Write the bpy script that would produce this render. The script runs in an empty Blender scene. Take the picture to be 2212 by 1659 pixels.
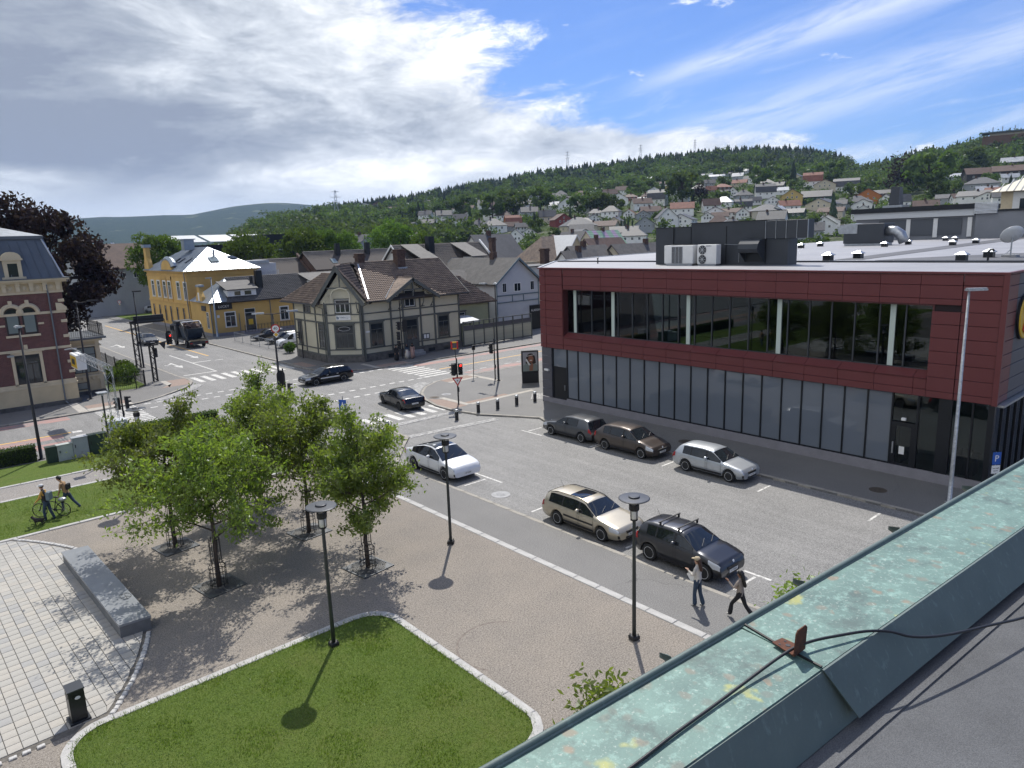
import bpy, bmesh, math, random
import numpy as np
from mathutils import Vector, Matrix, Quaternion
R = math.radians
rnd = random.Random(7)
C = bpy.context.scene.collection
SC = bpy.context.scene

# ------------------------------------------------------------------ camera
EYE = Vector((0.0, 0.0, 12.4))
HEAD, PITCH, ROLL = R(40.8), R(11.6), R(2.03)   # heading clockwise from +Y
fwd0 = Vector((math.sin(HEAD), math.cos(HEAD), 0)); rgt0 = Vector((math.cos(HEAD), -math.sin(HEAD), 0))
fw = fwd0 * math.cos(PITCH) + Vector((0, 0, -math.sin(PITCH)))
up0 = fwd0 * math.sin(PITCH) + Vector((0, 0, math.cos(PITCH)))
rt = rgt0 * math.cos(ROLL) - up0 * math.sin(ROLL); up = up0 * math.cos(ROLL) + rgt0 * math.sin(ROLL)
cam = bpy.data.cameras.new('camera'); cam_o = bpy.data.objects.new('camera', cam); C.objects.link(cam_o)
cam.sensor_fit = 'HORIZONTAL'; cam.sensor_width = 36; cam.lens = 36 * 1533 / 2212
cam.clip_start = 0.05; cam.clip_end = 30000
mw = Matrix((rt, up, -fw)).transposed().to_4x4(); mw.translation = EYE
cam_o.matrix_world = mw
SC.camera = cam_o

# ------------------------------------------------------------------ light and exposure
SUN_EL = R(53.0); SH = Vector((-0.675, -0.738, 0)).normalized()        # direction shadows fall on the ground
sun = bpy.data.lights.new('sun', 'SUN'); sun.energy = 3.75; sun.angle = R(0.6); sun.color = (1.0, 0.955, 0.88)
sun_o = bpy.data.objects.new('sun', sun); C.objects.link(sun_o)
ldir = (SH * math.cos(SUN_EL) + Vector((0, 0, -math.sin(SUN_EL)))).normalized()
sun_o.rotation_euler = ldir.to_track_quat('-Z', 'Y').to_euler(); sun_o.location = (60, 60, 120)
SC.view_settings.view_transform = 'Standard'; SC.view_settings.look = 'None'
SC.view_settings.exposure = 0.38; SC.view_settings.gamma = 1.0; SC.view_settings.use_curve_mapping = False
SC.cycles.max_bounces = 6; SC.cycles.diffuse_bounces = 2; SC.cycles.glossy_bounces = 3; SC.cycles.transmission_bounces = 4
SC.cycles.transparent_max_bounces = 6; SC.cycles.volume_bounces = 0
SC.cycles.caustics_reflective = False; SC.cycles.caustics_refractive = False

world = bpy.data.worlds.new('World'); SC.world = world; world.use_nodes = True
class NT:
    """tiny node helper"""
    def __init__(s, nt): s.nt = nt; s.L = nt.links
    def n(s, t, **k):
        x = s.nt.nodes.new(t)
        for a, b in k.items(): setattr(x, a, b)
        return x
    def put(s, inp, v):
        if isinstance(v, bpy.types.NodeSocket): s.L.new(v, inp)
        elif v is not None:
            try: inp.default_value = v
            except Exception: inp.default_value = (*v, 1.0)
    def m(s, op, a, b=None, c=None, clamp=False):
        x = s.n('ShaderNodeMath', operation=op, use_clamp=clamp)
        for i, v in enumerate((a, b, c)):
            if v is not None: s.put(x.inputs[i], v)
        return x.outputs[0]
    def vm(s, op, a, b=None):
        x = s.n('ShaderNodeVectorMath', operation=op); s.put(x.inputs[0], a)
        if b is not None: s.put(x.inputs[1], b)
        return x.outputs['Value'] if op in ('DOT_PRODUCT', 'LENGTH') else x.outputs[0]
    def noise(s, vec, scale, detail=3, rough=.55, dist=0, out='Fac'):
        x = s.n('ShaderNodeTexNoise'); s.put(x.inputs['Vector'], vec); x.inputs['Scale'].default_value = scale
        x.inputs['Detail'].default_value = detail; x.inputs['Roughness'].default_value = rough; x.inputs['Distortion'].default_value = dist
        return x.outputs[out]
    def mr(s, v, a, b, c=0., d=1., smooth=False):
        x = s.n('ShaderNodeMapRange'); x.interpolation_type = 'SMOOTHSTEP' if smooth else 'LINEAR'
        for i, q in enumerate((v, a, b, c, d)): s.put(x.inputs[i], q)
        return x.outputs[0]
    def mix(s, f, a, b, mode='MIX'):
        x = s.n('ShaderNodeMix', data_type='RGBA', blend_type=mode)
        s.put(x.inputs[0], f); s.put(x.inputs[6], a); s.put(x.inputs[7], b); return x.outputs[2]
    def ramp(s, v, pts):
        x = s.n('ShaderNodeValToRGB'); s.put(x.inputs[0], v); e = x.color_ramp.elements
        while len(e) < len(pts): e.new(0.5)
        for q, (p, c) in zip(e, pts): q.position = p; q.color = (*c, 1) if len(c) == 3 else c
        return x.outputs[0]
    def comb(s, a, b, c=0.):
        x = s.n('ShaderNodeCombineXYZ')
        for i, q in enumerate((a, b, c)): s.put(x.inputs[i], q)
        return x.outputs[0]
# ------------------------------------------------------------------ sky with clouds (world shader, by direction)
wt = world.node_tree; wt.nodes.clear(); w = NT(wt)
sky = w.n('ShaderNodeTexSky', sky_type='NISHITA'); sky.sun_disc = False; sky.sun_elevation = SUN_EL
sky.sun_rotation = math.atan2(-SH.x, -SH.y); sky.air_density = 1.0; sky.dust_density = 0.6; sky.ozone_density = 1.6; sky.altitude = 20
tcw = w.n('ShaderNodeTexCoord'); D = w.vm('NORMALIZE', tcw.outputs['Generated'])
dr = w.vm('DOT_PRODUCT', D, tuple(rgt0)); df = w.vm('DOT_PRODUCT', D, tuple(fwd0)); sx = w.n('ShaderNodeSeparateXYZ'); w.put(sx.inputs[0], D); dz = sx.outputs[2]
zz = w.m('MAXIMUM', w.m('ADD', dz, 0.10), 0.02)
pu = w.m('DIVIDE', dr, zz); pv = w.m('DIVIDE', df, zz)
plane = w.comb(pu, pv, 0.)
flat = w.comb(w.m('MULTIPLY', dr, 1.0), w.m('MULTIPLY', dz, 2.6), w.m('MULTIPLY', df, .6))
n1 = w.noise(flat, 3.6, 8, .60, .35); n2 = w.noise(flat, 10., 9, .70, .4); n3 = w.noise(plane, 1.3, 8, .6, .6)
# cloud bank: covers the left of the view, its edge moves right as it nears the skyline
edge = w.m('ADD', w.mr(dz, .30, .165, -.075, .09), w.mr(dz, .165, .095, 0., .33, True))
sd = w.m('SUBTRACT', edge, dr)                                     # >0 inside the bank
fld = w.m('ADD', sd, w.m('ADD', w.m('MULTIPLY', w.m('SUBTRACT', n1, .5), .52), w.m('MULTIPLY', w.m('SUBTRACT', n2, .5), .40)))
bank = w.mr(fld, -.03, .10, 0, 1, True)
# thick grey body at the left, bright broken part towards the edge, shaded underside; unseen part behind the view brightened as if sunlit, to lift the fill
lit = w.m('ADD', w.mr(dr, -.52, -.17, .20, .76, True), w.m('ADD', w.m('MULTIPLY', w.m('SUBTRACT', n1, .5), 1.9), w.m('MULTIPLY', w.m('SUBTRACT', n2, .5), 1.15)))
under = w.m('MULTIPLY', w.mr(dz, .085, .125, 0, 1, True), w.mr(dz, .20, .14, 0, 1, True))
lit = w.m('SUBTRACT', lit, w.m('MULTIPLY', under, w.mr(dr, .05, -.2, .05, .34)))
lit = w.m('ADD', lit, w.mr(df, .2, -.4, 0, .45, True))
ccol = w.ramp(lit, [(0., (.25, .285, .36)), (.35, (.38, .42, .485)), (.62, (.62, .66, .715)), (.88, (.93, .95, .98)), (1., (1.12, 1.12, 1.13))])
hcol = w.mix(w.mr(dz, .105, .03, 0, .9, True), ccol, (.70, .76, .83, 1))     # pale air low over the skyline
skyc = w.mix(1.0, sky.outputs[0], (.041, .058, .094, 1), 'MULTIPLY')
# high thin streaks on the open side
ang = w.m('SUBTRACT', dz, w.m('ADD', .145, w.m('MULTIPLY', dr, .235)))
st = w.comb(w.m('ADD', w.m('MULTIPLY', dr, 2.2), w.m('MULTIPLY', dz, 1.)), w.m('MULTIPLY', ang, 16.), 0.)
ns = w.noise(st, 2.4, 8, .66, .5)
width = w.mr(dr, .10, .7, .010, .032)
band = w.m('POWER', 2.7183, w.m('MULTIPLY', w.m('POWER', w.m('DIVIDE', ang, width), 2.), -1.))
band2 = w.m('POWER', 2.7183, w.m('MULTIPLY', w.m('POWER', w.m('DIVIDE', w.m('ADD', ang, .085), .03), 2.), -1.))
cir = w.m('MULTIPLY', w.m('ADD', band, w.m('MULTIPLY', band2, .8)), w.mr(ns, .30, .66, .15, 1, True))
cir = w.m('MULTIPLY', cir, w.mr(dr, .10, .30, 0, .66, True))
veil = w.m('MULTIPLY', w.mr(ns, .46, .78, 0, .55, True), w.mr(dz, .25, .10, .10, 1))
puff = w.mr(w.m('ADD', w.noise(flat, 7.5, 8, .62, .3), w.mr(dz, .22, .30, -.02, .06)), .615, .70, 0, .9, True)
thin = w.m('MAXIMUM', w.m('MAXIMUM', cir, veil), puff)
skyc = w.mix(thin, skyc, (.84, .88, .94, 1))
low = w.mr(dz, .115, .0, 0, .75, True)
skyc = w.mix(low, skyc, (.56, .68, .83, 1))
final = w.mix(bank, skyc, hcol)
bg = w.n('ShaderNodeBackground'); w.put(bg.inputs[0], final); bg.inputs[1].default_value = 1.0
wo = w.n('ShaderNodeOutputWorld'); w.L.new(bg.outputs[0], wo.inputs[0])

# ------------------------------------------------------------------ materials
MATS = {}
def mat(name, col, rough=.8, metal=0., var=.0, vscale=3., bump=0., bscale=40., spec=.5, col2=None, coat=0., detail=4, fine=0., fscale=60., alpha=None, sheen=0.):
    """principled material: colour broken up by two noises, optional bump"""
    if name in MATS: return MATS[name]
    m = bpy.data.materials.new(name); m.use_nodes = True; nt = m.node_tree; b = nt.nodes['Principled BSDF']; h = NT(nt)
    tc = h.n('ShaderNodeTexCoord').outputs['Object']
    c = (*col, 1)
    if var or col2:
        c2 = (*(col2 or [max(0, v * (1 - var)) for v in col]), 1)
        c1 = c if col2 else (*[min(1, v * (1 + var)) for v in col], 1)
        c = h.mix(h.mr(h.noise(tc, vscale, detail, .6), .32, .68), c1, c2)
    if fine: c = h.mix(h.mr(h.noise(tc, fscale, 2, .6), .3, .7, 0, 1), c, h.mix(1., c, (1 - fine,) * 3 + (1,), 'MULTIPLY'))
    h.put(b.inputs['Base Color'], c); b.inputs['Roughness'].default_value = rough; b.inputs['Metallic'].default_value = metal
    b.inputs['Specular IOR Level'].default_value = spec; b.inputs['Coat Weight'].default_value = coat; b.inputs['Coat Roughness'].default_value = .08
    if bump:
        bp = h.n('ShaderNodeBump'); bp.inputs['Strength'].default_value = bump; bp.inputs['Distance'].default_value = .02
        h.L.new(h.noise(tc, bscale, 3, .6), bp.inputs['Height']); h.L.new(bp.outputs[0], b.inputs['Normal'])
    MATS[name] = m; return m
def node_mat(name):
    m = bpy.data.materials.new(name); m.use_nodes = True; MATS[name] = m
    return m, NT(m.node_tree), m.node_tree.nodes['Principled BSDF']

# ------------------------------------------------------------------ mesh and object helpers
class MB:
    """collects shapes into ONE mesh"""
    def __init__(s): s.v = []; s.f = []; s.mi = []; s.cur = 0
    def add(s, vs, fs):
        o = len(s.v); s.v += [tuple(p) for p in vs]; s.f += [tuple(i + o for i in f) for f in fs]; s.mi += [s.cur] * len(fs); return s
    def box(s, c, d, rz=0., M=None, bev=0.):
        x, y, z = d[0] / 2, d[1] / 2, d[2] / 2
        if bev:
            b = min(bev, x * .45, y * .45, z * .45); vs = []; 
            for (zz_, k) in ((-z, b), (-z + b, 0), (z - b, 0), (z, b)):
                vs += [(-x + k + (b if not k else 0) * 0, -y + k, zz_), (x - k, -y + k, zz_), (x - k, y - k, zz_), (-x + k, y - k, zz_)]
            fs = [(3, 2, 1, 0), (12, 13, 14, 15)]
            for r in range(3):
                for i in range(4): j = (i + 1) % 4; fs.append((r * 4 + i, r * 4 + j, r * 4 + 4 + j, r * 4 + 4 + i))
        else:
            vs = [(-x, -y, -z), (x, -y, -z), (x, y, -z), (-x, y, -z), (-x, -y, z), (x, -y, z), (x, y, z), (-x, y, z)]
            fs = [(3, 2, 1, 0), (4, 5, 6, 7), (0, 1, 5, 4), (1, 2, 6, 5), (2, 3, 7, 6), (3, 0, 4, 7)]
        if M is not None: vs = [M @ Vector(p) for p in vs]
        elif rz:
            a, b_ = math.cos(rz), math.sin(rz); vs = [(p[0] * a - p[1] * b_, p[0] * b_ + p[1] * a, p[2]) for p in vs]
        return s.add([(p[0] + c[0], p[1] + c[1], p[2] + c[2]) for p in vs], fs)
    def bx(s, x0, x1, y0, y1, z0, z1, bev=0.): return s.box(((x0 + x1) / 2, (y0 + y1) / 2, (z0 + z1) / 2), (abs(x1 - x0), abs(y1 - y0), abs(z1 - z0)), bev=bev)
    def prism(s, poly, z0, z1, bottom=True):
        n = len(poly); vs = [(p[0], p[1], z0) for p in poly] + [(p[0], p[1], z1) for p in poly]
        fs = [tuple(range(n, 2 * n))] + ([tuple(range(n - 1, -1, -1))] if bottom else [])
        for i in range(n): j = (i + 1) % n; fs.append((i, j, n + j, n + i))
        return s.add(vs, fs)
    def ext(s, poly, d):
        """extrude a planar 3-D polygon along vector d"""
        n = len(poly); d = Vector(d); vs = [Vector(p) for p in poly] + [Vector(p) + d for p in poly]
        fs = [tuple(range(n, 2 * n)), tuple(range(n - 1, -1, -1))]
        for i in range(n): j = (i + 1) % n; fs.append((i, j, n + j, n + i))
        return s.add(vs, fs)
    def quad(s, *p): return s.add(p, [tuple(range(len(p)))])
    def tube(s, path, r, n=8, caps=True):
        """tube along path; r number or list"""
        P = [Vector(p) for p in path]; k = len(P); rs = r if isinstance(r, (list, tuple)) else [r] * k
        vs = []; u = None
        for i in range(k):
            t = (P[min(i + 1, k - 1)] - P[max(i - 1, 0)]); t = t.normalized() if t.length > 1e-9 else Vector((0, 0, 1))
            if u is None: u = t.orthogonal().normalized()
            else:
                u = u - t * u.dot(t); u = u.normalized() if u.length > 1e-6 else t.orthogonal().normalized()
            v = t.cross(u)
            for j in range(n): a = 2 * math.pi * j / n; vs.append(P[i] + (u * math.cos(a) + v * math.sin(a)) * rs[i])
        fs = []
        for i in range(k - 1):
            for j in range(n): q = (j + 1) % n; fs.append((i * n + j, i * n + q, i * n + n + q, i * n + n + j))
        if caps: fs += [tuple(range(n - 1, -1, -1)), tuple(range((k - 1) * n, k * n))]
        return s.add(vs, fs)
    def lathe(s, prof, c=(0, 0, 0), n=16, M=None):
        """profile [(r,z)...] turned about z"""
        k = len(prof); vs = []
        for r, z in prof:
            for j in range(n): a = 2 * math.pi * j / n; vs.append(Vector((r * math.cos(a), r * math.sin(a), z)))
        if M is not None: vs = [M @ p for p in vs]
        vs = [p + Vector(c) for p in vs]; fs = []
        for i in range(k - 1):
            for j in range(n): q = (j + 1) % n; fs.append((i * n + j, i * n + q, i * n + n + q, i * n + n + j))
        fs += [tuple(range(n - 1, -1, -1)), tuple(range((k - 1) * n, k * n))]
        return s.add(vs, fs)
    def ball(s, c, r, n=8, m=6):
        r = r if isinstance(r, (tuple, list)) else (r, r, r); vs = []; fs = []
        for i in range(m + 1):
            t = math.pi * i / m
            for j in range(n): a = 2 * math.pi * j / n; vs.append((c[0] + r[0] * math.sin(t) * math.cos(a), c[1] + r[1] * math.sin(t) * math.sin(a), c[2] + r[2] * math.cos(t)))
        for i in range(m):
            for j in range(n): q = (j + 1) % n; fs.append((i * n + j, i * n + n + j, i * n + n + q, i * n + q))
        return s.add(vs, fs)
    def mesh(s, name, mats, smooth=False):
        me = bpy.data.meshes.new(name); me.from_pydata(s.v, [], s.f)
        for m in (mats if isinstance(mats, (list, tuple)) else [mats]): me.materials.append(m)
        if any(s.mi): me.polygons.foreach_set('material_index', s.mi)
        if smooth: me.polygons.foreach_set('use_smooth', [True] * len(me.polygons))
        me.update(); return me
    def obj(s, name, mats, parent=None, smooth=False): return ob(name, s.mesh(name, mats, smooth), parent)
def ob(name, me, parent=None, loc=None, rz=0.):
    o = bpy.data.objects.new(name, me); C.objects.link(o)
    if parent is not None: o.parent = parent
    if loc is not None: o.location = loc
    if rz: o.rotation_euler = (0, 0, rz)
    return o
def tag(o, label=None, cat=None, group=None, kind=None):
    if label: o['label'] = label
    if cat: o['category'] = cat
    if group: o['group'] = group
    if kind: o['kind'] = kind
    return o
def thing(name, label, cat, loc=(0, 0, 0), rz=0., group=None): return tag(ob(name, None, None, loc, rz), label, cat, group)
def copy_tree(o, parent=None):
    c = o.copy(); C.objects.link(c); c.parent = parent
    for ch in o.children: copy_tree(ch, c)
    return c
def smooth_by_angle(o, deg=35):
    me = o.data; me.polygons.foreach_set('use_smooth', [True] * len(me.polygons)); me.set_sharp_from_angle(angle=R(deg)); return o
def sheet(name, poly, z, m, kind='structure', parent=None):
    mb = MB(); mb.quad(*[(p[0], p[1], z) for p in poly]); o = mb.obj(name, m, parent)
    if kind and parent is None: o['kind'] = kind
    return o
def lerp(a, b, t): return a + (b - a) * t
def interp(x, pts):
    if x <= pts[0][0]: return pts[0][1]
    for (a, p), (b, q) in zip(pts, pts[1:]):
        if x <= b: return p + (q - p) * (x - a) / (b - a)
    return pts[-1][1]
# ------------------------------------------------------------------ terrain: flat town, wooded hill, far ridges
def sstep(a, b, x): t = min(1, max(0, (x - a) / (b - a))); return t * t * (3 - 2 * t)
RIDGE = [(-3, .02), (-1.2, .03), (-.75, .012), (-.45, .008), (-.38, .022), (-.30, .040), (-.255, .047), (-.20, .051), (-.07, .064), (.06, .086), (.13, .093), (.25, .103), (.33, .107), (.39, .105), (.45, .092), (.485, .076), (.51, .080), (.58, .094), (.66, .110), (.74, .122), (.95, .125), (1.4, .08), (3, .03)]
FARR = [(-3, .04), (-1.2, .05), (-.72, .0475), (-.60, .0475), (-.55, .052), (-.47, .050), (-.43, .0455), (-.38, .0505), (-.33, .0525), (-.2, .05), (3, .045)]
SPROF = [(0, 0), (225, 0), (300, .07), (440, .27), (560, .40), (720, .56), (820, .74), (950, 1.0), (1150, 1.0), (1700, .7), (2400, .25), (2800, 0)]
def polar(x, y):
    f = x * fwd0.x + y * fwd0.y; r_ = x * rgt0.x + y * rgt0.y
    d = math.hypot(x, y); a = math.atan2(r_, f)
    return d, (math.tan(a) if abs(a) < 1.2 else math.copysign(2.57 + (abs(a) - 1.2), a))
def hill(x, y):
    d, t = polar(x, y)
    if d < 225: return 0.
    T = interp(t, RIDGE); cs = 1 / math.sqrt(1 + min(t * t, 1.5))
    z = max(0, (12.4 + 950 * T * cs)) * interp(d, SPROF) * sstep(.011, .03, T)
    # second, nearer spur on the right
    if d > 2300:
        F = interp(t, FARR); z = max(z, (12 + 4600 * F * cs) * sstep(2400, 4600, d) * (1 - .5 * sstep(4600, 8500, d)) * (1 + .10 * math.sin(t * 17 + 1) * sstep(3000, 4500, d)))
    z += (math.sin(x * .021 + 1.3) * math.cos(y * .017) * 1.6 + math.sin(x * .007) * math.cos(y * .0085 + 2) * 3.) * sstep(300, 600, d)
    return z
def ground_z(x, y): return max(hill(x, y), -.15) if math.hypot(x, y) > 240 else -.15
def build_terrain():
    rs = [0, 60, 120, 180, 225, 250, 275] + list(np.arange(300, 1200, 22)) + list(np.geomspace(1200, 7000, 36))
    az = [math.atan(t) for t in np.linspace(-.95, .95, 190)]; az = list(np.linspace(-math.pi, az[0], 40)[:-1]) + az + list(np.linspace(az[-1], math.pi, 40)[1:-1])
    vs = [(0, 0, -.15)]; fs = []; n = len(az)
    for r_ in rs[1:]:
        for a in az:
            x = r_ * (math.cos(a) * fwd0.x + math.sin(a) * rgt0.x); y = r_ * (math.cos(a) * fwd0.y + math.sin(a) * rgt0.y)
            vs.append((x, y, ground_z(x, y)))
    for j in range(n): fs.append((0, 1 + (j + 1) % n, 1 + j))
    for i in range(len(rs) - 2):
        for j in range(n):
            q = (j + 1) % n; a = 1 + i * n; fs.append((a + j, a + q, a + n + q, a + n + j))
    me = bpy.data.meshes.new('ground'); me.from_pydata(vs, [], fs); me.polygons.foreach_set('use_smooth', [True] * len(fs)); me.update()
    m, h, b = node_mat('terrain'); p = h.n('ShaderNodeNewGeometry').outputs['Position']
    dist = h.vm('LENGTH', p)
    g1 = h.mix(h.mr(h.noise(p, .045, 6, .6), .35, .65), (.045, .075, .022, 1), (.085, .11, .04, 1))
    g1 = h.mix(h.mr(h.noise(p, .11, 4, .6), .55, .66), g1, (.20, .19, .17, 1))
    wood = h.mix(h.mr(h.noise(p, .03, 6, .7), .35, .65), (.016, .032, .014, 1), (.030, .050, .020, 1))
    far = h.mr(dist, 640, 760); c = h.mix(far, g1, wood)
    vill = h.mr(h.noise(p, .006, 5, .65), .60, .66, 0, .8); vill = h.m('MULTIPLY', vill, h.mr(dist, 1800, 2600)); c = h.mix(vill, c, (.12, .14, .07, 1))
    town = h.mix(h.mr(h.noise(p, .08, 4, .6), .4, .6), (.16, .155, .145, 1), (.07, .095, .04, 1))
    c = h.mix(h.mr(dist, 330, 240), c, town)
    h.put(b.inputs['Base Color'], c); b.inputs['Roughness'].default_value = .95; b.inputs['Specular IOR Level'].default_value = .1
    bp = h.n('ShaderNodeBump'); bp.inputs['Strength'].default_value = 1.; bp.inputs['Distance'].default_value = 6.
    h.L.new(h.noise(p, .09, 5, .7), bp.inputs['Height']); h.L.new(bp.outputs[0], b.inputs['Normal'])
    me.materials.append(m); tag(ob('ground', me), kind='structure')
build_terrain()
# ------------------------------------------------------------------ streets, pavements, plaza
def asphalt(name, c1, c2, speck=.35, patch=.25, rough=.72):
    m, h, b = node_mat(name); p = h.n('ShaderNodeNewGeometry').outputs['Position']
    c = h.mix(h.mr(h.noise(p, .35, 5, .6), .35, .65), (*c1, 1), (*c2, 1))
    st = h.vm('MULTIPLY', p, (1.6, .12, 1.)); c = h.mix(h.mr(h.noise(st, 1., 4, .6), .45, .7, 0, patch), c, (*[v * 1.45 for v in c1], 1))
    c = h.mix(h.mr(h.noise(p, 2.2, 4, .65), .62, .74, 0, .35), c, (*[v * .6 for v in c2], 1))
    s1 = h.noise(p, 24., 4, .85); c = h.mix(h.mr(s1, .47, .66, 0, speck * 1.3), c, (.50, .49, .47, 1)); c = h.mix(h.mr(s1, .47, .32, 0, speck * 1.4), c, (.03, .03, .03, 1))
    vo = h.n('ShaderNodeTexVoronoi', feature='DISTANCE_TO_EDGE'); vo.inputs['Scale'].default_value = .17
    h.put(vo.inputs['Vector'], h.vm('ADD', p, h.vm('SCALE', h.noise(p, .8, 3, .6, out='Color'), None)) )
    crack = h.mr(vo.outputs['Distance'], .0, .0035, .55, 0); c = h.mix(h.m('MULTIPLY', crack, h.mr(h.noise(p, .12, 2), .5, .6)), c, (.03, .03, .03, 1))
    h.put(b.inputs['Base Color'], c); b.inputs['Roughness'].default_value = rough; b.inputs['Specular IOR Level'].default_value = .35
    bp = h.n('ShaderNodeBump'); bp.inputs['Strength'].default_value = .5; bp.inputs['Distance'].default_value = .012
    h.L.new(s1, bp.inputs['Height']); h.L.new(bp.outputs[0], b.inputs['Normal']); return m
M_ROAD = asphalt('road_asphalt', (.178, .175, .169), (.142, .140, .136), .45, .45)
M_PAVE = asphalt('pavement_asphalt', (.150, .146, .140), (.125, .122, .118), .3, .1)
def granular(name, c1, c2, c3, scale=21., bump=.9, big=.5):
    m, h, b = node_mat(name); p = h.n('ShaderNodeNewGeometry').outputs['Position']
    c = h.mix(h.mr(h.noise(p, big, 5, .62), .36, .64), (*c1, 1), (*c2, 1))
    n = h.noise(p, scale, 5, .85); c = h.mix(h.mr(n, .48, .66, 0, .7), c, (*c3, 1)); c = h.mix(h.mr(n, .48, .34, 0, .85), c, (.055, .048, .042, 1))
    c = h.mix(h.mr(h.noise(p, .16, 4, .6), .58, .72, 0, .35), c, (.17, .16, .155, 1))
    h.put(b.inputs['Base Color'], c); b.inputs['Roughness'].default_value = .95; b.inputs['Specular IOR Level'].default_value = .2
    bp = h.n('ShaderNodeBump'); bp.inputs['Strength'].default_value = bump; bp.inputs['Distance'].default_value = .02
    h.L.new(n, bp.inputs['Height']); h.L.new(bp.outputs[0], b.inputs['Normal']); return m
M_GRAVEL = granular('gravel', (.268, .236, .200), (.225, .202, .176), (.47, .43, .38))
M_PATH = granular('path_gravel', (.29, .265, .24), (.25, .235, .22), (.42, .40, .37))
M_STONE = mat('granite_light', (.48, .47, .45), .75, var=.16, vscale=2.5, fine=.3, fscale=45., bump=.25, bscale=30.)
M_KERB = mat('granite_beige', (.36, .335, .29), .8, var=.22, vscale=2., fine=.35, fscale=40., bump=.3, bscale=25.)
M_SETT = mat('granite_sett', (.50, .49, .47), .8, var=.4, vscale=4., fine=.3, fscale=30., bump=.4, bscale=20.)
M_SLAB = mat('concrete_slab', (.415, .40, .365), .85, var=.10, vscale=1.2, fine=.2, fscale=50.)
M_SLAB2 = mat('concrete_slab_warm', (.44, .415, .37), .85, var=.10, vscale=1.2, fine=.2, fscale=50.)
M_SLAB3 = mat('concrete_slab_grey', (.365, .36, .345), .85, var=.10, vscale=1.2, fine=.2, fscale=50.)
M_JOINT = mat('joint_sand', (.13, .12, .105), .95, var=.3, vscale=8.)
M_PAINT, h, b = node_mat('road_paint'); p = h.n('ShaderNodeNewGeometry').outputs['Position']; c = h.mix(h.mr(h.noise(p, 3., 4, .6), .35, .65), (.70, .69, .65, 1), (.55, .54, .51, 1)); h.put(b.inputs['Base Color'], h.mix(h.mr(h.noise(p, 7., 6, .8), .50, .60, 0, .85), c, (.19, .187, .18, 1))); b.inputs['Roughness'].default_value = .65
M_YPAINT = mat('yellow_paint', (.70, .40, .08), .6, var=.2, vscale=4.)
def grass_mat(name, c1, c2):
    m, h, b = node_mat(name); p = h.n('ShaderNodeNewGeometry').outputs['Position']
    c = h.mix(h.mr(h.noise(p, .9, 6, .65), .36, .64), (*c1, 1), (*c2, 1)); c = h.mix(h.mr(h.noise(p, .33, 5, .7), .50, .64, 0, .75), c, (.120, .140, .036, 1))
    c = h.mix(h.mr(h.noise(p, 3.5, 4, .7), .58, .72, 0, .45), c, (.065, .12, .022, 1))
    n = h.noise(h.vm('MULTIPLY', p, (1., 1., .4)), 30., 3, .8); c = h.mix(h.mr(n, .42, .62, 0, .7), c, (*[min(1, v * 1.5) for v in c2], 1)); c = h.mix(h.mr(n, .42, .30, 0, .6), c, (.035, .065, .012, 1))
    h.put(b.inputs['Base Color'], c); b.inputs['Roughness'].default_value = .9; b.inputs['Specular IOR Level'].default_value = .2
    bp = h.n('ShaderNodeBump'); bp.inputs['Strength'].default_value = 1.; bp.inputs['Distance'].default_value = .05
    h.L.new(n, bp.inputs['Height']); h.L.new(bp.outputs[0], b.inputs['Normal']); return m
M_GRASS = grass_mat('lawn_grass', (.076, .126, .020), (.098, .138, .027))
ZR_ = -.10
sheet('road', [(-120, -60), (220, -60), (220, 220), (-120, 220)], ZR_, M_ROAD)
P1 = [(-120, -60), (20.3, -60), (20.3, 33.8), (22.6, 36.6), (24, 38.2), (24, 43.5), (23.4, 46.5), (21.8, 49.5), (19.5, 51.5), (16.5, 52.4), (-120, 52.4)]
P2 = [(32.35, -60), (32.35, 33.8), (33.0, 35.4), (32.2, 36.9), (30.8, 39.3), (30.25, 42), (30.3, 44.2), (30.9, 46.6), (32.1, 49), (33.8, 50.9), (36, 52.1), (38.5, 52.5), (41, 52.1), (44, 51.8), (220, 51.6), (220, -60)]
P3 = [(-120, 64.1), (10.7, 64.05), (14.2, 64.4), (15.8, 65.2), (17.4, 66.5), (18.8, 67.8), (19.9, 69.1), (20.6, 70.6), (20.85, 72.3), (20.6, 75), (20.45, 220), (-120, 220)]
P4 = [(31.2, 220), (31.2, 73), (31.05, 69.5), (31.2, 67.4), (32, 65.4), (33.4, 63.8), (35.2, 62.7), (37.2, 62.3), (40.7, 62.3), (60, 61.7), (220, 61.0), (220, 220)]
for nm, P_ in (('pavement', P1), ('pavement', P2), ('pavement', P3), ('pavement', P4)):
    mb = MB(); mb.prism(P_, -.14, 0., bottom=False); o = mb.obj(nm, M_PAVE); o['kind'] = 'structure'
E2 = Vector((0, 0, 1))
def resample(poly, step, closed=False):
    pts = [Vector((p[0], p[1], 0)) for p in poly] + ([Vector((poly[0][0], poly[0][1], 0))] if closed else [])
    L = [0]
    for a, b in zip(pts, pts[1:]): L.append(L[-1] + (b - a).length)
    n = max(1, round(L[-1] / step)); out = []
    for i in range(n + 1):
        s_ = L[-1] * i / n; k = 0
        while k < len(L) - 2 and L[k + 1] < s_: k += 1
        t = (s_ - L[k]) / max(1e-9, L[k + 1] - L[k]); out.append(pts[k].lerp(pts[k + 1], t))
    return out
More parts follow.
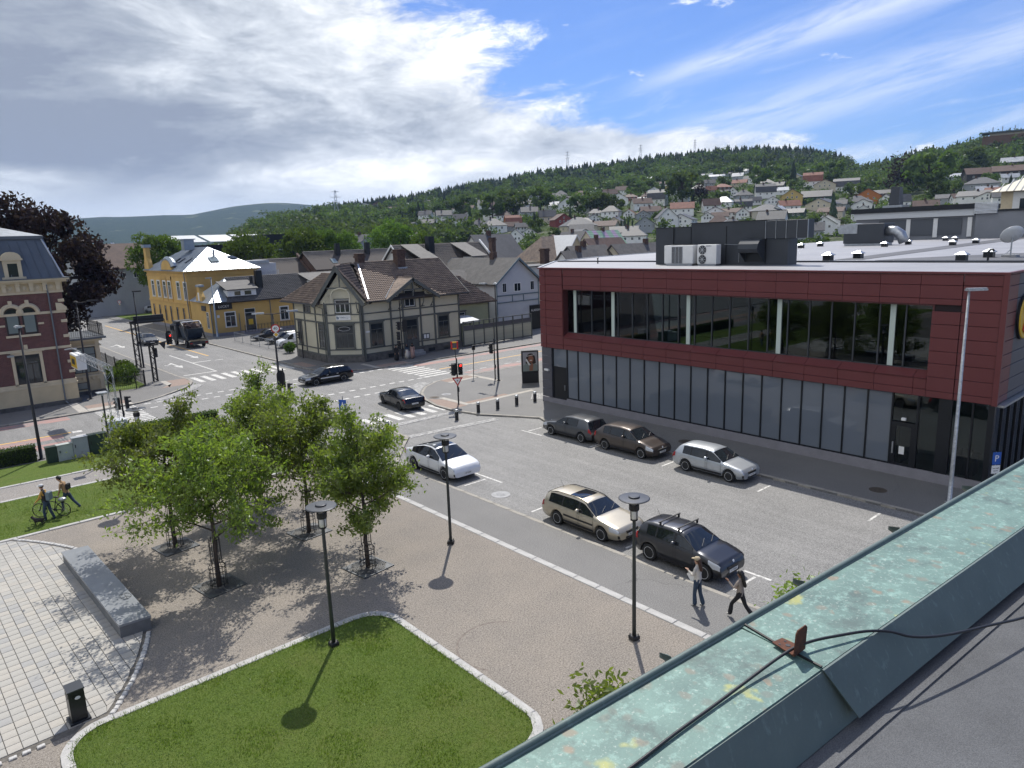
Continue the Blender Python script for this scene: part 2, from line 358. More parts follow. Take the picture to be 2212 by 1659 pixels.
def kerb(poly, width, ztop, zbot, step, m, side=0., closed=False, gap=.012, jit=.006, name='kerb', piece='kerb_stone'):
    """row of kerb stones along a line, each stone its own object"""
    root = tag(ob(name, None), kind='structure'); P = resample(poly, step, closed)
    dense = resample(poly, step / 6, closed); k6 = (len(dense) - 1) / (len(P) - 1)
    for i, (a, b) in enumerate(zip(P, P[1:])):
        d = b - a; L = d.length; t = d / L; nn = Vector((-t.y, t.x, 0)); g = gap / 2; o_ = side * width / 2
        Q = [dense[min(len(dense) - 1, round(i * k6 + j * k6 / 4))] for j in range(5)]; bend = max(abs((q - a).dot(nn)) for q in Q)
        if bend > .02:                                        # curved stone
            c = (a + b) / 2; Q = [a.lerp(b, .006)] + Q[1:4] + [b.lerp(a, .006)]; lo = []; hi = []
            for j, q in enumerate(Q):
                tt = (Q[min(4, j + 1)] - Q[max(0, j - 1)]).normalized(); n2 = Vector((-tt.y, tt.x, 0)); lo.append(q - c - n2 * width / 2); hi.append(q - c + n2 * width / 2)
            mb = MB(); mb.prism([(p.x, p.y) for p in lo + hi[::-1]], zbot, ztop); o = mb.obj(piece, m, root); o.location = (c.x, c.y, rnd.uniform(-jit, jit)); continue
        mb = MB(); h = (ztop - zbot); mb.box((0, 0, 0), (L - gap, width, h), bev=.018)
        o = mb.obj(piece, m, root); c = (a + b) / 2 + nn * o_
        o.location = (c.x, c.y, (ztop + zbot) / 2 + rnd.uniform(-jit, jit)); o.rotation_euler = (0, 0, math.atan2(t.y, t.x) + rnd.uniform(-.004, .004))
    return root
kerb([(20.19, -4), (20.19, 33.8), (22.5, 36.65), (23.89, 38.25), (23.89, 43.5)], .22, .012, -.18, 1.15, M_KERB, jit=.004)
kerb([(17.5, -3), (17.5, 36)], .30, .03, -.1, 1.12, M_STONE)
kerb([(32.46, 3), (32.46, 33.8), (33.1, 35.4), (32.3, 36.95), (30.9, 39.35), (30.36, 42), (30.41, 44.2), (31, 46.55), (32.2, 48.9), (33.9, 50.8), (36, 52), (38.5, 52.39), (41, 51.99), (60, 51.59)], .22, .012, -.18, 1.3, M_KERB)
kerb([(-6, 64.16), (10.7, 64.16), (14.2, 64.5), (15.8, 65.3), (17.3, 66.6), (18.7, 67.9), (19.8, 69.2), (20.5, 70.7), (20.75, 72.3), (20.49, 75), (20.35, 128)], .24, .012, -.18, 1.6, M_KERB)
kerb([(31.31, 140), (31.31, 73), (31.16, 69.5), (31.3, 67.5), (32.1, 65.5), (33.5, 63.9), (35.2, 62.81), (37.2, 62.41), (40.7, 62.41), (70, 61.6)], .24, .012, -.18, 1.8, M_KERB)
# --- gravel yard and lawns
GRAV = [(-60, -30), (17.38, -30), (17.38, 49.5), (-60, 49.5)]
sheet('gravel_yard', GRAV, .004, M_GRAVEL)
def rrect(x0, y0, x1, y1, r, n=7):
    out = []
    for cx, cy, a0 in ((x1 - r, y1 - r, 0), (x0 + r, y1 - r, 90), (x0 + r, y0 + r, 180), (x1 - r, y0 + r, 270)):
        for i in range(n): a = R(a0 + 90 * i / (n - 1)); out.append((cx + r * math.cos(a), cy + r * math.sin(a)))
    return out
LAWN = rrect(1.62, 11.75, 10.98, 20.15, .95)
def lawn_obj(poly, z=.035):
    mb = MB(); mb.prism(poly, -.02, z, bottom=False); return tag(mb.obj('lawn', M_GRASS), kind='structure')
lawn_obj(LAWN); kerb(rrect(1.5, 11.63, 11.1, 20.27, 1.07), .27, .055, -.1, 1.13, M_STONE, closed=True)
L2 = [(-40, 37.45), (16, 37.45), (16, 43.4), (-40, 43.4)]; L1 = [(-40, 46.4), (16, 46.4), (16, 50.6), (-40, 50.6)]
lawn_obj(L2); lawn_obj(L1)
sheet('gravel_path', [(-40, 43.5), (17.3, 43.5), (17.3, 46.3), (-40, 46.3)], .008, M_PATH)
for y in (37.3, 43.5, 46.3): kerb([(-6, y), (16.1, y)], .24, .05, -.1, 1.2, M_STONE)
# --- slab paving in a disc, ringed with setts
PC = Vector((-8.7, 28.6, 0)); PR = 14.0; TILT = R(2.1)
arc0 = [(PC.x + PR * math.cos(a), PC.y + PR * math.sin(a)) for a in np.linspace(R(-36.3), R(37.5), 40)]
arc = [p for p in arc0 if p[1] < 24.5] + [(4.7, 24.5), (4.45, 33.1)] + [p for p in arc0 if p[1] > 33.3]
sheet('paving_bed', [(-30, 20.35)] + arc + [(-30, 37.15)], .010, M_JOINT)
pav = tag(ob('slab_paving', None), kind='structure'); SX, SY = .335, .36
slabmeshes = []
for mm in (M_SLAB, M_SLAB2, M_SLAB3):
    mb = MB(); mb.box((0, 0, 0), (SX - .016, SY - .016, .04), bev=.006); slabmeshes.append(mb.mesh('paving_slab', mm))
slabs = []; cuts = []; ux = Vector((math.cos(TILT), math.sin(TILT), 0)); uy = Vector((-math.sin(TILT), math.cos(TILT), 0)); O0 = Vector((3.62, 24.6, 0))
for i in range(-42, 7):
    for j in range(-14, 37):
        c = O0 + ux * (i + .5) * SX + uy * (j + .5) * SY
        cor = [c + ux * a * SX / 2 + uy * b_ * SY / 2 for a in (-1, 1) for b_ in (-1, 1)]
        if all((p - PC).length < PR - .12 and 20.42 < p.y < 37.1 for p in cor): slabs.append((c.length, i, j, c)) if (c.x < 4.7 or not 24.3 < c.y < 33.2) else None
        elif (c - PC).length < PR + .06 and 20.48 < c.y < 37.05 and (c.x < 4.6 or not 24.3 < c.y < 33.2): cuts.append((c, [cor[0], cor[2], cor[3], cor[1]]))
slabs.sort(key=lambda t: t[0]); rest = MB()
def in_view(c): 
    q = c - EYE; d = q.dot(fw); return d > 1 and abs(q.dot(rt) / d) < .75 and abs(q.dot(up) / d) < .56
vis = [s_ for s_ in slabs if in_view(s_[3])]
for k, (d, i, j, c) in enumerate(vis[:300]):
    o = ob('paving_slab', slabmeshes[rnd.choice((0, 0, 0, 1, 1, 2))], pav, (c.x, c.y, .012 + rnd.uniform(-.003, .003)), TILT + rnd.uniform(-.006, .006))
done = set((s_[1], s_[2]) for s_ in vis[:300])
for d, i, j, c in slabs:
    if (i, j) in done: continue
    rest.cur = rnd.choice((0, 0, 0, 1, 1, 2)); rest.box((c.x, c.y, .012 + rnd.uniform(-.003, .003)), (SX - .016, SY - .016, .04), TILT)
for c, cor in cuts:                                           # slabs cut to the ring
    q4 = []
    for p in cor:
        p = c + (p - c) * .95; e = p - PC; p = PC + e * min(1, (PR - .11) / e.length); q4.append((p.x - c.x, min(37.1, max(20.42, p.y)) - c.y))
    mb = MB(); mb.prism(q4, -.02, .02); o = mb.obj('paving_slab', rnd.choice((M_SLAB, M_SLAB2, M_SLAB3)), pav); o.location = (c.x, c.y, .012)
tag(rest.obj('paving_slabs_far', [M_SLAB, M_SLAB2, M_SLAB3], pav), kind='stuff')
ring = tag(ob('sett_ring', None), kind='structure')
sett_me = []
for k in range(4):
    mb = MB(); mb.box((0, 0, 0), (rnd.uniform(.16, .2), rnd.uniform(.14, .19), .08), bev=.02); sett_me.append(mb.mesh('sett', M_SETT))
def ring_setts(P):
    for a, b in zip(P, P[1:]):
        d = b - a; o = ob('sett', rnd.choice(sett_me), ring, ((a + b) / 2) + Vector((rnd.uniform(-.01, .01), rnd.uniform(-.01, .01), .012 + rnd.uniform(-.008, .008))), math.atan2(d.y, d.x) + rnd.uniform(-.08, .08))
[ring_setts(resample([(p[0] + (p[0] - PC.x) * .005, p[1] + (p[1] - PC.y) * .005) for p in q_], .21)) for q_ in ([p for p in arc0 if p[1] < 24.6], [p for p in arc0 if p[1] > 33.2])]; ring_setts(resample([(-3, 20.3), (1.25, 20.3)], .30))
# --- setts laid in bands across the street and round the corners
def sett_band(pts, width, z, label, size=.13):
    mb = MB(); P = resample(pts, size); n = max(1, int(width / size))
    for a, b in zip(P, P[1:]):
        d = (b - a).normalized(); nn = Vector((-d.y, d.x, 0)); an = math.atan2(d.y, d.x)
        for k in range(n):
            c = (a + b) / 2 + nn * ((k + .5) / n - .5) * width
            mb.box((c.x, c.y, z - .03 + rnd.uniform(-.006, .006)), (size * rnd.uniform(.78, .9), width / n * rnd.uniform(.78, .9), .07), an + rnd.uniform(-.06, .06))
    return tag(mb.obj('granite_setts', M_SETT), label, 'cobbles', kind='stuff')
sett_band([(24.2, 41.7), (30.2, 41.6)], .62, -.08, 'farther band of pale setts crossing the side street')
sett_band([(24.1, 38.4), (30.9, 37.6)], .62, -.08, 'nearer band of pale setts crossing the side street')
sett_band([(31.2, 48.5), (32.2, 50.2), (33.6, 51.7), (35.2, 52.7)], 1.2, -.075, 'patch of setts along the rounded kerb by the traffic island')
sett_band([(15.6, 64.5), (17.6, 65.9), (19.3, 67.3), (20.6, 69.2)], 1.0, -.075, 'fan of setts along the kerb in front of the brick villa corner')
sett_band([(38.3, 41.2), (36.9, 39.8)], 1.0, .012, 'small triangle of setts at the red building corner')
M_SETTBED = mat('sett_bed', (.20, .19, .18), .95, var=.3, vscale=6.)
# curved scuff left by a turning vehicle on the gravel
mb = MB()
for c_, r0, a0, a1, w_ in (((12.6, 15.6), 1.35, 40, 215, .07), ((11.9, 17.0), 6., 205, 216, .05)):
    A_ = np.linspace(R(a0), R(a1), 24); mb.add([(c_[0] + (r0 + o_ * w_ / 2) * math.cos(a), c_[1] + (r0 + o_ * w_ / 2) * math.sin(a), .0065) for a in A_ for o_ in (-1, 1)], [(2 * i, 2 * i + 1, 2 * i + 3, 2 * i + 2) for i in range(23)])
tag(mb.obj('tyre_scuff', mat('scuffed_gravel', (.20, .17, .145), .95, var=.3, vscale=8.)), kind='structure')
# --- painted markings
mk = tag(ob('road_markings', None), kind='structure')
def paint(x0, x1, y0, y1, name='road_marking', m=M_PAINT, z=ZR_ + .004):
    k = 1.0 - z / 12.4 * 0
    mb = MB(); mb.quad((x0, y0, z), (x1, y0, z), (x1, y1, z), (x0, y1, z)); return mb.obj(name, m, mk)
def mpoly(pts, name='road_marking', m=M_PAINT, z=ZR_ + .004): mb = MB(); mb.quad(*[(p[0], p[1], z) for p in pts]); return mb.obj(name, m, mk)
K = 1.008
for i in range(22):
    x = (14.45 + i * 1.0) * K
    if not 31 < x: paint(x, x + .55, 63.35 * K, 63.62 * K, 'lane_dash')
    paint(x, x + .55, 61.4 * K, 61.65 * K, 'lane_dash')
for i in range(14): x = (22.5 + i * 1.0) * K; paint(x, x + .55, 54.3 * K, 54.58 * K, 'lane_dash'); paint(x, x + .55, 51.75 * K, 52.02 * K, 'lane_dash')
for i in range(9): x = 36.25; y = (54.3 + i * .92) * K; paint(x * K + (i % 3) * .1, (x + 3.2) * K, y, y + .42, 'zebra_stripe')
for i in range(8): y = (59.4 + i * .58) * K; paint(10.8 * K, 13.75 * K, y, y + .28, 'zebra_stripe')
for i in range(8): y = (55.0 + i * .58) * K; paint(10.8 * K, 13.75 * K, y, y + .28, 'zebra_stripe')
for i in range(11): x = (21.0 + i * 1.0) * K; paint(x, x + .5, 69.6 * K, 73.0 * K, 'zebra_stripe')
for i in range(7): x = (23.9 + i * .98) * K; paint(x, x + .5, 42.4 * K, 44.6 * K, 'zebra_stripe')
paint(21. * K, 24.3 * K, 74.65 * K, 74.95 * K, 'stop_line'); paint(24.15 * K, 24.32 * K, 74.95 * K, 91 * K, 'lane_line')
paint(24.32 * K, 26.3 * K, 82.5 * K, 82.8 * K, 'stop_line'); paint(26.7 * K, 27.6 * K, 82.3 * K, 82.55 * K, 'stop_line')
paint(27.2 * K, 27.38 * K, 86.5 * K, 140, 'centre_line', M_YPAINT)
def arrow(x, y, turn):
    mpoly([(x - .12, y + 4.), (x + .12, y + 4.), (x + .12, y + 1.2), (x - .12, y + 1.2)], 'lane_arrow')
    mpoly([(x - .45, y + 1.2), (x + .45, y + 1.2), (x, y - .6)], 'lane_arrow')
    if turn: mpoly([(x + .12 * turn, y + 3.6), (x + .8 * turn, y + 2.7), (x + .8 * turn, y + 2.4), (x + .12 * turn, y + 3.1)], 'lane_arrow'); mpoly([(x + .6 * turn, y + 2.95), (x + 1.05 * turn, y + 2.75), (x + .75 * turn, y + 2.0)], 'lane_arrow')
arrow(22.5 * K, 80.6 * K, -1); arrow(25.9 * K, 86.2 * K, 0); arrow(22.3 * K, 104.5 * K, -1)
# cycle lanes, worn red
m, h, b = node_mat('red_asphalt'); p = h.n('ShaderNodeNewGeometry').outputs['Position']
wn = h.mr(h.noise(h.vm('MULTIPLY', p, (.25, 1., 1.)), 1.5, 5, .7), .40, .52); c = h.mix(wn, (.20, .197, .19, 1), (.36, .19, .165, 1)); c = h.mix(h.mr(h.noise(p, 55., 2), .45, .65, 0, .3), c, (.42, .40, .38, 1))
h.put(b.inputs['Base Color'], c); b.inputs['Roughness'].default_value = .75
for x0, x1, y0, y1 in ((39.5, 120, 60.4, 61.5), (40.5, 120, 52.7, 54.0), (-30, 9.0, 62.6, 63.9), (-30, 7.6, 56.6, 57.7), (-30, 8.2, 54.0, 55.6)):
    paint(x0, x1, y0, y1, 'cycle_lane', m)
paint(40, 120, 57.2, 57.4, 'centre_line', M_YPAINT); paint(-30, 8.2, 57.85, 58.05, 'centre_line', M_YPAINT); paint(8.3, 8.9, 57.6, 58.15); paint(8.3, 8.9, 56.2, 56.7)
for i in range(6): paint(39.6 + 1.6 * i, 40.4 + 1.6 * i, 54.25, 54.4, 'lane_dash')
# parking bays
def bay(y, x0, x1, side):
    paint(x0, x1, y, y + .1, 'parking_line')
for y in (28.0, 22.9, 17.3, 12.4): paint(20.9, 22.3, y * K, y * K + .1, 'parking_line')
paint(22.5, 22.62, 27.0 * K, 29.6 * K, 'parking_line'); paint(22.4, 22.52, 12.0, 13.1, 'parking_line')
for y in (33.3, 27.9, 22.6, 16.9, 11.7): paint(30.3, 31.5, y * K, y * K + .1, 'parking_line')
paint(30.1, 30.2, 31.9 * K, 33.9 * K, 'parking_line')
# tactile and pale stone strips in the pavements
M_TACT = mat('tactile_red', (.33, .245, .20), .85, var=.15, vscale=4., fine=.3, fscale=30.)
M_PALE = mat('pale_flag', (.46, .43, .38), .85, var=.15, vscale=3., fine=.25, fscale=30.)
st = tag(ob('stone_strips', None), kind='structure')
def strip(pts, m, z=.004): mb = MB(); mb.quad(*[(p[0], p[1], z) for p in pts]); return mb.obj('stone_strip', m, st)
strip([(30.5, 44.2), (30.5, 42.3), (31.9, 42.3), (31.9, 45.4), (31.2, 46.5)], M_TACT); strip([(31.95, 42.5), (32.4, 42.5), (32.4, 46), (31.95, 46.2)], M_PALE)
strip([(32.4, 42.3), (39, 42.3), (39, 42.75), (32.4, 42.75)], M_PALE); strip([(32.4, 42.76), (36.5, 42.76), (36.5, 43.3), (32.4, 43.3)], M_TACT, .005)
strip([(36.3, 52.2), (39.4, 52.2), (39.4, 51.0), (36.3, 50.9)], M_TACT); strip([(36.3, 50.88), (39.6, 50.98), (39.6, 50.5), (36.3, 50.4)], M_PALE); strip([(39.45, 52.1), (40, 52.1), (40, 47.6), (39.45, 47.6)], M_PALE)
strip([(17.4, 69.6), (20.2, 69.6), (20.5, 71), (20.55, 73.2), (18.9, 73.2), (18.9, 71.3)], M_TACT); strip([(18.2, 69.6), (18.85, 71.3), (18.85, 73.4), (18.4, 73.4)], M_PALE)
strip([(10.6, 64.3), (13.9, 64.3), (13.9, 65.3), (10.6, 65.3)], M_PALE); strip([(10.7, 65.32), (13.8, 65.32), (13.8, 66.8), (10.7, 66.8)], M_TACT); strip([(9.9, 64.3), (10.55, 64.3), (10.55, 68.8), (9.9, 68.8)], M_PALE)
strip([(31.4, 69), (32.6, 69), (32.6, 72.6), (31.4, 72.6)], M_TACT); strip([(36.6, 62.6), (40, 62.6), (40, 64), (36.6, 64)], M_TACT); strip([(36.0, 62.6), (36.5, 62.6), (36.5, 66), (36.0, 66)], M_PALE)
# manhole covers
def manhole(x, y, z, m, label, r=.34):
    mb = MB(); mb.lathe([(r + .06, 0), (r + .06, .006), (r, .007), (r - .03, .003), (.01, .005)], (0, 0, 0), 20)
    for k in range(5): mb.box((0, (k - 2) * .11, .008), (.42 - abs(k - 2) * .1, .03, .008))
    o = mb.obj('manhole_cover', m); o.location = (x, y, z); return tag(o, label, 'manhole')
M_IRON = mat('cast_iron', (.09, .075, .06), .7, .3, var=.3, vscale=8.); M_CONC = mat('grey_concrete', (.36, .36, .36), .85, var=.15, vscale=3.)
manhole(21.2 * K, 25.7 * K, ZR_ + .004, M_CONC, 'pale round cover in the road beside the kerb behind the beige estate car', .42)
manhole(34.8, 24.5, .004, M_IRON, 'dark round cover on the pavement behind the silver hatchback'); manhole(34.1, 13.0, .004, M_IRON, 'rusty round cover on the pavement near the grey lamp post')
manhole(33.2, 46.8, .004, M_CONC, 'pale round cover in the corner pavement, farther of two'); manhole(31.9, 46.6, .004, M_IRON, 'rusty round cover at the corner kerb by the give way sign')
# ------------------------------------------------------------------ the red clad shop building
M_RED = mat('red_cladding', (.145, .038, .040), .42, var=.06, vscale=.6, spec=.4, fine=.06, fscale=9.)
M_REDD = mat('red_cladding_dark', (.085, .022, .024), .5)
M_GAP = mat('joint_backing', (.02, .012, .014), .9)  # dark red backing wall seen between the cladding panels
M_DARKM = mat('anthracite_metal', (.05, .056, .066), .45, .2, var=.08, vscale=1.)
M_FRAME = mat('black_frame', (.012, .014, .018), .35, .2)
M_GREYP = mat('grey_cladding', (.085, .085, .10), .5, var=.08, vscale=1.)
M_PLINTH = mat('grey_plinth', (.26, .25, .27), .85, var=.08, vscale=1.5, fine=.12, fscale=30.)
M_ROOFL = None
m, h, b = node_mat('roof_felt'); p = h.n('ShaderNodeNewGeometry').outputs['Position']
sp = h.n('ShaderNodeSeparateXYZ'); h.put(sp.inputs[0], p)
seam = h.m('LESS_THAN', h.m('FRACT', h.m('ADD', h.m('MULTIPLY', sp.outputs[1], .95), h.m('MULTIPLY', h.noise(p, .4, 2), .05))), .05)
c = h.mix(h.mr(h.noise(p, .25, 5, .6), .35, .65), (.30, .30, .31, 1), (.235, .235, .25, 1)); c = h.mix(h.m('MULTIPLY', seam, .5), c, (.15, .15, .16, 1)); c = h.mix(h.mr(h.noise(p, 1.2, 4, .6), .6, .75, 0, .4), c, (.22, .22, .22, 1))
h.put(b.inputs['Base Color'], c); b.inputs['Roughness'].default_value = .55; M_ROOFL = m
M_ROOFD = mat('roof_felt_dark', (.075, .077, .085), .7, var=.25, vscale=.3, fine=.1, fscale=20.)
M_WHITE = mat('white_paint', (.78, .78, .76), .5, var=.05, vscale=2.)
M_WHITEM = mat('white_metal', (.62, .64, .66), .4, var=.06, vscale=2.)
M_STEEL = mat('galvanised', (.42, .44, .46), .38, .75, var=.15, vscale=3.)
M_BLACK = mat('black_metal', (.012, .013, .016), .4, .3)
M_GLASSF = mat('frosted_glass', (.150, .172, .205), .03, var=.04, vscale=.3, spec=.5)
m, h, b = node_mat('clear_glass'); nt = m.node_tree; nt.nodes.remove(b)
tr = h.n('ShaderNodeBsdfTransparent'); tr.inputs[0].default_value = (.45, .53, .52, 1); gl = h.n('ShaderNodeBsdfGlossy'); gl.inputs['Roughness'].default_value = .01; gl.inputs[0].default_value = (.85, .9, .95, 1)
fr = h.n('ShaderNodeFresnel'); fr.inputs[0].default_value = 1.62; ms = h.n('ShaderNodeMixShader'); h.L.new(fr.outputs[0], ms.inputs[0]); h.L.new(tr.outputs[0], ms.inputs[1]); h.L.new(gl.outputs[0], ms.inputs[2])
h.L.new(ms.outputs[0], nt.nodes['Material Output'].inputs[0]); M_GLASS = m
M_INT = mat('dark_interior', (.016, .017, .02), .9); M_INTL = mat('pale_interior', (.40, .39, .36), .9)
M_COL = mat('pale_green_column', (.50, .58, .53), .7)
red = thing('shop_building', 'long two storey shop clad in dark red panels with glazed ground floor', 'shop', (36.8, 9.3, 0))
OX, OY = 36.8, 9.3
class LB(MB):
    """mesh builder in world coordinates, stored relative to a thing's origin"""
    def __init__(s, o): MB.__init__(s); s.o = o
    def obj(s, name, mats, parent=None, smooth=False):
        x, y, z = s.o; s.v = [(p[0] - x, p[1] - y, p[2] - z) for p in s.v]; return MB.obj(s, name, mats, parent, smooth)
RO = (OX, OY, 0)
def rpart(name, m, fn, parent=None):
    mb = LB(RO); fn(mb); return mb.obj(name, m, parent or red)
# carcass behind the panels
def carc(mb):
    mb.bx(36.9, 37.25, 9.4, 12.2, 4.2, 10.0); mb.bx(36.9, 37.25, 36.72, 39.0, 4.2, 10.0); mb.bx(36.9, 37.25, 12.2, 36.72, 8.66, 10.0); mb.bx(36.9, 37.25, 12.2, 36.72, 4.2, 5.08)
rpart('wall', M_GAP, carc)
def panel(y0, y1, z0, z1, x=36.8, m=M_RED, name='cladding_panel', g=.010):
    mb = LB(RO); mb.bx(x, x + .09, y0 + g, y1 - g, z0 + g, z1 - g, bev=.012); return mb.obj(name, m, red)
YJ = [38.46 - 1.8345 * i for i in range(16)]; YJ[-1] = 10.95; ZT = [10.08, 9.57, 8.945, 8.66]; ZC = [10.08, 9.57, 8.945, 8.36, 7.745, 7.1, 6.475, 5.88, 5.22, 4.55, 4.22]
YJ = [38.46 - 1.8345 * i for i in range(15)]   # down to 12.78
YJ = [y for y in YJ]                            # 38.46 ... 12.78
cols = list(zip(YJ[:-1], YJ[1:]))
for a, b_ in cols[1:] + [(YJ[-1], 11.0)]:
    for z1, z0 in zip(ZT, ZT[1:]): panel(b_, a, z0, z1)
for z1, z0 in zip(ZC, ZC[1:]):
    panel(38.48, 39.1, z0, z1); panel(36.72, 38.46, z0, z1) if z1 < 8.7 or z0 > 8.9 else panel(36.72, 38.46, z0, z1)
    panel(9.44, 10.98, z0, z1)
    if z1 < 8.7: panel(11.0, 12.2, z0, z1)
mb = LB(RO); mb.bx(36.74, 36.9, 9.2, 9.43, 4.2, 10.14); mb.obj('corner_trim', M_RED, red)
SILL = [YJ[1] + .06] + YJ[2:] + [12.2]
for a, b_ in zip(SILL, SILL[1:]):
    for z1, z0 in ((5.10, 4.58), (4.58, 4.22)): panel(b_, a, z0, z1)
    mb = LB(RO); mb.ext([(36.74, b_ + .012, 5.12), (36.74, a - .012, 5.12), (37.36, a - .012, 5.44), (37.36, b_ + .012, 5.44)], (0, 0, .03)); mb.obj('sill_panel', M_RED, red)
rpart('sill_carcass', M_GAP, lambda q: q.ext([(36.92, 12.2, 4.4), (36.92, 36.7, 4.4), (37.36, 36.7, 5.40), (37.36, 12.2, 5.40)], (.1, 0, 0)))
# coping, reveals
rpart('coping', M_RED, lambda q: (q.bx(36.70, 37.0, 9.2, 39.2, 10.1, 10.19), q.bx(36.95, 39.2, 9.2, 9.36, 10.1, 10.19)))
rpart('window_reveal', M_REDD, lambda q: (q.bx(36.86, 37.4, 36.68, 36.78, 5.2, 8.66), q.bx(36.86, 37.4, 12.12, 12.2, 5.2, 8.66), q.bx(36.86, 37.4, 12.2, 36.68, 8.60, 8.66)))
# upper strip window: one pane per bay
UM = [36.68, 35.75, 34.3, 33.09, 31.86, 30.61, 29.36, 28.14, 26.9, 25.68, 24.46, 23.24, 22.0, 20.78, 19.6, 18.37, 17.17, 15.96, 14.73, 13.5, 12.2]
for a, b_ in zip(UM, UM[1:]):
    mb = LB(RO); mb.bx(37.35, 37.37, b_, a, 5.44, 8.62); mb.obj('window_pane', M_GLASS, red)
    mb = LB(RO); mb.bx(37.30, 37.42, b_ - .035, b_ + .035, 5.44, 8.62); mb.obj('mullion', M_DARKM, red)
rpart('window_rail', M_DARKM, lambda q: (q.bx(37.3, 37.42, 12.2, 36.7, 5.38, 5.48), q.bx(37.3, 37.42, 12.2, 36.7, 8.56, 8.62)))
for y in (35.9, 32.3, 26.15, 20.1, 14.1): rpart('column', M_COL, lambda q: q.bx(37.28, 37.34, y - .13, y + .13, 5.49, 8.55))
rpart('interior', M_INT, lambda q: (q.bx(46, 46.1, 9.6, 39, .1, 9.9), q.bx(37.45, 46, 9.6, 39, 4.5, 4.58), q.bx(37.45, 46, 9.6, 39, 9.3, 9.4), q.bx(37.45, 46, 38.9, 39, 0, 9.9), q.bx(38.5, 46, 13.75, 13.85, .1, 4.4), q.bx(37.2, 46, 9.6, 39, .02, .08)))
# ground floor glazing
GM = [36.48, 35.39, 34.2, 32.97, 31.75, 30.54, 29.33, 28.1, 26.88, 25.66, 24.44, 23.22, 22.03, 20.83, 19.61, 18.43, 17.25, 16.09, 14.9, 13.69]
for a, b_ in zip(GM, GM[1:]):
    mb = LB(RO); mb.bx(37.0, 37.02, b_ + .03, a - .03, .56, 4.2); mb.obj('shop_window', M_GLASSF, red)
    mb = LB(RO); mb.bx(36.93, 37.06, b_ - .035, b_ + .035, .5, 4.2); mb.obj('mullion', M_FRAME, red)
for a, b_ in ((12.47, 11.6), (11.0, 10.2), (10.15, 9.55)):
    mb = LB(RO); mb.bx(37.0, 37.02, b_, a, .35, 4.2); mb.obj('shop_window', M_GLASS, red)
rpart('frame', M_FRAME, lambda q: (q.bx(36.95, 37.1, 13.66, 36.5, .5, .58), q.bx(36.93, 37.1, 11.02, 11.6, .35, 4.2), q.bx(36.9, 37.15, 9.3, 9.55, .2, 4.2), q.bx(36.93, 37.08, 10.14, 10.21, .35, 4.2), q.bx(36.95, 37.1, 9.3, 13.7, .3, .37), q.bx(36.93, 37.1, 12.45, 12.55, .3, 4.2), q.bx(36.93, 37.1, 36.44, 36.54, .4, 4.2)))
rpart('pale_room', M_INTL, lambda q: (q.bx(41, 41.1, 9.6, 13.7, .1, 4.4), q.bx(37.3, 41, 9.6, 13.7, .09, .12)))
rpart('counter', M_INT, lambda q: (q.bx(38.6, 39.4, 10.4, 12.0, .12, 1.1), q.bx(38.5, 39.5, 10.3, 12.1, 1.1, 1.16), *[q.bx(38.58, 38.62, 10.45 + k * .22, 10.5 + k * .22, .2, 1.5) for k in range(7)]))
rpart('plinth', M_PLINTH, lambda q: (q.bx(36.85, 37.2, 9.3, 36.5, -.1, .5), q.bx(36.85, 37.2, 36.5, 39.1, -.1, .36)))
d = rpart('door', M_FRAME, lambda q: (q.bx(36.95, 37.06, 12.55, 12.75, .36, 2.75), q.bx(36.95, 37.06, 13.45, 13.66, .36, 2.75), q.bx(36.95, 37.06, 12.75, 13.45, 2.55, 2.75), q.bx(36.95, 37.06, 12.75, 13.45, .36, .62)))
mb = LB(RO); mb.bx(36.99, 37.01, 12.75, 13.45, .62, 2.55); mb.obj('door_pane', M_GLASS, d)
mb = LB(RO); mb.bx(36.88, 36.93, 13.5, 13.56, 1.1, 1.7); mb.obj('handle', M_STEEL, d)
mb = LB(RO); mb.bx(36.965, 36.985, 13.0, 13.25, 1.1, 1.5); mb.obj('notice', M_WHITE, d)
mb = LB(RO); mb.bx(37.0, 37.02, 12.55, 13.66, 2.8, 4.2); mb.obj('transom_pane', M_GLASS, red)
rpart('door_lamp', M_WHITE, lambda q: q.bx(36.85, 36.98, 13.0, 13.2, 2.85, 3.0, .02))
d = rpart('door', M_FRAME, lambda q: q.bx(36.97, 37.06, 36.56, 37.92, .36, 2.75)); mb = LB(RO); mb.bx(36.9, 36.96, 36.7, 36.75, 1.1, 1.5); mb.obj('handle', M_STEEL, d)
mb = LB(RO); mb.bx(37.0, 37.02, 36.55, 37.95, 2.82, 4.2); mb.obj('shop_window', M_GLASSF, red)
rpart('frame', M_FRAME, lambda q: (q.bx(36.93, 37.1, 37.92, 38.02, .36, 4.2), q.bx(36.93, 37.1, 36.5, 38, 2.74, 2.83)))
for k in range(6): panel(38.03, 39.08, .4 + k * .635, .4 + (k + 1) * .635, 36.86, M_GREYP)
rpart('wall_lamp', M_WHITE, lambda q: q.bx(36.74, 36.86, 38.3, 38.75, 2.42, 2.58, .02))
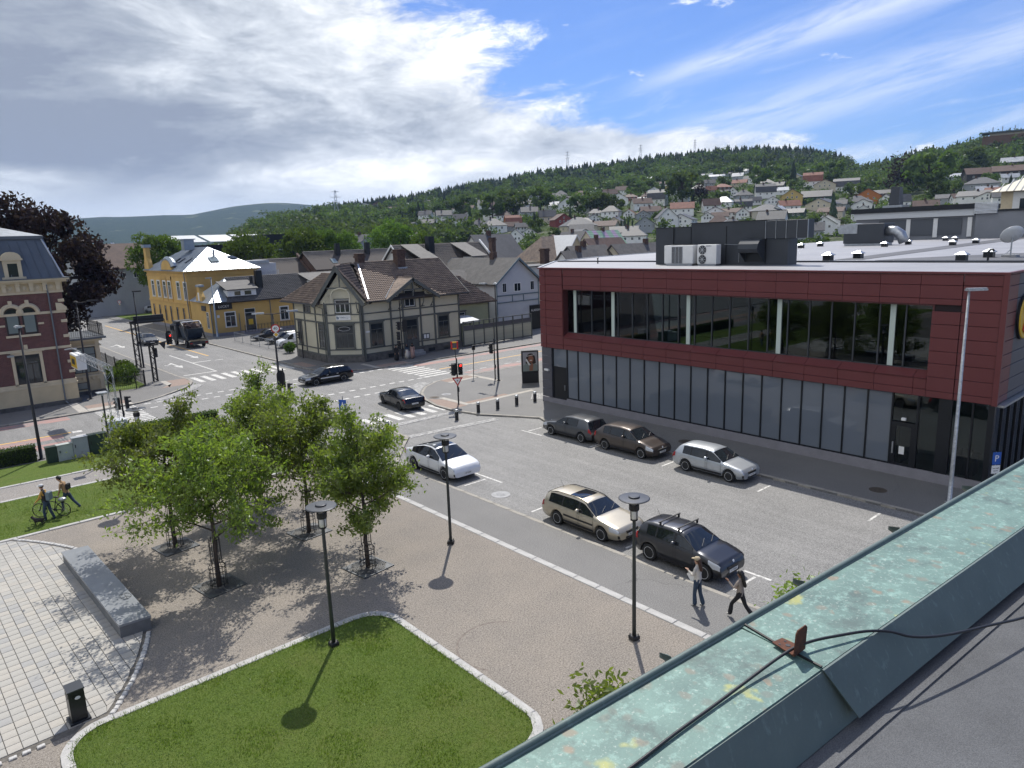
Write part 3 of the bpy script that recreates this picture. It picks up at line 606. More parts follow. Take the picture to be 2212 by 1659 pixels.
# right end wall (facing the low Y side)
for k, (z1, z0) in enumerate(zip(ZC, ZC[1:])):
    mb = LB(RO); mb.bx(36.95, 38.45, 9.27, 9.36, z0 + .014, z1 - .014, .01); mb.obj('cladding_panel', M_RED, red)
    mb = LB(RO); mb.bx(38.48, 41.5, 9.27, 9.36, z0 + .014, z1 - .014, .01); mb.obj('cladding_panel', M_GREYP, red)
    mb = LB(RO); mb.bx(41.53, 44.5, 9.27, 9.36, z0 + .014, z1 - .014, .01); mb.obj('cladding_panel', M_GREYP, red)
for k in range(6): mb = LB(RO); mb.bx(37.15 + k * 1.1, 38.2 + k * 1.1, 9.36, 9.38, .4, 4.1); mb.obj('shop_window', M_GLASS, red); mb = LB(RO); mb.bx(38.2 + k * 1.1, 38.26 + k * 1.1, 9.3, 9.42, .3, 4.15); mb.obj('mullion', M_FRAME, red)
rpart('wall', M_GREYP, lambda q: (q.bx(36.95, 118, 9.4, 9.6, 4.15, 10.1), q.bx(44.5, 118, 9.4, 9.6, 0, 4.15), q.bx(117.6, 118, 9.6, 52, 0, 10.1)))
rpart('canopy', M_STEEL, lambda q: q.bx(37.1, 44, 9.0, 9.36, 4.1, 4.2))
# round shop sign on the end wall
M_SY = mat('sign_yellow', (.62, .40, .03), .4); M_SR = mat('sign_red', (.45, .012, .02), .4)
sg = thing('round_sign', 'round yellow sign with red emblem on the end wall of the red shop', 'sign', (39.55, 9.2, 8.0))
MX = Matrix.Rotation(R(90), 4, 'X')
mb = MB(); mb.lathe([(.98, -.04), (1.02, 0), (1.0, .1), (.96, .12)], n=36, M=MX); mb.obj('disc', [M_SY], sg)
mb = MB(); mb.ext([(-.62, -.13, -.55), (-.2, -.13, -.75), (.0, -.13, -.2), (.45, -.13, -.7), (.7, -.13, -.5), (.3, -.13, .05), (.65, -.13, .55), (.3, -.13, .78), (.0, -.13, .3), (-.45, -.13, .75), (-.7, -.13, .45), (-.3, -.13, .0)], (0, -.05, 0)); mb.obj('emblem', M_SR, sg)
mb = MB(); mb.lathe([(1.06, -.06), (1.06, .05), (1.0, .06)], n=36, M=MX); mb.obj('rim', M_FRAME, sg)
# roof
RP = [(36.86, 9.36), (117.9, 9.36), (117.9, 53), (70, 53), (57, 51.4), (47, 47.6), (36.9, 39.1)]
rpart('roof', [M_ROOFL], lambda q: q.prism(RP, 9.75, 10.13))
rpart('roof_strip', M_ROOFD, lambda q: (q.prism([(60, 9.5), (60, 15), (52, 19.3), (49, 19.9), (49, 9.5)], 10.134, 10.15), q.prism([(50, 21.2), (117, 26.6), (117, 29.5), (50, 23)], 10.134, 10.152)))
rpart('roof_upstand', M_DARKM, lambda q: q.bx(46.6, 46.75, 9.5, 47.0, 10.13, 10.24))
rpart('roof_edge', M_STEEL, lambda q: q.ext([(36.9, 39.15, 10.1), (47, 47.65, 10.1), (57, 51.45, 10.1), (70, 53.05, 10.1), (70, 53.2, 10.1), (57, 51.6, 10.1), (47, 47.8, 10.1), (36.85, 39.3, 10.1)], (0, 0, .1)))
# dark plant room on the roof
pr = thing('plant_room', 'dark grey metal plant room on the red shop roof behind two white condensers', 'plant room', (43, 22, 10.13))
PO = (43, 22, 10.13)
def pp(name, m, fn): mb = LB(PO); fn(mb); return mb.obj(name, m, pr)
pp('housing', M_DARKM, lambda q: (q.bx(43.0, 45.2, 24.3, 30.0, 10.13, 12.97), q.bx(43.05, 46, 30.0, 33.1, 10.13, 12.74), q.bx(43.02, 44.2, 22.8, 24.3, 10.13, 11.8)))
for y in (24.3, 27.2, 30.0, 31.5): pp('seam', M_FRAME, lambda q: q.bx(42.97, 43.03, y - .02, y + .02, 10.2, 12.7))
pp('coping', M_FRAME, lambda q: (q.bx(42.95, 45.25, 24.25, 30.05, 12.95, 13.0), q.bx(43.0, 46.05, 30.05, 33.15, 12.73, 12.77)))
for k in range(4): pp('duct_panel', M_DARKM, lambda q: q.bx(42.9, 43.7, 21.5 + k * .7, 22.17 + k * .7, 11.8, 12.93, .02))
for k in range(5): pp('duct_edge', M_STEEL, lambda q: q.bx(42.86, 42.93, 21.47 + k * .7, 21.50 + k * .7, 11.8, 12.93))
def hood(q):
    prof = [(42.95, 10.9), (42.15, 10.95), (42.0, 11.2), (42.1, 11.5), (42.35, 11.75), (42.95, 11.82)]
    q.ext([(x, 24.35, z) for x, z in prof], (0, 1.4, 0)); q.ext([(42.95, 24.35, 10.3), (42.95, 24.35, 10.9), (42.2, 24.35, 10.95)], (0, .04, 0)); q.ext([(42.95, 25.7, 10.3), (42.95, 25.7, 10.9), (42.2, 25.7, 10.95)], (0, .04, 0))
pp('intake_hood', M_DARKM, hood); pp('intake_opening', M_FRAME, lambda q: q.bx(42.93, 42.99, 24.45, 25.65, 10.35, 11.2))
pp('conduit', M_STEEL, lambda q: q.tube([(42.96, 26.2, 10.3), (42.96, 26.2, 11.45), (42.96, 27.3, 11.5)], .02, 6))
# condensers
def text_on(s, size, loc, rot, m, parent, name='lettering', align='CENTER', ext=.004):
    cu = bpy.data.curves.new(name, 'FONT'); cu.body = s; cu.size = size; cu.align_x = align; cu.align_y = 'CENTER'; cu.extrude = ext; cu.resolution_u = 2
    to = bpy.data.objects.new(name, cu); C.objects.link(to); dg = bpy.context.evaluated_depsgraph_get(); me = bpy.data.meshes.new_from_object(to.evaluated_get(dg)); bpy.data.objects.remove(to)
    me.materials.clear(); me.materials.append(m); o = ob(name, me, parent, loc); o.rotation_euler = rot; return o
M_NAVY = mat('navy_print', (.02, .03, .10), .5)
c1 = thing('condenser_unit', 'white rooftop condenser with wide black coil grille beside plant room', 'condenser', (41.8, 30.2, 10.13))
mb = MB(); mb.bx(0, 1.0, -1.18, 1.2, .12, 1.38, .03); mb.obj('casing', M_WHITE, c1)
mb = MB(); mb.bx(-.015, .01, -.35, .55, .16, 1.28); mb.obj('coil', M_FRAME, c1)
mb = MB(); [mb.bx(-.03, -.01, -.35, .55, .2 + k * .058, .212 + k * .058) for k in range(19)]; [mb.bx(-.035, -.01, -.35 + k * .3, -.335 + k * .3, .16, 1.28) for k in range(4)]; mb.obj('grille', M_WHITEM, c1)
mb = MB(); mb.bx(.05, .95, -1.1, 1.1, 0, .12); mb.obj('skid', M_STEEL, c1)
mb = MB(); mb.lathe([(.42, 0), (.44, .04), (.36, .05), (.1, .03)], (.5, .5, 1.38), 20); mb.lathe([(.42, 0), (.44, .04), (.36, .05), (.1, .03)], (.5, -.5, 1.38), 20); mb.obj('fan_guard', M_FRAME, c1)
c2 = thing('condenser_unit', 'white rooftop condenser with two round fans one above the other', 'condenser', (41.85, 27.95, 10.13))
mb = MB(); mb.bx(0, .55, -.74, .74, .1, 1.40, .03); mb.obj('casing', M_WHITE, c2)
RY = Matrix.Rotation(R(-90), 4, 'Y')
for z in (.42, 1.05):
    mb = MB(); mb.lathe([(.29, 0), (.30, .02), (.27, .03)], (0, .33, z), 20, RY); f_ = mb.obj('fan', M_FRAME, c2)
    mb = MB(); [mb.lathe([(r_, .02), (r_ + .012, .035), (r_ + .012, .02)], (0, .33, z), 20, RY) for r_ in (.09, .16, .23)]; [mb.box((-.035, .33, z), (.012, .56, .02), M=Matrix.Rotation(R(k * 45), 4, 'X')) for k in range(4)]; mb.obj('fan_grille', M_WHITEM, f_)
text_on('AERMEC', .12, (-.004, -.15, 1.3), (R(90), 0, R(-90)), M_NAVY, c2)
mb = MB(); mb.bx(.05, .5, -.7, .7, 0, .1); mb.obj('skid', M_STEEL, c2)
# roof ventilators with hipped metal caps
def vent(i, x, y, label, s=.7):
    t = thing('roof_ventilator', label, 'roof vent', (x, y, 10.13), 0, 'square ventilators on the flat roof')
    mb = MB(); mb.bx(-s * .38, s * .38, -s * .38, s * .38, 0, s * .5); mb.obj('shaft', M_FRAME, t)
    mb = MB(); e = s * .5; mb.add([(-e, -e, s * .55), (e, -e, s * .55), (e, e, s * .55), (-e, e, s * .55), (-e, -e, s * .5), (e, -e, s * .5), (e, e, s * .5), (-e, e, s * .5), (0, -s * .12, s * .82), (0, s * .12, s * .82)], [(0, 1, 8), (1, 2, 9, 8), (2, 3, 9), (3, 0, 8, 9), (4, 5, 1, 0), (5, 6, 2, 1), (6, 7, 3, 2), (7, 4, 0, 3), (7, 6, 5, 4)]); mb.obj('cap', M_STEEL, t)
VL = [(49.4, 23.2, 'square roof ventilator nearest the dark plant room'), (52.3, 22.4, 'square roof ventilator second from the plant room, in line with the nearest'), (79.8, 40.7, 'square roof ventilator leftmost on the far part of the flat roof'), (85.5, 41.2, 'square roof ventilator just left of the air handling unit'),
      (80.5, 31.8, 'square roof ventilator right in front of the air handling unit'), (88.5, 32.4, 'square roof ventilator just right of the air handling unit'), (104, 33.6, 'left one of two roof ventilators close together by the far penthouse'), (103, 32.2, 'right one of two roof ventilators close together by the far penthouse'),
      (82, 25.8, 'square roof ventilator in front of the far penthouse shutters'), (88, 25.5, 'square roof ventilator rightmost in the far row, below the grey penthouse wall'), (48.8, 14.8, 'square roof ventilator with bright cap left of the satellite dish'), (53.2, 14.6, 'square roof ventilator right beside the satellite dish')]
for i, v_ in enumerate(VL): vent(i, *v_)
ah = thing('air_handling_unit', 'dark air handling unit with rounded steel hoods on the far roof', 'ventilation unit', (86, 36.5, 10.13))
mb = MB(); mb.bx(0, 3, -2.3, .6, .25, 2.5, .04); mb.obj('casing', M_DARKM, ah); mb = MB(); mb.bx(0, 3, .6, 2.2, .25, 1.6, .04); mb.obj('casing', M_DARKM, ah)
mb = MB(); prof = [(2.7, 1.4), (2.9, 1.9), (2.6, 2.4), (1.6, 2.55), (.6, 2.5), (.6, 1.4)]; mb.ext([(-.1, y, z) for y, z in prof], (2.4, 0, 0)); mb.obj('hood', M_STEEL, ah)
mb = MB(); mb.bx(.1, 2.9, -2.2, 2.1, 0, .25); mb.obj('base_frame', M_STEEL, ah); mb = MB(); mb.tube([(1, -2.3, 1.6), (1, -3.2, 1.6), (1, -3.8, 1.2), (1, -4.2, .3)], .55, 12); mb.obj('duct', M_STEEL, ah, True)
ds = thing('satellite_dish', 'large grey satellite dish on the flat roof at the right edge', 'satellite dish', (54, 13.65, 10.13))
aim = Vector((.55, .45, .55)).to_track_quat('Z', 'Y').to_matrix().to_4x4()
mb = MB(); mb.lathe([(.05, -.12), (.3, -.09), (.5, -.02), (.66, .09), (.66, .11), (.5, .0), (.3, -.07), (.05, -.10)], (0, 0, 1.35), 28, aim); mb.obj('reflector', M_WHITEM, ds, True)
mb = MB(); mb.tube([(0, 0, 0), (0, 0, 1.2)], .045, 8); mb.tube([(0, 0, .9), tuple(aim @ Vector((0, .1, .05)) + Vector((0, 0, 1.3)))], .03, 6); mb.obj('mast', M_STEEL, ds)
mb = MB(); mb.bx(-.4, .4, -.4, .4, 0, .14); mb.obj('ballast', M_CONC, ds)
mb = MB(); mb.tube([(0, 0, .5), (.35, .35, .14)], .015, 5); mb.tube([(0, 0, .5), (-.35, .3, .14)], .015, 5); mb.obj('strut', M_STEEL, ds)
vp = thing('vent_pipe', 'short black bent vent pipe standing on the flat roof by the dish', 'pipe', (48.3, 13.3, 10.13)); mb = MB(); mb.tube([(0, 0, 0), (0, 0, .55), (0, -.08, .66), (0, -.2, .68), (0, -.28, .58)], .06, 8); mb.obj('pipe', M_BLACK, vp)
mb = MB(); mb.tube([(0, 0, 0), (0, 0, .42)], .05, 8); mb.lathe([(.08, .42), (.08, .47), (.01, .5)], n=8); o = mb.obj('vent_pipe', M_BLACK); o.location = (44, 39.7, 10.13); tag(o, 'thin capped vent pipe near the left corner of the red roof', 'pipe')
# far penthouse with shutters, flue
fp = thing('roof_penthouse', 'grey and white rooftop building with roller shutters at the back of the flat roof', 'penthouse', (115, 40, 10.13)); FO = (115, 40, 10.13)
def fpp(name, m, fn): mb = LB(FO); fn(mb); return mb.obj(name, m, fp)
M_GREYW = mat('grey_render', (.22, .23, .25), .8, var=.06, vscale=.5); M_SHUT = mat('shutter_grey', (.10, .11, .125), .6); M_LOUV = mat('pale_louvre', (.55, .57, .58), .5)
fpp('wall', M_GREYW, lambda q: (q.bx(115.2, 125, 33.5, 50, 10.13, 13.3), q.bx(114.6, 124, 26.5, 33.5, 10.13, 13.7)))
fpp('fascia', M_LOUV, lambda q: q.bx(114.5, 125, 33.7, 50.1, 13.3, 14.2)); fpp('roof', M_FRAME, lambda q: (q.bx(114.2, 125.5, 33.6, 50.4, 14.2, 14.9), q.bx(114.4, 124.3, 26.3, 33.6, 13.7, 13.95)))
for k in range(9): fpp('louvre', M_WHITEM, lambda q: q.bx(114.1, 114.5, 30.9, 33.6, 13.5 + k * .17, 13.62 + k * .17))
for y0, y1 in ((35.3, 38.4), (38.9, 42.0), (42.6, 46.5)): fpp('roller_shutter', M_SHUT, lambda q: (q.bx(115.08, 115.2, y0, y1, 10.7, 13.0), *[q.bx(115.05, 115.08, y0, y1, 10.75 + k * .15, 10.83 + k * .15) for k in range(15)]))
for y in (34.3, 38.65, 42.3): fpp('pier', M_WHITE, lambda q: q.bx(115.0, 115.2, y - .28, y + .28, 10.4, 13.1))
fl = thing('roof_flue', 'tapering grey sheet metal flue on the far penthouse roof', 'flue', (116, 44.6, 15.0)); mb = MB(); mb.add([(-.8, -.75, 0), (.8, -.75, 0), (.8, .75, 0), (-.8, .75, 0), (-.6, -.55, 2.9), (.6, -.55, 2.9), (.6, .6, 3.0), (-.6, .6, 3.0)], [(0, 1, 5, 4), (1, 2, 6, 5), (2, 3, 7, 6), (3, 0, 4, 7), (4, 5, 6, 7)]); mb.obj('stack', M_DARKM, fl); mb = MB(); mb.bx(-1.3, 1.3, -1.4, 1.4, -.1, .25); mb.obj('base', M_STEEL, fl)
# ------------------------------------------------------------------ building helpers
def np_obj(name, V, F, mats, parent=None, smooth=False, mi=None):
    me = bpy.data.meshes.new(name); V = np.asarray(V, np.float32); F = np.asarray(F, np.int32); k = F.shape[1]
    me.vertices.add(len(V)); me.vertices.foreach_set('co', V.ravel()); me.loops.add(F.size); me.loops.foreach_set('vertex_index', F.ravel())
    me.polygons.add(len(F)); me.polygons.foreach_set('loop_start', np.arange(0, F.size, k, dtype=np.int32)); me.polygons.foreach_set('loop_total', np.full(len(F), k, np.int32))
    for m in (mats if isinstance(mats, (list, tuple)) else [mats]): me.materials.append(m)
    if mi is not None: me.polygons.foreach_set('material_index', np.asarray(mi, np.int32))
    if smooth: me.polygons.foreach_set('use_smooth', np.ones(len(F), bool))
    me.update(calc_edges=True); return ob(name, me, parent)
M_WIN = mat('window_glass', (.022, .028, .034), .04, spec=.7)
M_WINC = mat('curtained_glass', (.20, .235, .225), .06, spec=.6)
def inside(poly, x, y):
    c = False; n = len(poly); j = n - 1
    for i in range(n):
        xi, yi = poly[i]; xj, yj = poly[j]
        if (yi > y) != (yj > y) and x < (xj - xi) * (y - yi) / (yj - yi) + xi: c = not c
        j = i
    return c
TILE_V = np.array([(0, 0, .035), (.33, 0, .085), (.66, 0, .06), (1, 0, .035), (0, 1, .0), (.33, 1, .05), (.66, 1, .025), (1, 1, .0), (0, 0, .0), (.33, 0, .03), (.66, 0, .01), (1, 0, .0)], float)
TILE_F = np.array([(0, 1, 5, 4), (1, 2, 6, 5), (2, 3, 7, 6), (8, 9, 1, 0), (9, 10, 2, 1), (10, 11, 3, 2)])
def tiles(P, m, parent, origin, w=.26, hh=.34, pieces=0, exclude=None, name='roof_tiles'):
    """courses of pantiles over the planar roof polygon P (first edge = eave); the first `pieces` tiles are objects of their own"""
    P = [Vector(p) for p in P]; U = (P[1] - P[0]).normalized(); N = U.cross(P[2] - P[1]).normalized(); 
    if N.z < 0: N = -N
    V = N.cross(U).normalized(); o = P[0]; poly = [((p - o).dot(U), (p - o).dot(V)) for p in P]
    u0 = min(p[0] for p in poly); u1 = max(p[0] for p in poly); v0 = min(p[1] for p in poly); v1 = max(p[1] for p in poly); cells = []
    for j in range(int((v1 - v0) / hh) + 1):
        for i in range(int((u1 - u0) / w) + 1):
            cu, cv = u0 + (i + .5) * w, v0 + (j + .5) * hh
            if inside(poly, cu, cv):
                c = o + U * (cu - w / 2) + V * (cv - hh / 2)
                if exclude is None or not exclude(c): cells.append(c)
    if not cells: return
    off = Vector(origin); T = np.array([list(U * a * w + V * b * (hh + .03) + N * z) for a, b, z in TILE_V])
    if pieces:
        cells.sort(key=lambda c: c.length); me = bpy.data.meshes.new('roof_tile'); me.from_pydata([tuple(t) for t in T], [], [tuple(f) for f in TILE_F]); me.materials.append(m); me.update()
        for c in cells[:pieces]: ob('roof_tile', me, parent, c - off + N * rnd.uniform(0, .008))
        cells = cells[pieces:]
    if cells:
        base = np.array([list(c - off + N * rnd.uniform(0, .012)) for c in cells]); VV = (base[:, None, :] + T[None]).reshape(-1, 3); FF = (TILE_F[None] + (np.arange(len(cells)) * 12)[:, None, None]).reshape(-1, 4)
        tag(np_obj(name, VV, FF, m, parent), kind='stuff')
class Fac:
    """a facade plane: origin, direction along it, outward normal; boxes in (u, z, depth)"""
    def __init__(s, o, u, n, parent, origin): s.o = Vector(o); s.u = Vector(u).normalized(); s.n = Vector(n).normalized(); s.par = parent; s.org = Vector(origin)
    def pt(s, u, z, d=0.): return s.o + s.u * u + Vector((0, 0, z)) + s.n * d - s.org
    def bx(s, mb, u0, u1, z0, z1, d0, d1):
        vs = [s.pt(u, z, d) for d in (d0, d1) for u, z in ((u0, z0), (u1, z0), (u1, z1), (u0, z1))]
        mb.add(vs, [(0, 3, 2, 1), (4, 5, 6, 7), (0, 1, 5, 4), (1, 2, 6, 5), (2, 3, 7, 6), (3, 0, 4, 7)]); return mb
    def pane(s, mb, u0, u1, z0, z1, d): mb.quad(s.pt(u0, z0, d), s.pt(u1, z0, d), s.pt(u1, z1, d), s.pt(u0, z1, d)); return mb
    def part(s, name, m, boxes, parent=None):
        mb = MB()
        for b in boxes: s.bx(mb, *b)
        return mb.obj(name, m, parent or s.par)
    def poly(s, name, m, pts, d0, d1, parent=None): mb = MB(); mb.ext([s.pt(u, z, d0) for u, z in pts], s.n * (d1 - d0)); return mb.obj(name, m, parent or s.par)
    def window(s, u0, u1, z0, z1, mf, mt=None, nx=2, tr=.72, trim=.12, cornice=True, glass=None, sill=True, name='window'):
        f = .055; mb = MB(); zt = z0 + (z1 - z0) * tr
        s.bx(mb, u0, u0 + f, z0, z1, .0, .05); s.bx(mb, u1 - f, u1, z0, z1, .0, .05); s.bx(mb, u0 + f, u1 - f, z0, z0 + f, .0, .05); s.bx(mb, u0 + f, u1 - f, z1 - f, z1, .0, .05)
        for k in range(1, nx): uc = lerp(u0, u1, k / nx); s.bx(mb, uc - f / 2, uc + f / 2, z0 + f, (zt if tr < 1 else z1 - f), .005, .045)
        if tr < 1: s.bx(mb, u0 + f, u1 - f, zt, zt + f, .004, .048)
        o = mb.obj(name, mf, s.par)
        mb = MB(); s.pane(mb, u0 + f * .5, u1 - f * .5, z0 + f * .5, z1 - f * .5, .022); mb.obj('pane', glass or M_WIN, o)
        if mt is not None:
            t = trim; mb = MB(); s.bx(mb, u0 - t, u0, z0 - t * .5, z1, 0, .07); s.bx(mb, u1, u1 + t, z0 - t * .5, z1, 0, .07); s.bx(mb, u0 - t, u1 + t, z1, z1 + t, 0, .075)
            if cornice: s.bx(mb, u0 - t * 1.8, u1 + t * 1.8, z1 + t, z1 + t + .09, 0, .17)
            if sill: s.bx(mb, u0 - t * 1.2, u1 + t * 1.2, z0 - t * .5 - .07, z0 - t * .5, 0, .12)
            mb.obj('casing', mt, o)
        return o
# ------------------------------------------------------------------ timber corner house
def boards(name, col, col2, vertical=True, sc=9.):
    m, h, b = node_mat(name); p = h.n('ShaderNodeNewGeometry').outputs['Position']; s = h.n('ShaderNodeSeparateXYZ'); h.put(s.inputs[0], p)
    a = h.m('ADD', s.outputs[0], s.outputs[1]) if vertical else s.outputs[2]
    fr = h.m('FRACT', h.m('MULTIPLY', a, sc)); g = h.mr(h.m('ABSOLUTE', h.m('SUBTRACT', fr, .5)), .36, .5, 0, 1)
    c = h.mix(h.mr(h.noise(p, .8, 5, .6), .35, .65), (*col, 1), (*col2, 1)); c = h.mix(h.m('MULTIPLY', g, .55), c, (*[v * .35 for v in col], 1))
    h.put(b.inputs['Base Color'], c); b.inputs['Roughness'].default_value = .7
    bp = h.n('ShaderNodeBump'); bp.inputs['Strength'].default_value = .6; bp.inputs['Distance'].default_value = .03; h.L.new(h.m('SUBTRACT', 1., g), bp.inputs['Height']); h.L.new(bp.outputs[0], b.inputs['Normal']); return m
M_CREAM = boards('cream_boards', (.63, .59, .44), (.58, .545, .42), True, 7.5)
M_CREAMH = boards('cream_boards_level', (.63, .59, .44), (.58, .545, .42), False, 6.5)
M_TIMB = mat('grey_green_timber', (.10, .108, .10), .6, var=.12, vscale=2.)
M_TILEB = mat('brown_pantile', (.27, .20, .15), .8, var=.45, vscale=1.4, fine=.4, fscale=6., col2=(.125, .095, .08))
M_TILEG = mat('grey_pantile', (.125, .118, .112), .75, var=.35, vscale=1.2, fine=.3, fscale=6., col2=(.08, .076, .074))
M_RUB = mat('rubble_stone', (.11, .105, .10), .9, var=.4, vscale=2.2, bump=.6, bscale=6.)
M_CHIM = mat('old_brick', (.115, .07, .055), .9, var=.35, vscale=5., fine=.4, fscale=12.)
M_ZINC = mat('zinc_flashing', (.45, .47, .5), .35, .6)
TO = (37.05, 66.8, 0); th = thing('timber_house', 'cream timber corner house with dark frame, carved gables and brown tiled roof', 'house', TO)
def tp(name, m, fn, par=None): mb = LB(TO); fn(mb); return mb.obj(name, m, par or th)
foot = [(37.05, 66.8), (49.9, 66.8), (49.9, 76.6), (34.3, 77.2), (34.3, 69.5)]
tp('wall', M_CREAM, lambda q: (q.prism(foot, .7, 6.5), q.ext([(49.9, 66.9, 6.4), (49.9, 76.4, 6.4), (49.9, 71.6, 10.1)], (-.2, 0, 0))))
tp('plinth', M_RUB, lambda q: q.prism([(37.02, 66.72), (49.98, 66.72), (49.98, 76.6), (34.22, 77.2), (34.22, 69.47)], -.05, .74))
FF = Fac((37.05, 66.8, 0), (1, 0, 0), (0, -1, 0), th, TO); FL = Fac((34.3, 77.2, 0), (0, -1, 0), (-1, 0, 0), th, TO); s2 = math.sqrt(.5); FC = Fac((34.3, 69.5, 0), (s2, -s2, 0), (-s2, -s2, 0), th, TO); CL = 2.75 / s2 * 1.0
for F_, L in ((FF, 12.85), (FL, 7.7), (FC, 3.86)):
    for z0, z1, d in ((.72, .86, .09), (1.33, 1.45, .08), (4.2, 4.36, .08), (5.06, 5.18, .08), (6.2, 6.34, .08)): F_.part('rail', M_TIMB, [(0, L, z0, z1, 0, d)])
    for z0, z1 in ((.87, 1.32), (4.37, 5.05)): F_.part('board_panel', M_CREAMH, [(.02, L - .02, z0, z1, 0, .02)])
for F_, us in ((FF, (0.0, 3.45, 5.0, 7.3, 9.2, 12.68)), (FL, (0, 2.6, 5.3, 7.5)), (FC, (0., 3.64))):
    for u in us: F_.part('post', M_TIMB, [(u, u + .2, .74, 6.3, 0, .085)])
FF.window(.95, 2.45, 1.58, 4.0, M_TIMB, M_TIMB); FF.window(9.8, 11.2, 1.58, 4.0, M_TIMB, M_TIMB); FF.window(5.4, 6.7, 5.45, 7.2, M_WHITE, M_TIMB, cornice=False)
dr_ = FF.window(5.4, 6.9, .75, 4.0, M_TIMB, M_TIMB, nx=2, tr=.75, name='door', sill=False); FF.part('door_panel', M_TIMB, [(5.5, 6.12, .75, 1.75, .03, .06), (6.18, 6.8, .75, 1.75, .03, .06)], dr_); FF.part('handle', M_STEEL, [(6.05, 6.09, 1.7, 1.95, .06, .1)], dr_)
FF.part('doorstep', M_CONC, [(5.1, 7.2, -.02, .32, .08, .95), (5.1, 7.2, .32, .5, .08, .55)])
FF.part('notice_board', M_TIMB, [(7.55, 8.45, 1.55, 2.2, .02, .09)]); FF.part('notice', M_WHITE, [(7.65, 7.95, 1.65, 2.1, .092, .097), (8.05, 8.33, 1.65, 2.1, .092, .097)])
for u in (2.9, 8.2, 10.4): FF.part('cellar_window', M_WIN, [(u, u + .9, .12, .5, .08, .1)])
FF.part('street_sign', M_WHITE, [(.35, .85, 3.1, 3.28, .02, .04)])
FL.window(.9, 1.7, 1.6, 4.1, M_TIMB, M_TIMB); FL.window(6.0, 7.2, 1.6, 4.1, M_TIMB, M_TIMB); FL.window(2.7, 4.3, 5.2, 6.1, M_TIMB, None)
FC.window(.95, 2.9, 1.58, 4.0, M_TIMB, M_TIMB, nx=3, tr=.62); FC.window(1.15, 2.7, 5.35, 6.7, M_WHITE, M_TIMB, nx=3, tr=.7, cornice=False)
M_OV = mat('shop_oval', (.10, .03, .03), .4)
mb = MB(); pts = [(1.92 + .62 * math.cos(a), 3.62 + .22 * math.sin(a)) for a in np.linspace(0, 2 * math.pi, 28)[:-1]]; mb.ext([FC.pt(u, z, .03) for u, z in pts], FC.n * .02); ov = mb.obj('window_sign', M_FRAME, th)
mb = MB(); mb.tube([FC.pt(u, z, .055) for u, z in pts + pts[:1]], .016, 5); mb.obj('oval_ring', M_WHITE, ov)
# white board over the corner window
sg = tp('name_board', M_WHITE, lambda q: None) if False else FC.part('name_board', M_WHITE, [(1.15, 2.72, 4.55, 5.08, .06, .12)])
RC = Matrix((FC.u, Vector((0, 0, 1)), FC.n)).transposed().to_euler()
M_TEAL = mat('teal_print', (.02, .09, .14), .5)
text_on('Evangeliesenteret', .155, FC.pt(2.1, 4.88, .123), RC, M_TEAL, sg); text_on('hjelper mennesker til et nytt liv', .065, FC.pt(2.1, 4.73, .123), RC, M_TEAL, sg)
FC.part('logo', M_TEAL, [(1.22, 1.28, 4.66, 4.98, .121, .126), (1.31, 1.37, 4.66, 4.94, .121, .126), (1.4, 1.46, 4.66, 4.9, .121, .126)], sg)
# roofs (boards under tiles)
M_RB = mat('roof_board', (.06, .05, .045), .85)
def slab(name, pts, m, t=.12, par=None, org=TO):
    P = [Vector(p) for p in pts]; n = (P[1] - P[0]).cross(P[2] - P[1]).normalized(); n = n if n.z > 0 else -n
    mb = LB(org); mb.ext([p - n * t for p in P], n * t); return mb.obj(name, m, par or th)
MAINF = [(37.4, 66.05, 6.42), (50.8, 66.05, 6.42), (50.8, 71.6, 10.3), (39.3, 71.6, 10.3)]; MAINB = [(50.8, 77.3, 6.4), (36, 77.3, 6.4), (38, 71.6, 10.3), (50.8, 71.6, 10.3)]
A_ = Vector((35.05, 67.95, 10.2)); B_ = Vector((39.4, 72.3, 10.2)); CR = [(37.65, 65.95, 6.2), (41.6, 69.9, 6.2), tuple(B_), tuple(A_)]; CLf = [(36.8, 74.1, 6.1), (33.2, 70.4, 6.1), tuple(A_), tuple(B_)]
WL = [(33.6, 79.0, 6.3), (33.6, 69.6, 6.3), (37.3, 71.6, 9.2), (37.3, 75.6, 9.2)]; WB = [(45, 79, 6.3), (33.6, 79, 6.3), (37.3, 75.6, 9.2), (41, 75.6, 9.2)]
XG = [[(39.7, 65.95, 6.42), (39.7, 69.4, 6.42), (43.15, 69.4, 8.55), (43.15, 65.95, 8.55)], [(46.6, 69.4, 6.42), (46.6, 65.95, 6.42), (43.15, 65.95, 8.55), (43.15, 69.4, 8.55)]]
def main_z(y): return 6.42 + (y - 66.05) * (3.88 / 5.55)
def ch_z(x, y):
    q = Vector((x - A_.x, y - A_.y, 0)); d = abs(q.dot(Vector((s2, -s2, 0)))); t = q.dot(Vector((s2, s2, 0))); return 10.2 - d * (4.0 / 2.83) if t > -.1 else -9
def xg_z(x, y): return 8.55 - abs(x - 43.15) * (2.13 / 3.45) if y < 69.3 else -9
for nm, P_ in (('roof', MAINF), ('roof', MAINB), ('roof', CR), ('roof', CLf), ('roof', WL), ('roof', WB), ('roof', XG[0]), ('roof', XG[1])): slab(nm, P_, M_RB)
tiles(MAINF, M_TILEB, th, TO, .25, .33, 240, lambda c: ch_z(c.x, c.y) > c.z + .05 or xg_z(c.x, c.y) > c.z + .05)
tiles(CR, M_TILEB, th, TO, .25, .33, 40, lambda c: main_z(c.y) > c.z + .1); tiles(CLf, M_TILEB, th, TO, .25, .33, 0); tiles(WL, M_TILEB, th, TO, .25, .33, 20, lambda c: ch_z(c.x, c.y) > c.z + .05)
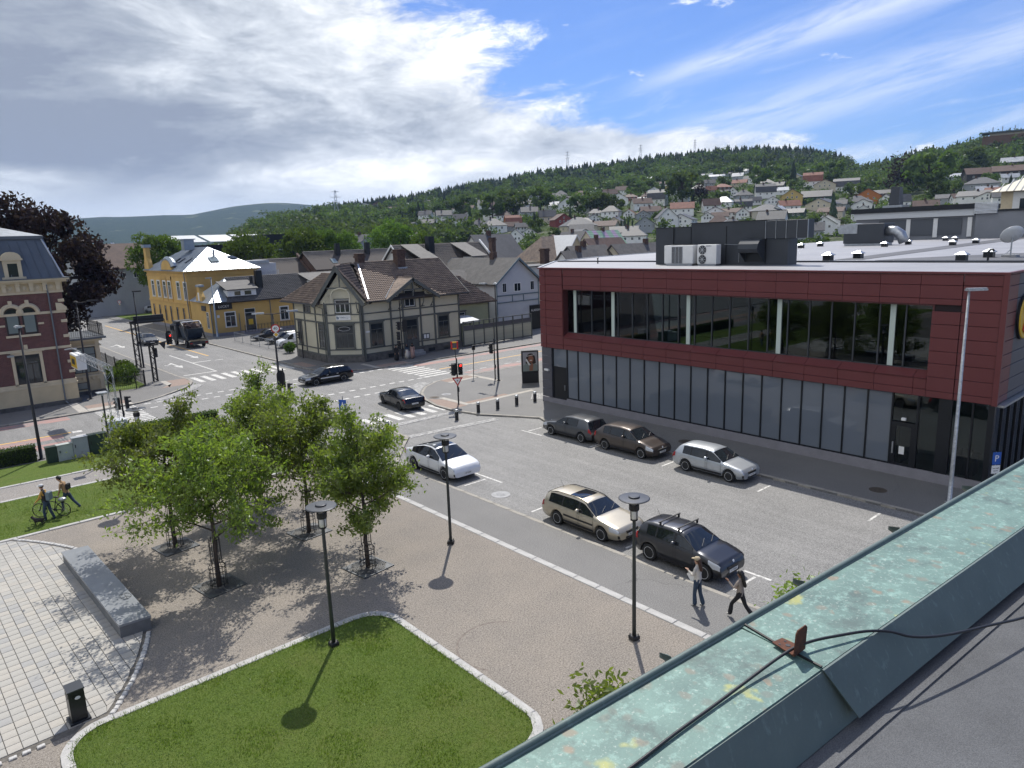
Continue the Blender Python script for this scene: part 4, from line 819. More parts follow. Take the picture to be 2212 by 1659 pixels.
for P_ in XG: tiles(P_, M_TILEB, th, TO, .25, .33, 0, lambda c: main_z(c.y) > c.z + .1)
tp('ridge_cap', M_TILEB, lambda q: (q.tube([(39.3, 71.6, 10.33), (50.8, 71.6, 10.33)], .1, 6), q.tube([tuple(A_ + Vector((0, 0, .03))), tuple(B_)], .1, 6), q.tube([(43.15, 65.95, 8.58), (43.15, 69.2, 8.58)], .09, 6), q.tube([(37.3, 71.6, 9.23), (37.3, 75.6, 9.23)], .1, 6)))
tp('valley_flashing', M_ZINC, lambda q: (q.tube([(37.75, 66.3, 6.62), (39.6, 71.3, 10.15)], .12, 4), q.tube([(39.75, 66.2, 6.6), (43.1, 69.2, 8.6)], .07, 4)))
for pts in ([(33.2, 70.4, 6.1), (35.05, 67.95, 10.2)], [(37.65, 65.95, 6.2), (35.05, 67.95, 10.2)]):
    pass
def barge(p0, p1, w=.34, t=.07, nrm=(0, -1, 0)):
    p0 = Vector(p0); p1 = Vector(p1); d = (p1 - p0).normalized(); n = Vector(nrm).normalized(); s_ = n.cross(d).normalized(); s_ = s_ if s_.z < 0 else -s_
    tp('bargeboard', M_TIMB, lambda q: q.ext([p0, p1, p1 + s_ * w, p0 + s_ * w], n * t))
nC = (-s2, -s2, 0)
g1, g2, ga = (33.35, 70.55, 6.15), (37.8, 66.1, 6.2), (35.2, 68.1, 10.25); gA = Vector((35.15, 68.05, 10.25)); off = Vector((-.12, -.12, 0))
gl_ = gA + Vector((-s2, s2, 0)) * 2.85 + Vector((0, 0, -4.1)); gr_ = gA + Vector((s2, -s2, 0)) * 2.85 + Vector((0, 0, -4.05))
barge(gl_ + off, gA + off, nrm=nC); barge(gr_ + off, gA + off, nrm=nC); barge((39.6, 65.9, 6.4), (43.15, 65.9, 8.6)); barge((46.7, 65.9, 6.4), (43.15, 65.9, 8.6))
barge((50.85, 66.0, 6.45), (50.85, 71.6, 10.35), nrm=(1, 0, 0))
# gable walls
FC.poly('gable_wall', M_CREAM, [(-.6, 6.3), (4.4, 6.3), (1.93, 9.7)], -.15, .0); FF.poly('gable_wall', M_CREAM, [(3.0, 6.35), (9.2, 6.35), (6.1, 8.2)], -.15, .0)
# carved gable work
def lattice(F_, tri, n, seed):
    rr = random.Random(seed); mb = MB(); a, b, c = [Vector((p[0], p[1], 0)) for p in tri]
    for k in range(n):
        r1, r2 = rr.random(), rr.random(); r1, r2 = (1 - r1, 1 - r2) if r1 + r2 > 1 else (r1, r2); p = a + (b - a) * r1 * .85 + (c - a) * r2 * .85
        ring = [F_.pt(p.x + .10 * math.cos(t), p.y + .10 * math.sin(t), .5) for t in np.linspace(0, 2 * math.pi, 9)]; mb.tube(ring, .018, 4, False)
    for p, q in ((a, b), (b, c), (c, a)): mb.tube([F_.pt(p.x, p.y, .5), F_.pt(q.x, q.y, .5)], .03, 4)
    mb.obj('carved_panel', M_CREAM, th)
lattice(FC, [(1.93, 9.3), (1.15, 7.95), (1.85, 7.95)], 10, 1); lattice(FC, [(1.93, 9.3), (2.0, 7.95), (2.75, 7.95)], 10, 2); lattice(FC, [(.3, 7.2), (.3, 6.5), (.8, 7.3)], 5, 5); lattice(FC, [(3.6, 7.2), (3.6, 6.5), (3.1, 7.3)], 5, 6)
lattice(FF, [(6.05, 8.15), (4.7, 7.35), (6.0, 7.35)], 11, 3); lattice(FF, [(6.15, 8.15), (6.2, 7.35), (7.5, 7.35)], 11, 4); lattice(FF, [(4.4, 7.2), (3.4, 6.6), (4.3, 6.7)], 5, 7); lattice(FF, [(7.8, 7.2), (8.8, 6.6), (7.9, 6.7)], 5, 8)
mb = MB(); [mb.tube([FC.pt(.95, 6.4, .5), FC.pt(.95, 7.3, .5), FC.pt(1.2, 7.75, .5), FC.pt(1.93, 7.95, .5), FC.pt(2.66, 7.75, .5), FC.pt(2.9, 7.3, .5), FC.pt(2.9, 6.4, .5)], .09, 5)]; mb.obj('arched_brace', M_CREAM, th)
FC.part('king_post', M_TIMB, [(1.87, 1.99, 7.95, 10., .42, .54)]); FC.part('collar_beam', M_TIMB, [(.55, 3.3, 7.88, 8.02, .40, .55)]); FF.part('king_post', M_TIMB, [(6.04, 6.16, 6.6, 8.4, .7, .82)]); FF.part('collar_beam', M_TIMB, [(4.2, 8.0, 7.25, 7.38, .68, .84)])
for F_, u in ((FC, .15), (FC, 3.6), (FF, 3.3), (FF, 4.55), (FF, 7.55), (FF, 8.8)):
    mb = MB(); mb.tube([F_.pt(u, 5.3, .08), F_.pt(u, 5.45, .3), F_.pt(u, 5.9, .62), F_.pt(u, 6.5, .72)], .06, 5); mb.tube([F_.pt(u, 5.3, .08), F_.pt(u, 5.42, .7)], .04, 5); mb.obj('bracket', M_TIMB, th)
[tp('gutter', M_FRAME, lambda q: q.tube(g_, .07, 6)) for g_ in ([(46.8, 65.95, 6.4), (50.8, 65.95, 6.4)], [(37.6, 65.95, 6.4), (39.7, 65.95, 6.4)], [(33.5, 79, 6.25), (33.5, 70.6, 6.25)])]
tp('downpipe', M_TIMB, lambda q: (q.tube([(37.6, 65.95, 6.35), (37.2, 66.65, 5.9), (37.2, 66.65, .1)], .05, 6), q.tube([(33.55, 70.7, 6.25), (34.2, 69.9, 5.8), (34.2, 69.9, .1)], .05, 6)))
def chimney(x, y, z0, z1, w, par, org, m=None, cap=True, name='chimney'):
    mb = LB(org); mb.bx(x - w / 2, x + w / 2, y - w / 2, y + w / 2, z0, z1)
    if cap: mb.bx(x - w * .62, x + w * .62, y - w * .62, y + w * .62, z1 - .35, z1 - .1); mb.bx(x - w * .56, x + w * .56, y - w * .56, y + w * .56, z1, z1 + .12)
    return mb.obj(name, m or M_CHIM, par)
chimney(44.8, 71.0, 9.0, 11.5, 1.0, th, TO); chimney(40.2, 71.9, 9.4, 11.2, .8, th, TO)
tp('chimney_flashing', M_ZINC, lambda q: (q.bx(44.2, 45.4, 70.3, 70.5, 9.25, 9.6),))
tp('snow_guard', M_FRAME, lambda q: (q.tube([(46.9, 66.4, 6.85), (50.6, 66.4, 6.85)], .025, 5), *[q.tube([(46.9 + k * .45, 66.4, 6.7), (46.9 + k * .45, 66.4, 6.86)], .02, 4) for k in range(9)]))
# hip roofed wing to the right and fence
XO = (53.5, 70, 0); ex = thing('timber_annexe', 'low pale green timber annexe with hipped brown tile roof beside the corner house', 'house', XO)
M_GREENB = boards('pale_green_boards', (.40, .41, .26), (.37, .38, .25), True, 8.)
mb = LB(XO); mb.bx(50.2, 57, 70, 77, 0, 4.9); mb.obj('wall', M_GREENB, ex)
HP = [[(49.9, 69.5, 4.7), (58, 69.5, 4.7), (55.2, 73.5, 7.85), (49.9, 73.5, 7.85)], [(58, 69.5, 4.7), (58, 77.5, 4.7), (55.2, 73.5, 7.85)]]
for P_ in HP: slab('roof', P_, M_RB, par=ex, org=XO); tiles(P_, M_TILEB, ex, XO, .27, .35, 0)
FE = Fac((50.2, 70, 0), (1, 0, 0), (0, -1, 0), ex, XO); FE.window(2.0, 2.9, 2.3, 3.7, M_WHITE, M_TIMB); FE.part('corner_board', M_TIMB, [(6.65, 6.82, 0, 4.6, 0, .06)])
PO_ = (51.3, 67.6, 0); po = thing('porch_canopy', 'flat white porch canopy behind the board fence', 'canopy', PO_); mb = LB(PO_); mb.ext([(50.0, 66.9, 2.75), (53.2, 66.9, 2.75), (53.2, 69.5, 3.25), (50.0, 69.5, 3.25)], (0, 0, .07)); mb.obj('roof_sheet', M_WHITEM, po)
for x in (50.2, 51.6, 53): mb = LB(PO_); mb.bx(x - .05, x + .05, 67, 67.1, 0, 2.8); mb.obj('post', M_TIMB, po)
fe = thing('board_fence', 'tall cream board fence with dark posts and glazed top along the pavement', 'fence', (55.6, 66.6, 0)); FEO = (55.6, 66.6, 0); FW = Fac((50.15, 66.6, 0), (1, 0, 0), (0, -1, 0), fe, FEO)
bm_ = MB(); bm_.box((0, 0, 0), (.115, .03, 1.62)); bme = bm_.mesh('board', mat('cream_board', (.46, .45, .35), .7, var=.12, vscale=3.))
for k in range(7):
    u = k * 1.56; FW.part('post', M_TIMB, [(u, u + .12, -.02, 2.98, -.06, .06)]); [FW.part('rail', M_TIMB, [(u + .12, u + 1.56, z_, z_ + .1, -.03, .03)]) for z_ in (.1, 1.86, 2.86)]
    mb = MB(); FW.bx(mb, u + .12, u + 1.56, 1.97, 2.45, -.01, .01); mb.obj('fence_pane', M_GREYP, fe)
    for j in range(12): o = ob('board', bme, fe, FW.pt(u + .18 + j * .118, 1.03, .0))
FW.part('post', M_TIMB, [(10.92, 11.04, -.02, 2.98, -.06, .06)])
# ------------------------------------------------------------------ brick villa on the left
def brick(name, c1, c2, mortar, sc=1.):
    m, h, b = node_mat(name); p = h.n('ShaderNodeNewGeometry').outputs['Position']; s = h.n('ShaderNodeSeparateXYZ'); h.put(s.inputs[0], p)
    bt = h.n('ShaderNodeTexBrick'); h.put(bt.inputs['Vector'], h.comb(h.m('ADD', s.outputs[0], s.outputs[1]), s.outputs[2], 0.)); bt.inputs['Scale'].default_value = 1.
    bt.inputs['Brick Width'].default_value = .235 * sc; bt.inputs['Row Height'].default_value = .078 * sc; bt.inputs['Mortar Size'].default_value = .009; bt.inputs['Mortar Smooth'].default_value = .3; bt.inputs['Bias'].default_value = 0
    bt.inputs['Color1'].default_value = (*c1, 1); bt.inputs['Color2'].default_value = (*c2, 1); bt.inputs['Mortar'].default_value = (*mortar, 1)
    c = h.mix(h.mr(h.noise(p, 5., 4, .7), .45, .75, 0, .5), bt.outputs[0], (*[v * .5 for v in c1], 1)); h.put(b.inputs['Base Color'], c); b.inputs['Roughness'].default_value = .85
    bp = h.n('ShaderNodeBump'); bp.inputs['Strength'].default_value = .5; bp.inputs['Distance'].default_value = .01; h.L.new(h.m('SUBTRACT', 1., bt.outputs['Fac']), bp.inputs['Height']); h.L.new(bp.outputs[0], b.inputs['Normal']); return m
M_BRICK = brick('red_brick', (.175, .062, .055), (.115, .042, .040), (.19, .15, .13))
M_STUC = mat('cream_stucco', (.60, .49, .31), .8, var=.08, vscale=1., fine=.06, fscale=20.); M_STUC2 = mat('cream_moulding', (.63, .53, .36), .75, var=.07, vscale=1.5)
M_SLATE = mat('grey_metal_roof', (.13, .145, .16), .45, .3, var=.12, vscale=.8); M_BROWNF = mat('dark_brown_frame', (.03, .022, .018), .5)
M_GUTT = mat('grey_pipe', (.16, .18, .20), .5, .3)
BO = (10.8, 69.2, 0); vi = thing('brick_villa', 'red brick villa with cream stone trim, mansard roof and arched windows', 'house', BO)
def vp_(name, m, fn, par=None): mb = LB(BO); fn(mb); return mb.obj(name, m, par or vi)
vp_('wall', M_BRICK, lambda q: q.bx(-6, 10.8, 69.2, 84, 1.6, 9.5)); vp_('base_wall', M_STUC, lambda q: q.bx(-6, 10.86, 69.1, 84, .3, 1.75)); vp_('plinth', M_RUB, lambda q: q.bx(-6, 10.98, 68.98, 84, -.05, .36))
for z0, z1, d in ((1.7, 1.84, .14), (1.84, 2.1, .07), (4.72, 4.92, .06), (7.66, 7.86, .07), (9.34, 9.5, .10)): vp_('string_course', M_STUC2, lambda q: q.bx(-6, 10.8 + d, 69.2 - d, 84, z0, z1))
vp_('frieze', M_STUC, lambda q: q.bx(-6, 10.88, 69.12, 84, 9.5, 10.25)); vp_('cornice', M_STUC2, lambda q: (q.bx(-6, 11.2, 68.8, 84, 10.2, 10.36), q.bx(-6, 11.4, 68.6, 84, 10.36, 10.5))); vp_('eaves_sheet', M_SLATE, lambda q: q.bx(-6, 11.45, 68.55, 84, 10.5, 10.56))
for k in range(9): x = 10.55 - k * .92; vp_('bracket', M_STUC2, lambda q: (q.bx(x - .14, x + .14, 68.95, 69.14, 9.55, 10.2), q.bx(x - .17, x + .17, 68.88, 69.14, 10.02, 10.22)));
for k in range(8): x = 10.09 - k * .92; mb = LB(BO); mb.lathe([(.14, 0), (.14, .03), (.09, .05)], (x, 69.13, 9.85), 14, Matrix.Rotation(R(90), 4, 'X')); mb.obj('rosette', M_STUC2, vi)
for z in (2.6, 3.45, 5.6, 6.85, 8.55): vp_('quoin', M_STUC2, lambda q: q.bx(10.42, 10.86, 69.12, 69.6, z, z + .24, .02))
vp_('quoin', M_STUC2, lambda q: q.ext([(10.2, 69.1, 7.86), (10.95, 69.1, 7.86), (10.95, 69.1, 8.1), (10.6, 69.1, 8.45), (10.2, 69.1, 8.5)], (0, -.08, 0)))
MS = [(-6, 10.6), (11.0, 10.6)]
vp_('mansard', M_SLATE, lambda q: q.add([(-6, 68.95, 10.56), (11.05, 68.95, 10.56), (11.05, 84, 10.56), (-6, 84, 10.56), (-6, 70.0, 13.75), (10.05, 70.0, 13.75), (10.05, 83, 13.75), (-6, 83, 13.75)], [(0, 1, 5, 4), (1, 2, 6, 5), (4, 5, 6, 7)]))
for k in range(14): x = 10.2 - k * .62; vp_('standing_seam', M_SLATE, lambda q: q.tube([(x * 1.04 + .2, 68.92, 10.58), (x, 69.98, 13.74)], .028, 4))
for k in range(9): y = 70.6 + k * 1.2; vp_('standing_seam', M_SLATE, lambda q: q.tube([(11.06, y, 10.58), (10.06, y, 13.74)], .028, 4))
vp_('hip_flashing', M_ZINC, lambda q: q.tube([(11.05, 68.95, 10.58), (10.05, 70.0, 13.78)], .07, 5)); vp_('roof_curb', M_SLATE, lambda q: (q.bx(-6, 10.2, 69.85, 83, 13.7, 13.95),))
vp_('top_roof', M_STEEL, lambda q: q.add([(-6, 69.85, 13.95), (10.2, 69.85, 13.95), (10.2, 83, 13.95), (-6, 83, 13.95), (-6, 74, 15.2), (6, 74, 15.2), (6, 79, 15.2), (-6, 79, 15.2)], [(0, 1, 5, 4), (1, 2, 6, 5), (4, 5, 6, 7)]))
VF = Fac((0, 69.2, 0), (1, 0, 0), (0, -1, 0), vi, BO)
def arch_pts(u0, u1, zs, zt, n=9): c = (u0 + u1) / 2; r_ = (u1 - u0) / 2; return [(c + r_ * math.cos(a), zs + (zt - zs) * math.sin(a)) for a in np.linspace(0, math.pi, n)]
def arched(u0, u1, z0, zs, zt, n=9):
    mb = MB(); mb.ext([VF.pt(u, z, -.01) for u, z in [(u0, z0), (u1, z0)] + arch_pts(u0, u1, zs, zt)], VF.n * .05); w_ = mb.obj('arched_window', M_BROWNF, vi)
    mb = MB(); VF.pane(mb, u0 + .12, u1 - .12, z0 + .14, zs - .05, .055); mb.obj('pane', M_WINC, w_); mb = MB(); mb.quad(*[VF.pt(u, z, .055) for u, z in [(u0 + .12, zs + .08), (u1 - .12, zs + .08)] + arch_pts(u0 + .12, u1 - .12, zs + .08, zt - .1)]); mb.obj('pane', M_WIN, w_)
    pts = arch_pts(u0 - .18, u1 + .18, zs, zt + .18, 13); mb = MB(); mb.tube([VF.pt(u, z, .06) for u, z in pts], .17, 6); mb.obj('arch_moulding', M_STUC2, vi); c = (u0 + u1) / 2; VF.part('keystone', M_STUC2, [(c - .13, c + .13, zt + .05, zt + .58, .02, .2)])
for u in (6.62, 7.75): arched(u, u + .98, 6.15, 7.82, 8.3)
for u in (3.2, 4.35, .2, 1.35): arched(u, u + .98, 6.15, 7.82, 8.3)
VF.part('window_sill', M_STUC2, [(6.5, 8.85, 5.95, 6.12, 0, .16)]); VF.part('imposts', M_STUC2, [(6.15, 6.55, 6.85, 7.0, 0, .05), (8.8, 9.2, 6.85, 7.0, 0, .05), (7.45, 7.85, 6.75, 6.9, 0, .08)])
VF.window(6.78, 8.5, 2.12, 4.48, M_BROWNF, M_STUC2, nx=3, tr=.68, trim=.22); VF.window(3.2, 4.9, 2.12, 4.48, M_BROWNF, M_STUC2, nx=3, tr=.68, trim=.22)
VF.window(7.2, 8.12, .42, 1.1, M_BROWNF, None, nx=1, tr=1, glass=M_WINC); VF.part('keystone', M_STUC2, [(7.55, 7.8, 4.95, 5.3, 0, .1)])
DN = Fac((7.05, 69.0, 0), (1, 0, 0), (0, -1, 0), vi, BO); dm = DN.part('dormer', M_STUC2, [(-.15, 1.45, 10.58, 10.75, -.6, .1), (.05, .32, 10.75, 12.05, -.6, .05), (.98, 1.25, 10.75, 12.05, -.6, .05), (.32, .98, 11.8, 12.05, -.6, .03), (-.08, 1.38, 12.05, 12.2, -.8, .14)]); mb = MB(); mb.ext([DN.pt(u, z, -.8) for u, z in arch_pts(-.02, 1.32, 12.2, 12.72)], DN.n * .86); mb.obj('pediment', M_STUC2, dm); mb = MB(); DN.pane(mb, .32, .98, 10.75, 11.8, -.02); mb.obj('pane', M_WIN, dm)
vp_('downpipe', M_GUTT, lambda q: q.tube([(9.75, 69.0, 10.2), (9.75, 69.0, 9.6), (9.8, 69.08, 9.4), (9.8, 69.05, .3), (9.95, 68.85, .05)], .06, 7))
VF.part('wall_lamp', M_STEEL, [(6.3, 6.75, 4.45, 4.6, .25, .5), (6.45, 6.55, 4.5, 4.6, 0, .3)])
# bay with balcony
vp_('bay_wall', M_STUC, lambda q: q.bx(10.8, 13.45, 72.0, 78, .3, 4.75)); vp_('bay_plinth', M_RUB, lambda q: q.bx(10.8, 13.55, 71.9, 78, -.05, .34)); vp_('bay_cornice', M_STUC2, lambda q: (q.bx(10.8, 13.7, 71.75, 78.2, 4.75, 4.95), q.bx(10.8, 13.6, 71.85, 78.1, 4.3, 4.4), q.bx(10.8, 13.62, 71.84, 78.1, 1.6, 1.75))); vp_('balcony_floor', M_SLATE, lambda q: q.bx(10.8, 14.0, 71.5, 78.4, 4.95, 5.12))
BF = Fac((10.8, 72.0, 0), (1, 0, 0), (0, -1, 0), vi, BO); BF.window(.45, 2.25, 1.98, 4.25, M_BROWNF, None, nx=3, tr=.7, glass=M_WINC); BF.window(.4, 1.35, .5, 1.15, M_BROWNF, None, nx=1, tr=1, glass=M_WINC); BF.part('pilaster', M_STUC2, [(2.3, 2.62, .4, 4.75, 0, .08)])
for k in range(6): BF.part('baluster_panel', M_STUC2, [(.2 + k * .38, .42 + k * .38, 1.1 + .25, 1.6, 0, .07)])
def railing(pts, z0, z1, par, org, m=M_BLACK, step=.16, r_=.012, name='railing'):
    mb = LB(org); P = resample(pts, step)
    for z in (z0 + .08, z1, z1 - .15): mb.tube([(p.x, p.y, z) for p in P[::max(1, 1)]], .02, 4)
    for p in P: mb.tube([(p.x, p.y, z0), (p.x, p.y, z1)], r_, 4)
    for p in (P[0], P[-1], P[len(P) // 2]): mb.tube([(p.x, p.y, z0), (p.x, p.y, z1 + .1)], .045, 5)
    return mb.obj(name, m, par)
railing([(10.9, 71.65), (13.85, 71.65), (13.85, 78.2)], 5.12, 6.25, vi, BO, name='balcony_railing')
# ------------------------------------------------------------------ yellow corner building with metal roof
M_YEL = mat('ochre_render', (.62, .40, .13), .85, var=.10, vscale=.5, fine=.06, fscale=12.); M_YELT = mat('ochre_trim', (.56, .35, .11), .8)
m, h, b = node_mat('sheet_metal_roof'); p = h.n('ShaderNodeNewGeometry').outputs['Position']; c = h.mix(h.mr(h.noise(p, .5, 5, .6), .35, .65), (.36, .40, .44, 1), (.26, .30, .345, 1)); h.put(b.inputs['Base Color'], c); b.inputs['Roughness'].default_value = .42; b.inputs['Metallic'].default_value = .6; M_SHEET = m
YO = (34.2, 114.2, 0); ye = thing('yellow_building', 'two storey ochre yellow building with hipped sheet metal roof by the road', 'building', YO)
def yp(name, m, fn, par=None): mb = LB(YO); fn(mb); return mb.obj(name, m, par or ye)
yp('wall', M_YEL, lambda q: q.bx(34.2, 45.2, 114.2, 135.6, -.1, 9.2)); yp('plinth', M_PLINTH, lambda q: q.bx(34.12, 45.2, 114.1, 135.7, -.1, .5)); yp('cornice', M_YELT, lambda q: (q.bx(33.9, 45.5, 113.9, 135.9, 8.95, 9.2), q.bx(34.1, 45.3, 114.1, 135.7, 8.3, 8.45))); yp('string_course', M_YELT, lambda q: q.bx(34.08, 45.3, 114.08, 135.7, 4.1, 4.3))
RYv = [(33.7, 113.7, 9.2), (45.7, 113.7, 9.2), (45.7, 136, 9.2), (33.7, 136, 9.2), (39.7, 119.7, 12.75), (39.7, 130, 12.75)]
yp('roof', M_SHEET, lambda q: q.add(RYv, [(0, 1, 4), (1, 2, 5, 4), (2, 3, 5), (3, 0, 4, 5)]))
for k in range(24):
    y = 114.4 + k * .9; t = min(1, max(0, (y - 113.7) / 6)) if y < 119.7 else (1 if y < 130 else max(0, (136 - y) / 6)); yp('standing_seam', M_SHEET, lambda q: q.tube([(33.7, y, 9.24), (33.7 + 6 * t, y, 9.24 + 3.55 * t)], .035, 4))
for k in range(13):
    x = 34.3 + k * .9; t = 1 - abs(x - 39.7) / 6; yp('standing_seam', M_SHEET, lambda q: q.tube([(x, 113.7, 9.24), (x, 113.7 + 6 * t, 9.24 + 3.55 * t)], .035, 4))
YF = Fac((34.2, 114.2, 0), (0, 1, 0), (-1, 0, 0), ye, YO); YS = Fac((34.2, 114.2, 0), (1, 0, 0), (0, -1, 0), ye, YO)
for y in (18.3, 15.0, 11.7, 9.0, 4.4, 1.0): YF.window(y - .7, y + .7, 4.9, 7.5, M_WHITE, M_WHITE, cornice=False, trim=.14)
for y in (19.2, 15.8, 12.6, 9.6, 6.2, 3.0): YF.window(y - .45, y + .45, 1.0, 3.5, M_BROWNF, M_YELT, cornice=False)
YF.part('centre_bay', M_YELT, [(7.6, 13.2, 7.8, 8.3, 0, .1), (7.6, 7.8, 4.3, 8.3, 0, .1), (13.0, 13.2, 4.3, 8.3, 0, .1), (10.2, 10.5, 4.3, 8.3, 0, .1)])
mb = MB(); mb.ext([YF.pt(u, z, -.6) for u, z in [(5.9, 9.2), (11.7, 9.2)][::-1] + arch_pts(6.3, 11.3, 9.75, 10.9)[::-1]], YF.n * .85); mb.obj('pediment', M_YEL, ye); mb = MB(); mb.tube([YF.pt(u, z + .06, -.2) for u, z in arch_pts(6.2, 11.4, 9.75, 10.95)], .5, 6); mb.obj('pediment_roof', M_SHEET, ye)
mb = MB(); mb.ext([YF.pt(u, z, -.5) for u, z in [(18.6, 9.2), (21.6, 9.2), (21.2, 10.5), (20.8, 11.2), (20.8, 13.0), (19.5, 13.0), (19.5, 11.2), (19.0, 10.5)]], YF.n * .7); mb.obj('end_gable', M_YEL, ye); YF.part('gable_cap', M_SHEET, [(19.3, 21.0, 13.0, 13.5, -.7, .4)])
for y in (118.0, 121.5, 124.0): yp('skylight', M_WIN, lambda q: q.ext([(35.6, y, 10.42), (35.6, y + .8, 10.42), (36.7, y + .8, 11.08), (36.7, y, 11.08)], (-.05, 0, .09)))
yp('skylight', M_WINC, lambda q: q.ext([(38.6, 115.6, 10.38), (39.9, 115.6, 10.38), (39.9, 116.8, 11.1), (38.6, 116.8, 11.1)], (0, -.06, .09))); yp('skylight', M_WIN, lambda q: q.ext([(42.2, 116.2, 10.75), (43.1, 116.2, 10.75), (42.5, 116.9, 11.15), (41.6, 116.9, 11.15)], (0, -.06, .09)))
yp('roof_vent', M_SHEET, lambda q: (q.bx(37.6, 39.2, 124.4, 126, 12.3, 14.0), q.bx(37.4, 39.4, 124.2, 126.2, 14.0, 14.15))); yp('roof_pipe', M_STEEL, lambda q: q.tube([(39.7, 117.2, 11.1), (39.7, 117.2, 12.3)], .18, 8)); yp('downpipe', M_GUTT, lambda q: (q.tube([(34.0, 114.5, 9), (34.05, 114.3, 0)], .07, 6),))
AO = (45, 105.1, 0); an = thing('yellow_annexe', 'single storey ochre yellow shop annexe with long grey tiled roof', 'building', AO)
def ap(name, m, fn, par=None): mb = LB(AO); fn(mb); return mb.obj(name, m, par or an)
ap('wall', M_YEL, lambda q: q.bx(34.3, 58, 105.1, 114.1, -.1, 4.75)); ap('plinth', M_PLINTH, lambda q: q.bx(34.22, 58.1, 105.0, 114.1, -.1, .4)); ap('fascia', M_FRAME, lambda q: q.bx(34.0, 58.4, 104.6, 104.8, 4.6, 4.85))
AR = [(36.5, 104.5, 4.75), (58.5, 104.5, 4.75), (58.5, 110, 8.1), (38.5, 110, 8.1)]; slab('roof', AR, M_RB, par=an, org=AO); tiles(AR, M_TILEG, an, AO, .3, .38, 0); slab('roof', [(58.5, 115.5, 4.75), (36.5, 115.5, 4.75), (38.5, 110, 8.1), (58.5, 110, 8.1)], M_TILEG, par=an, org=AO)
ap('corner_roof', M_SHEET, lambda q: q.add([(33.9, 104.6, 4.8), (36.6, 104.6, 4.8), (38.6, 110, 8.12), (33.9, 113.5, 4.8)], [(0, 1, 2), (0, 2, 3)]))
AF = Fac((34.3, 105.1, 0), (1, 0, 0), (0, -1, 0), an, AO); AL = Fac((34.3, 114.1, 0), (0, -1, 0), (-1, 0, 0), an, AO)
mb = MB(); mb.ext([AL.pt(u, z, -.3) for u, z in [(3.6, 4.7), (6.4, 4.7), (6.2, 5.6), (5.6, 6.3), (5.5, 7.0), (4.5, 7.0), (4.4, 6.3), (3.8, 5.6)]], AL.n * .5); mb.obj('shaped_gable', M_YEL, an); AL.part('gable_cap', M_SHEET, [(4.3, 5.7, 7.0, 7.3, -.5, .3)]); AL.part('arched_light', M_WHITE, [(4.7, 5.3, 5.0, 6.2, .2, .23)])
sg = AF.part('shop_sign', M_FRAME, [(.55, 3.0, 3.75, 4.6, .05, .14)]); text_on('LUCKY', .5, AF.pt(1.78, 4.17, .145), (R(90), 0, 0), M_WHITE, sg)
AF.part('house_number', M_WHITE, [(.75, 1.1, 2.6, 3.0, .02, .04)]); AF.window(1.9, 3.35, 1.2, 3.3, M_WHITE, M_WHITE, cornice=False, trim=.1); dd = AF.window(4.75, 6.35, .35, 3.6, M_WHITE, None, nx=1, tr=.8, name='door'); AF.part('poster', M_SY, [(5.2, 5.9, 1.2, 2.0, .03, .04)], dd)
for u in (10.2, 12.7, 15.4): AF.window(u, u + 1.3, 1.4, 3.4, M_WHITE, M_WHITE, cornice=False, trim=.1)
AL.window(6.9, 7.9, 1.0, 3.4, M_WHITE, None); AL.part('shop_sign', M_BROWNF, [(5.2, 7.0, 3.55, 4.3, .05, .12)]); ap('downpipe', M_GUTT, lambda q: (q.tube([(34.2, 105.0, 4.7), (34.2, 105.0, 0)], .07, 6), q.tube([(38.2, 105, 3), (38.2, 105, .3)], .06, 6), q.tube([(43.0, 105.0, 4.7), (43, 105, 0)], .06, 6)))
dz_ = ap('dormer', M_WHITE, lambda q: (q.bx(37.0, 41.2, 105.3, 107.5, 5.5, 6.35),)); ap('dormer_roof', M_TILEG, lambda q: q.ext([(36.7, 105.0, 6.4), (41.5, 105.0, 6.4), (41.5, 109, 7.5), (36.7, 109, 7.5)], (0, 0, .12)))
DF = Fac((37, 105.3, 0), (1, 0, 0), (0, -1, 0), an, AO); DF.window(.9, 1.9, 5.55, 6.25, M_WHITE, None, nx=1, tr=1); DF.window(2.4, 3.5, 5.55, 6.25, M_WHITE, None, nx=1, tr=1)
d2 = ap('dormer', M_WHITE, lambda q: q.bx(50.5, 55.5, 106, 109, 5.6, 6.9)); ap('dormer_roof', M_TILEG, lambda q: q.ext([(50, 105.6, 6.9), (56, 105.6, 6.9), (56, 110, 8.0), (50, 110, 8.0)], (0, 0, .1))); DF2 = Fac((50.5, 106, 0), (1, 0, 0), (0, -1, 0), an, AO); DF2.window(2.6, 3.8, 5.75, 6.7, M_WHITE, M_FRAME, nx=1, tr=1, cornice=False)
chimney(42.6, 107.5, 6, 9.0, .9, an, AO, M_FRAME, False); ap('flue', M_FRAME, lambda q: q.tube([(41.4, 107.3, 6), (41.4, 107.3, 8.2)], .25, 8))
ap('ramp', M_PLINTH, lambda q: q.bx(38, 46, 103.2, 105.0, -.02, .35)); railing([(38.2, 103.2), (46, 103.2)], .3, 1.35, an, AO, M_BROWNF, .5, .03, 'ramp_railing')
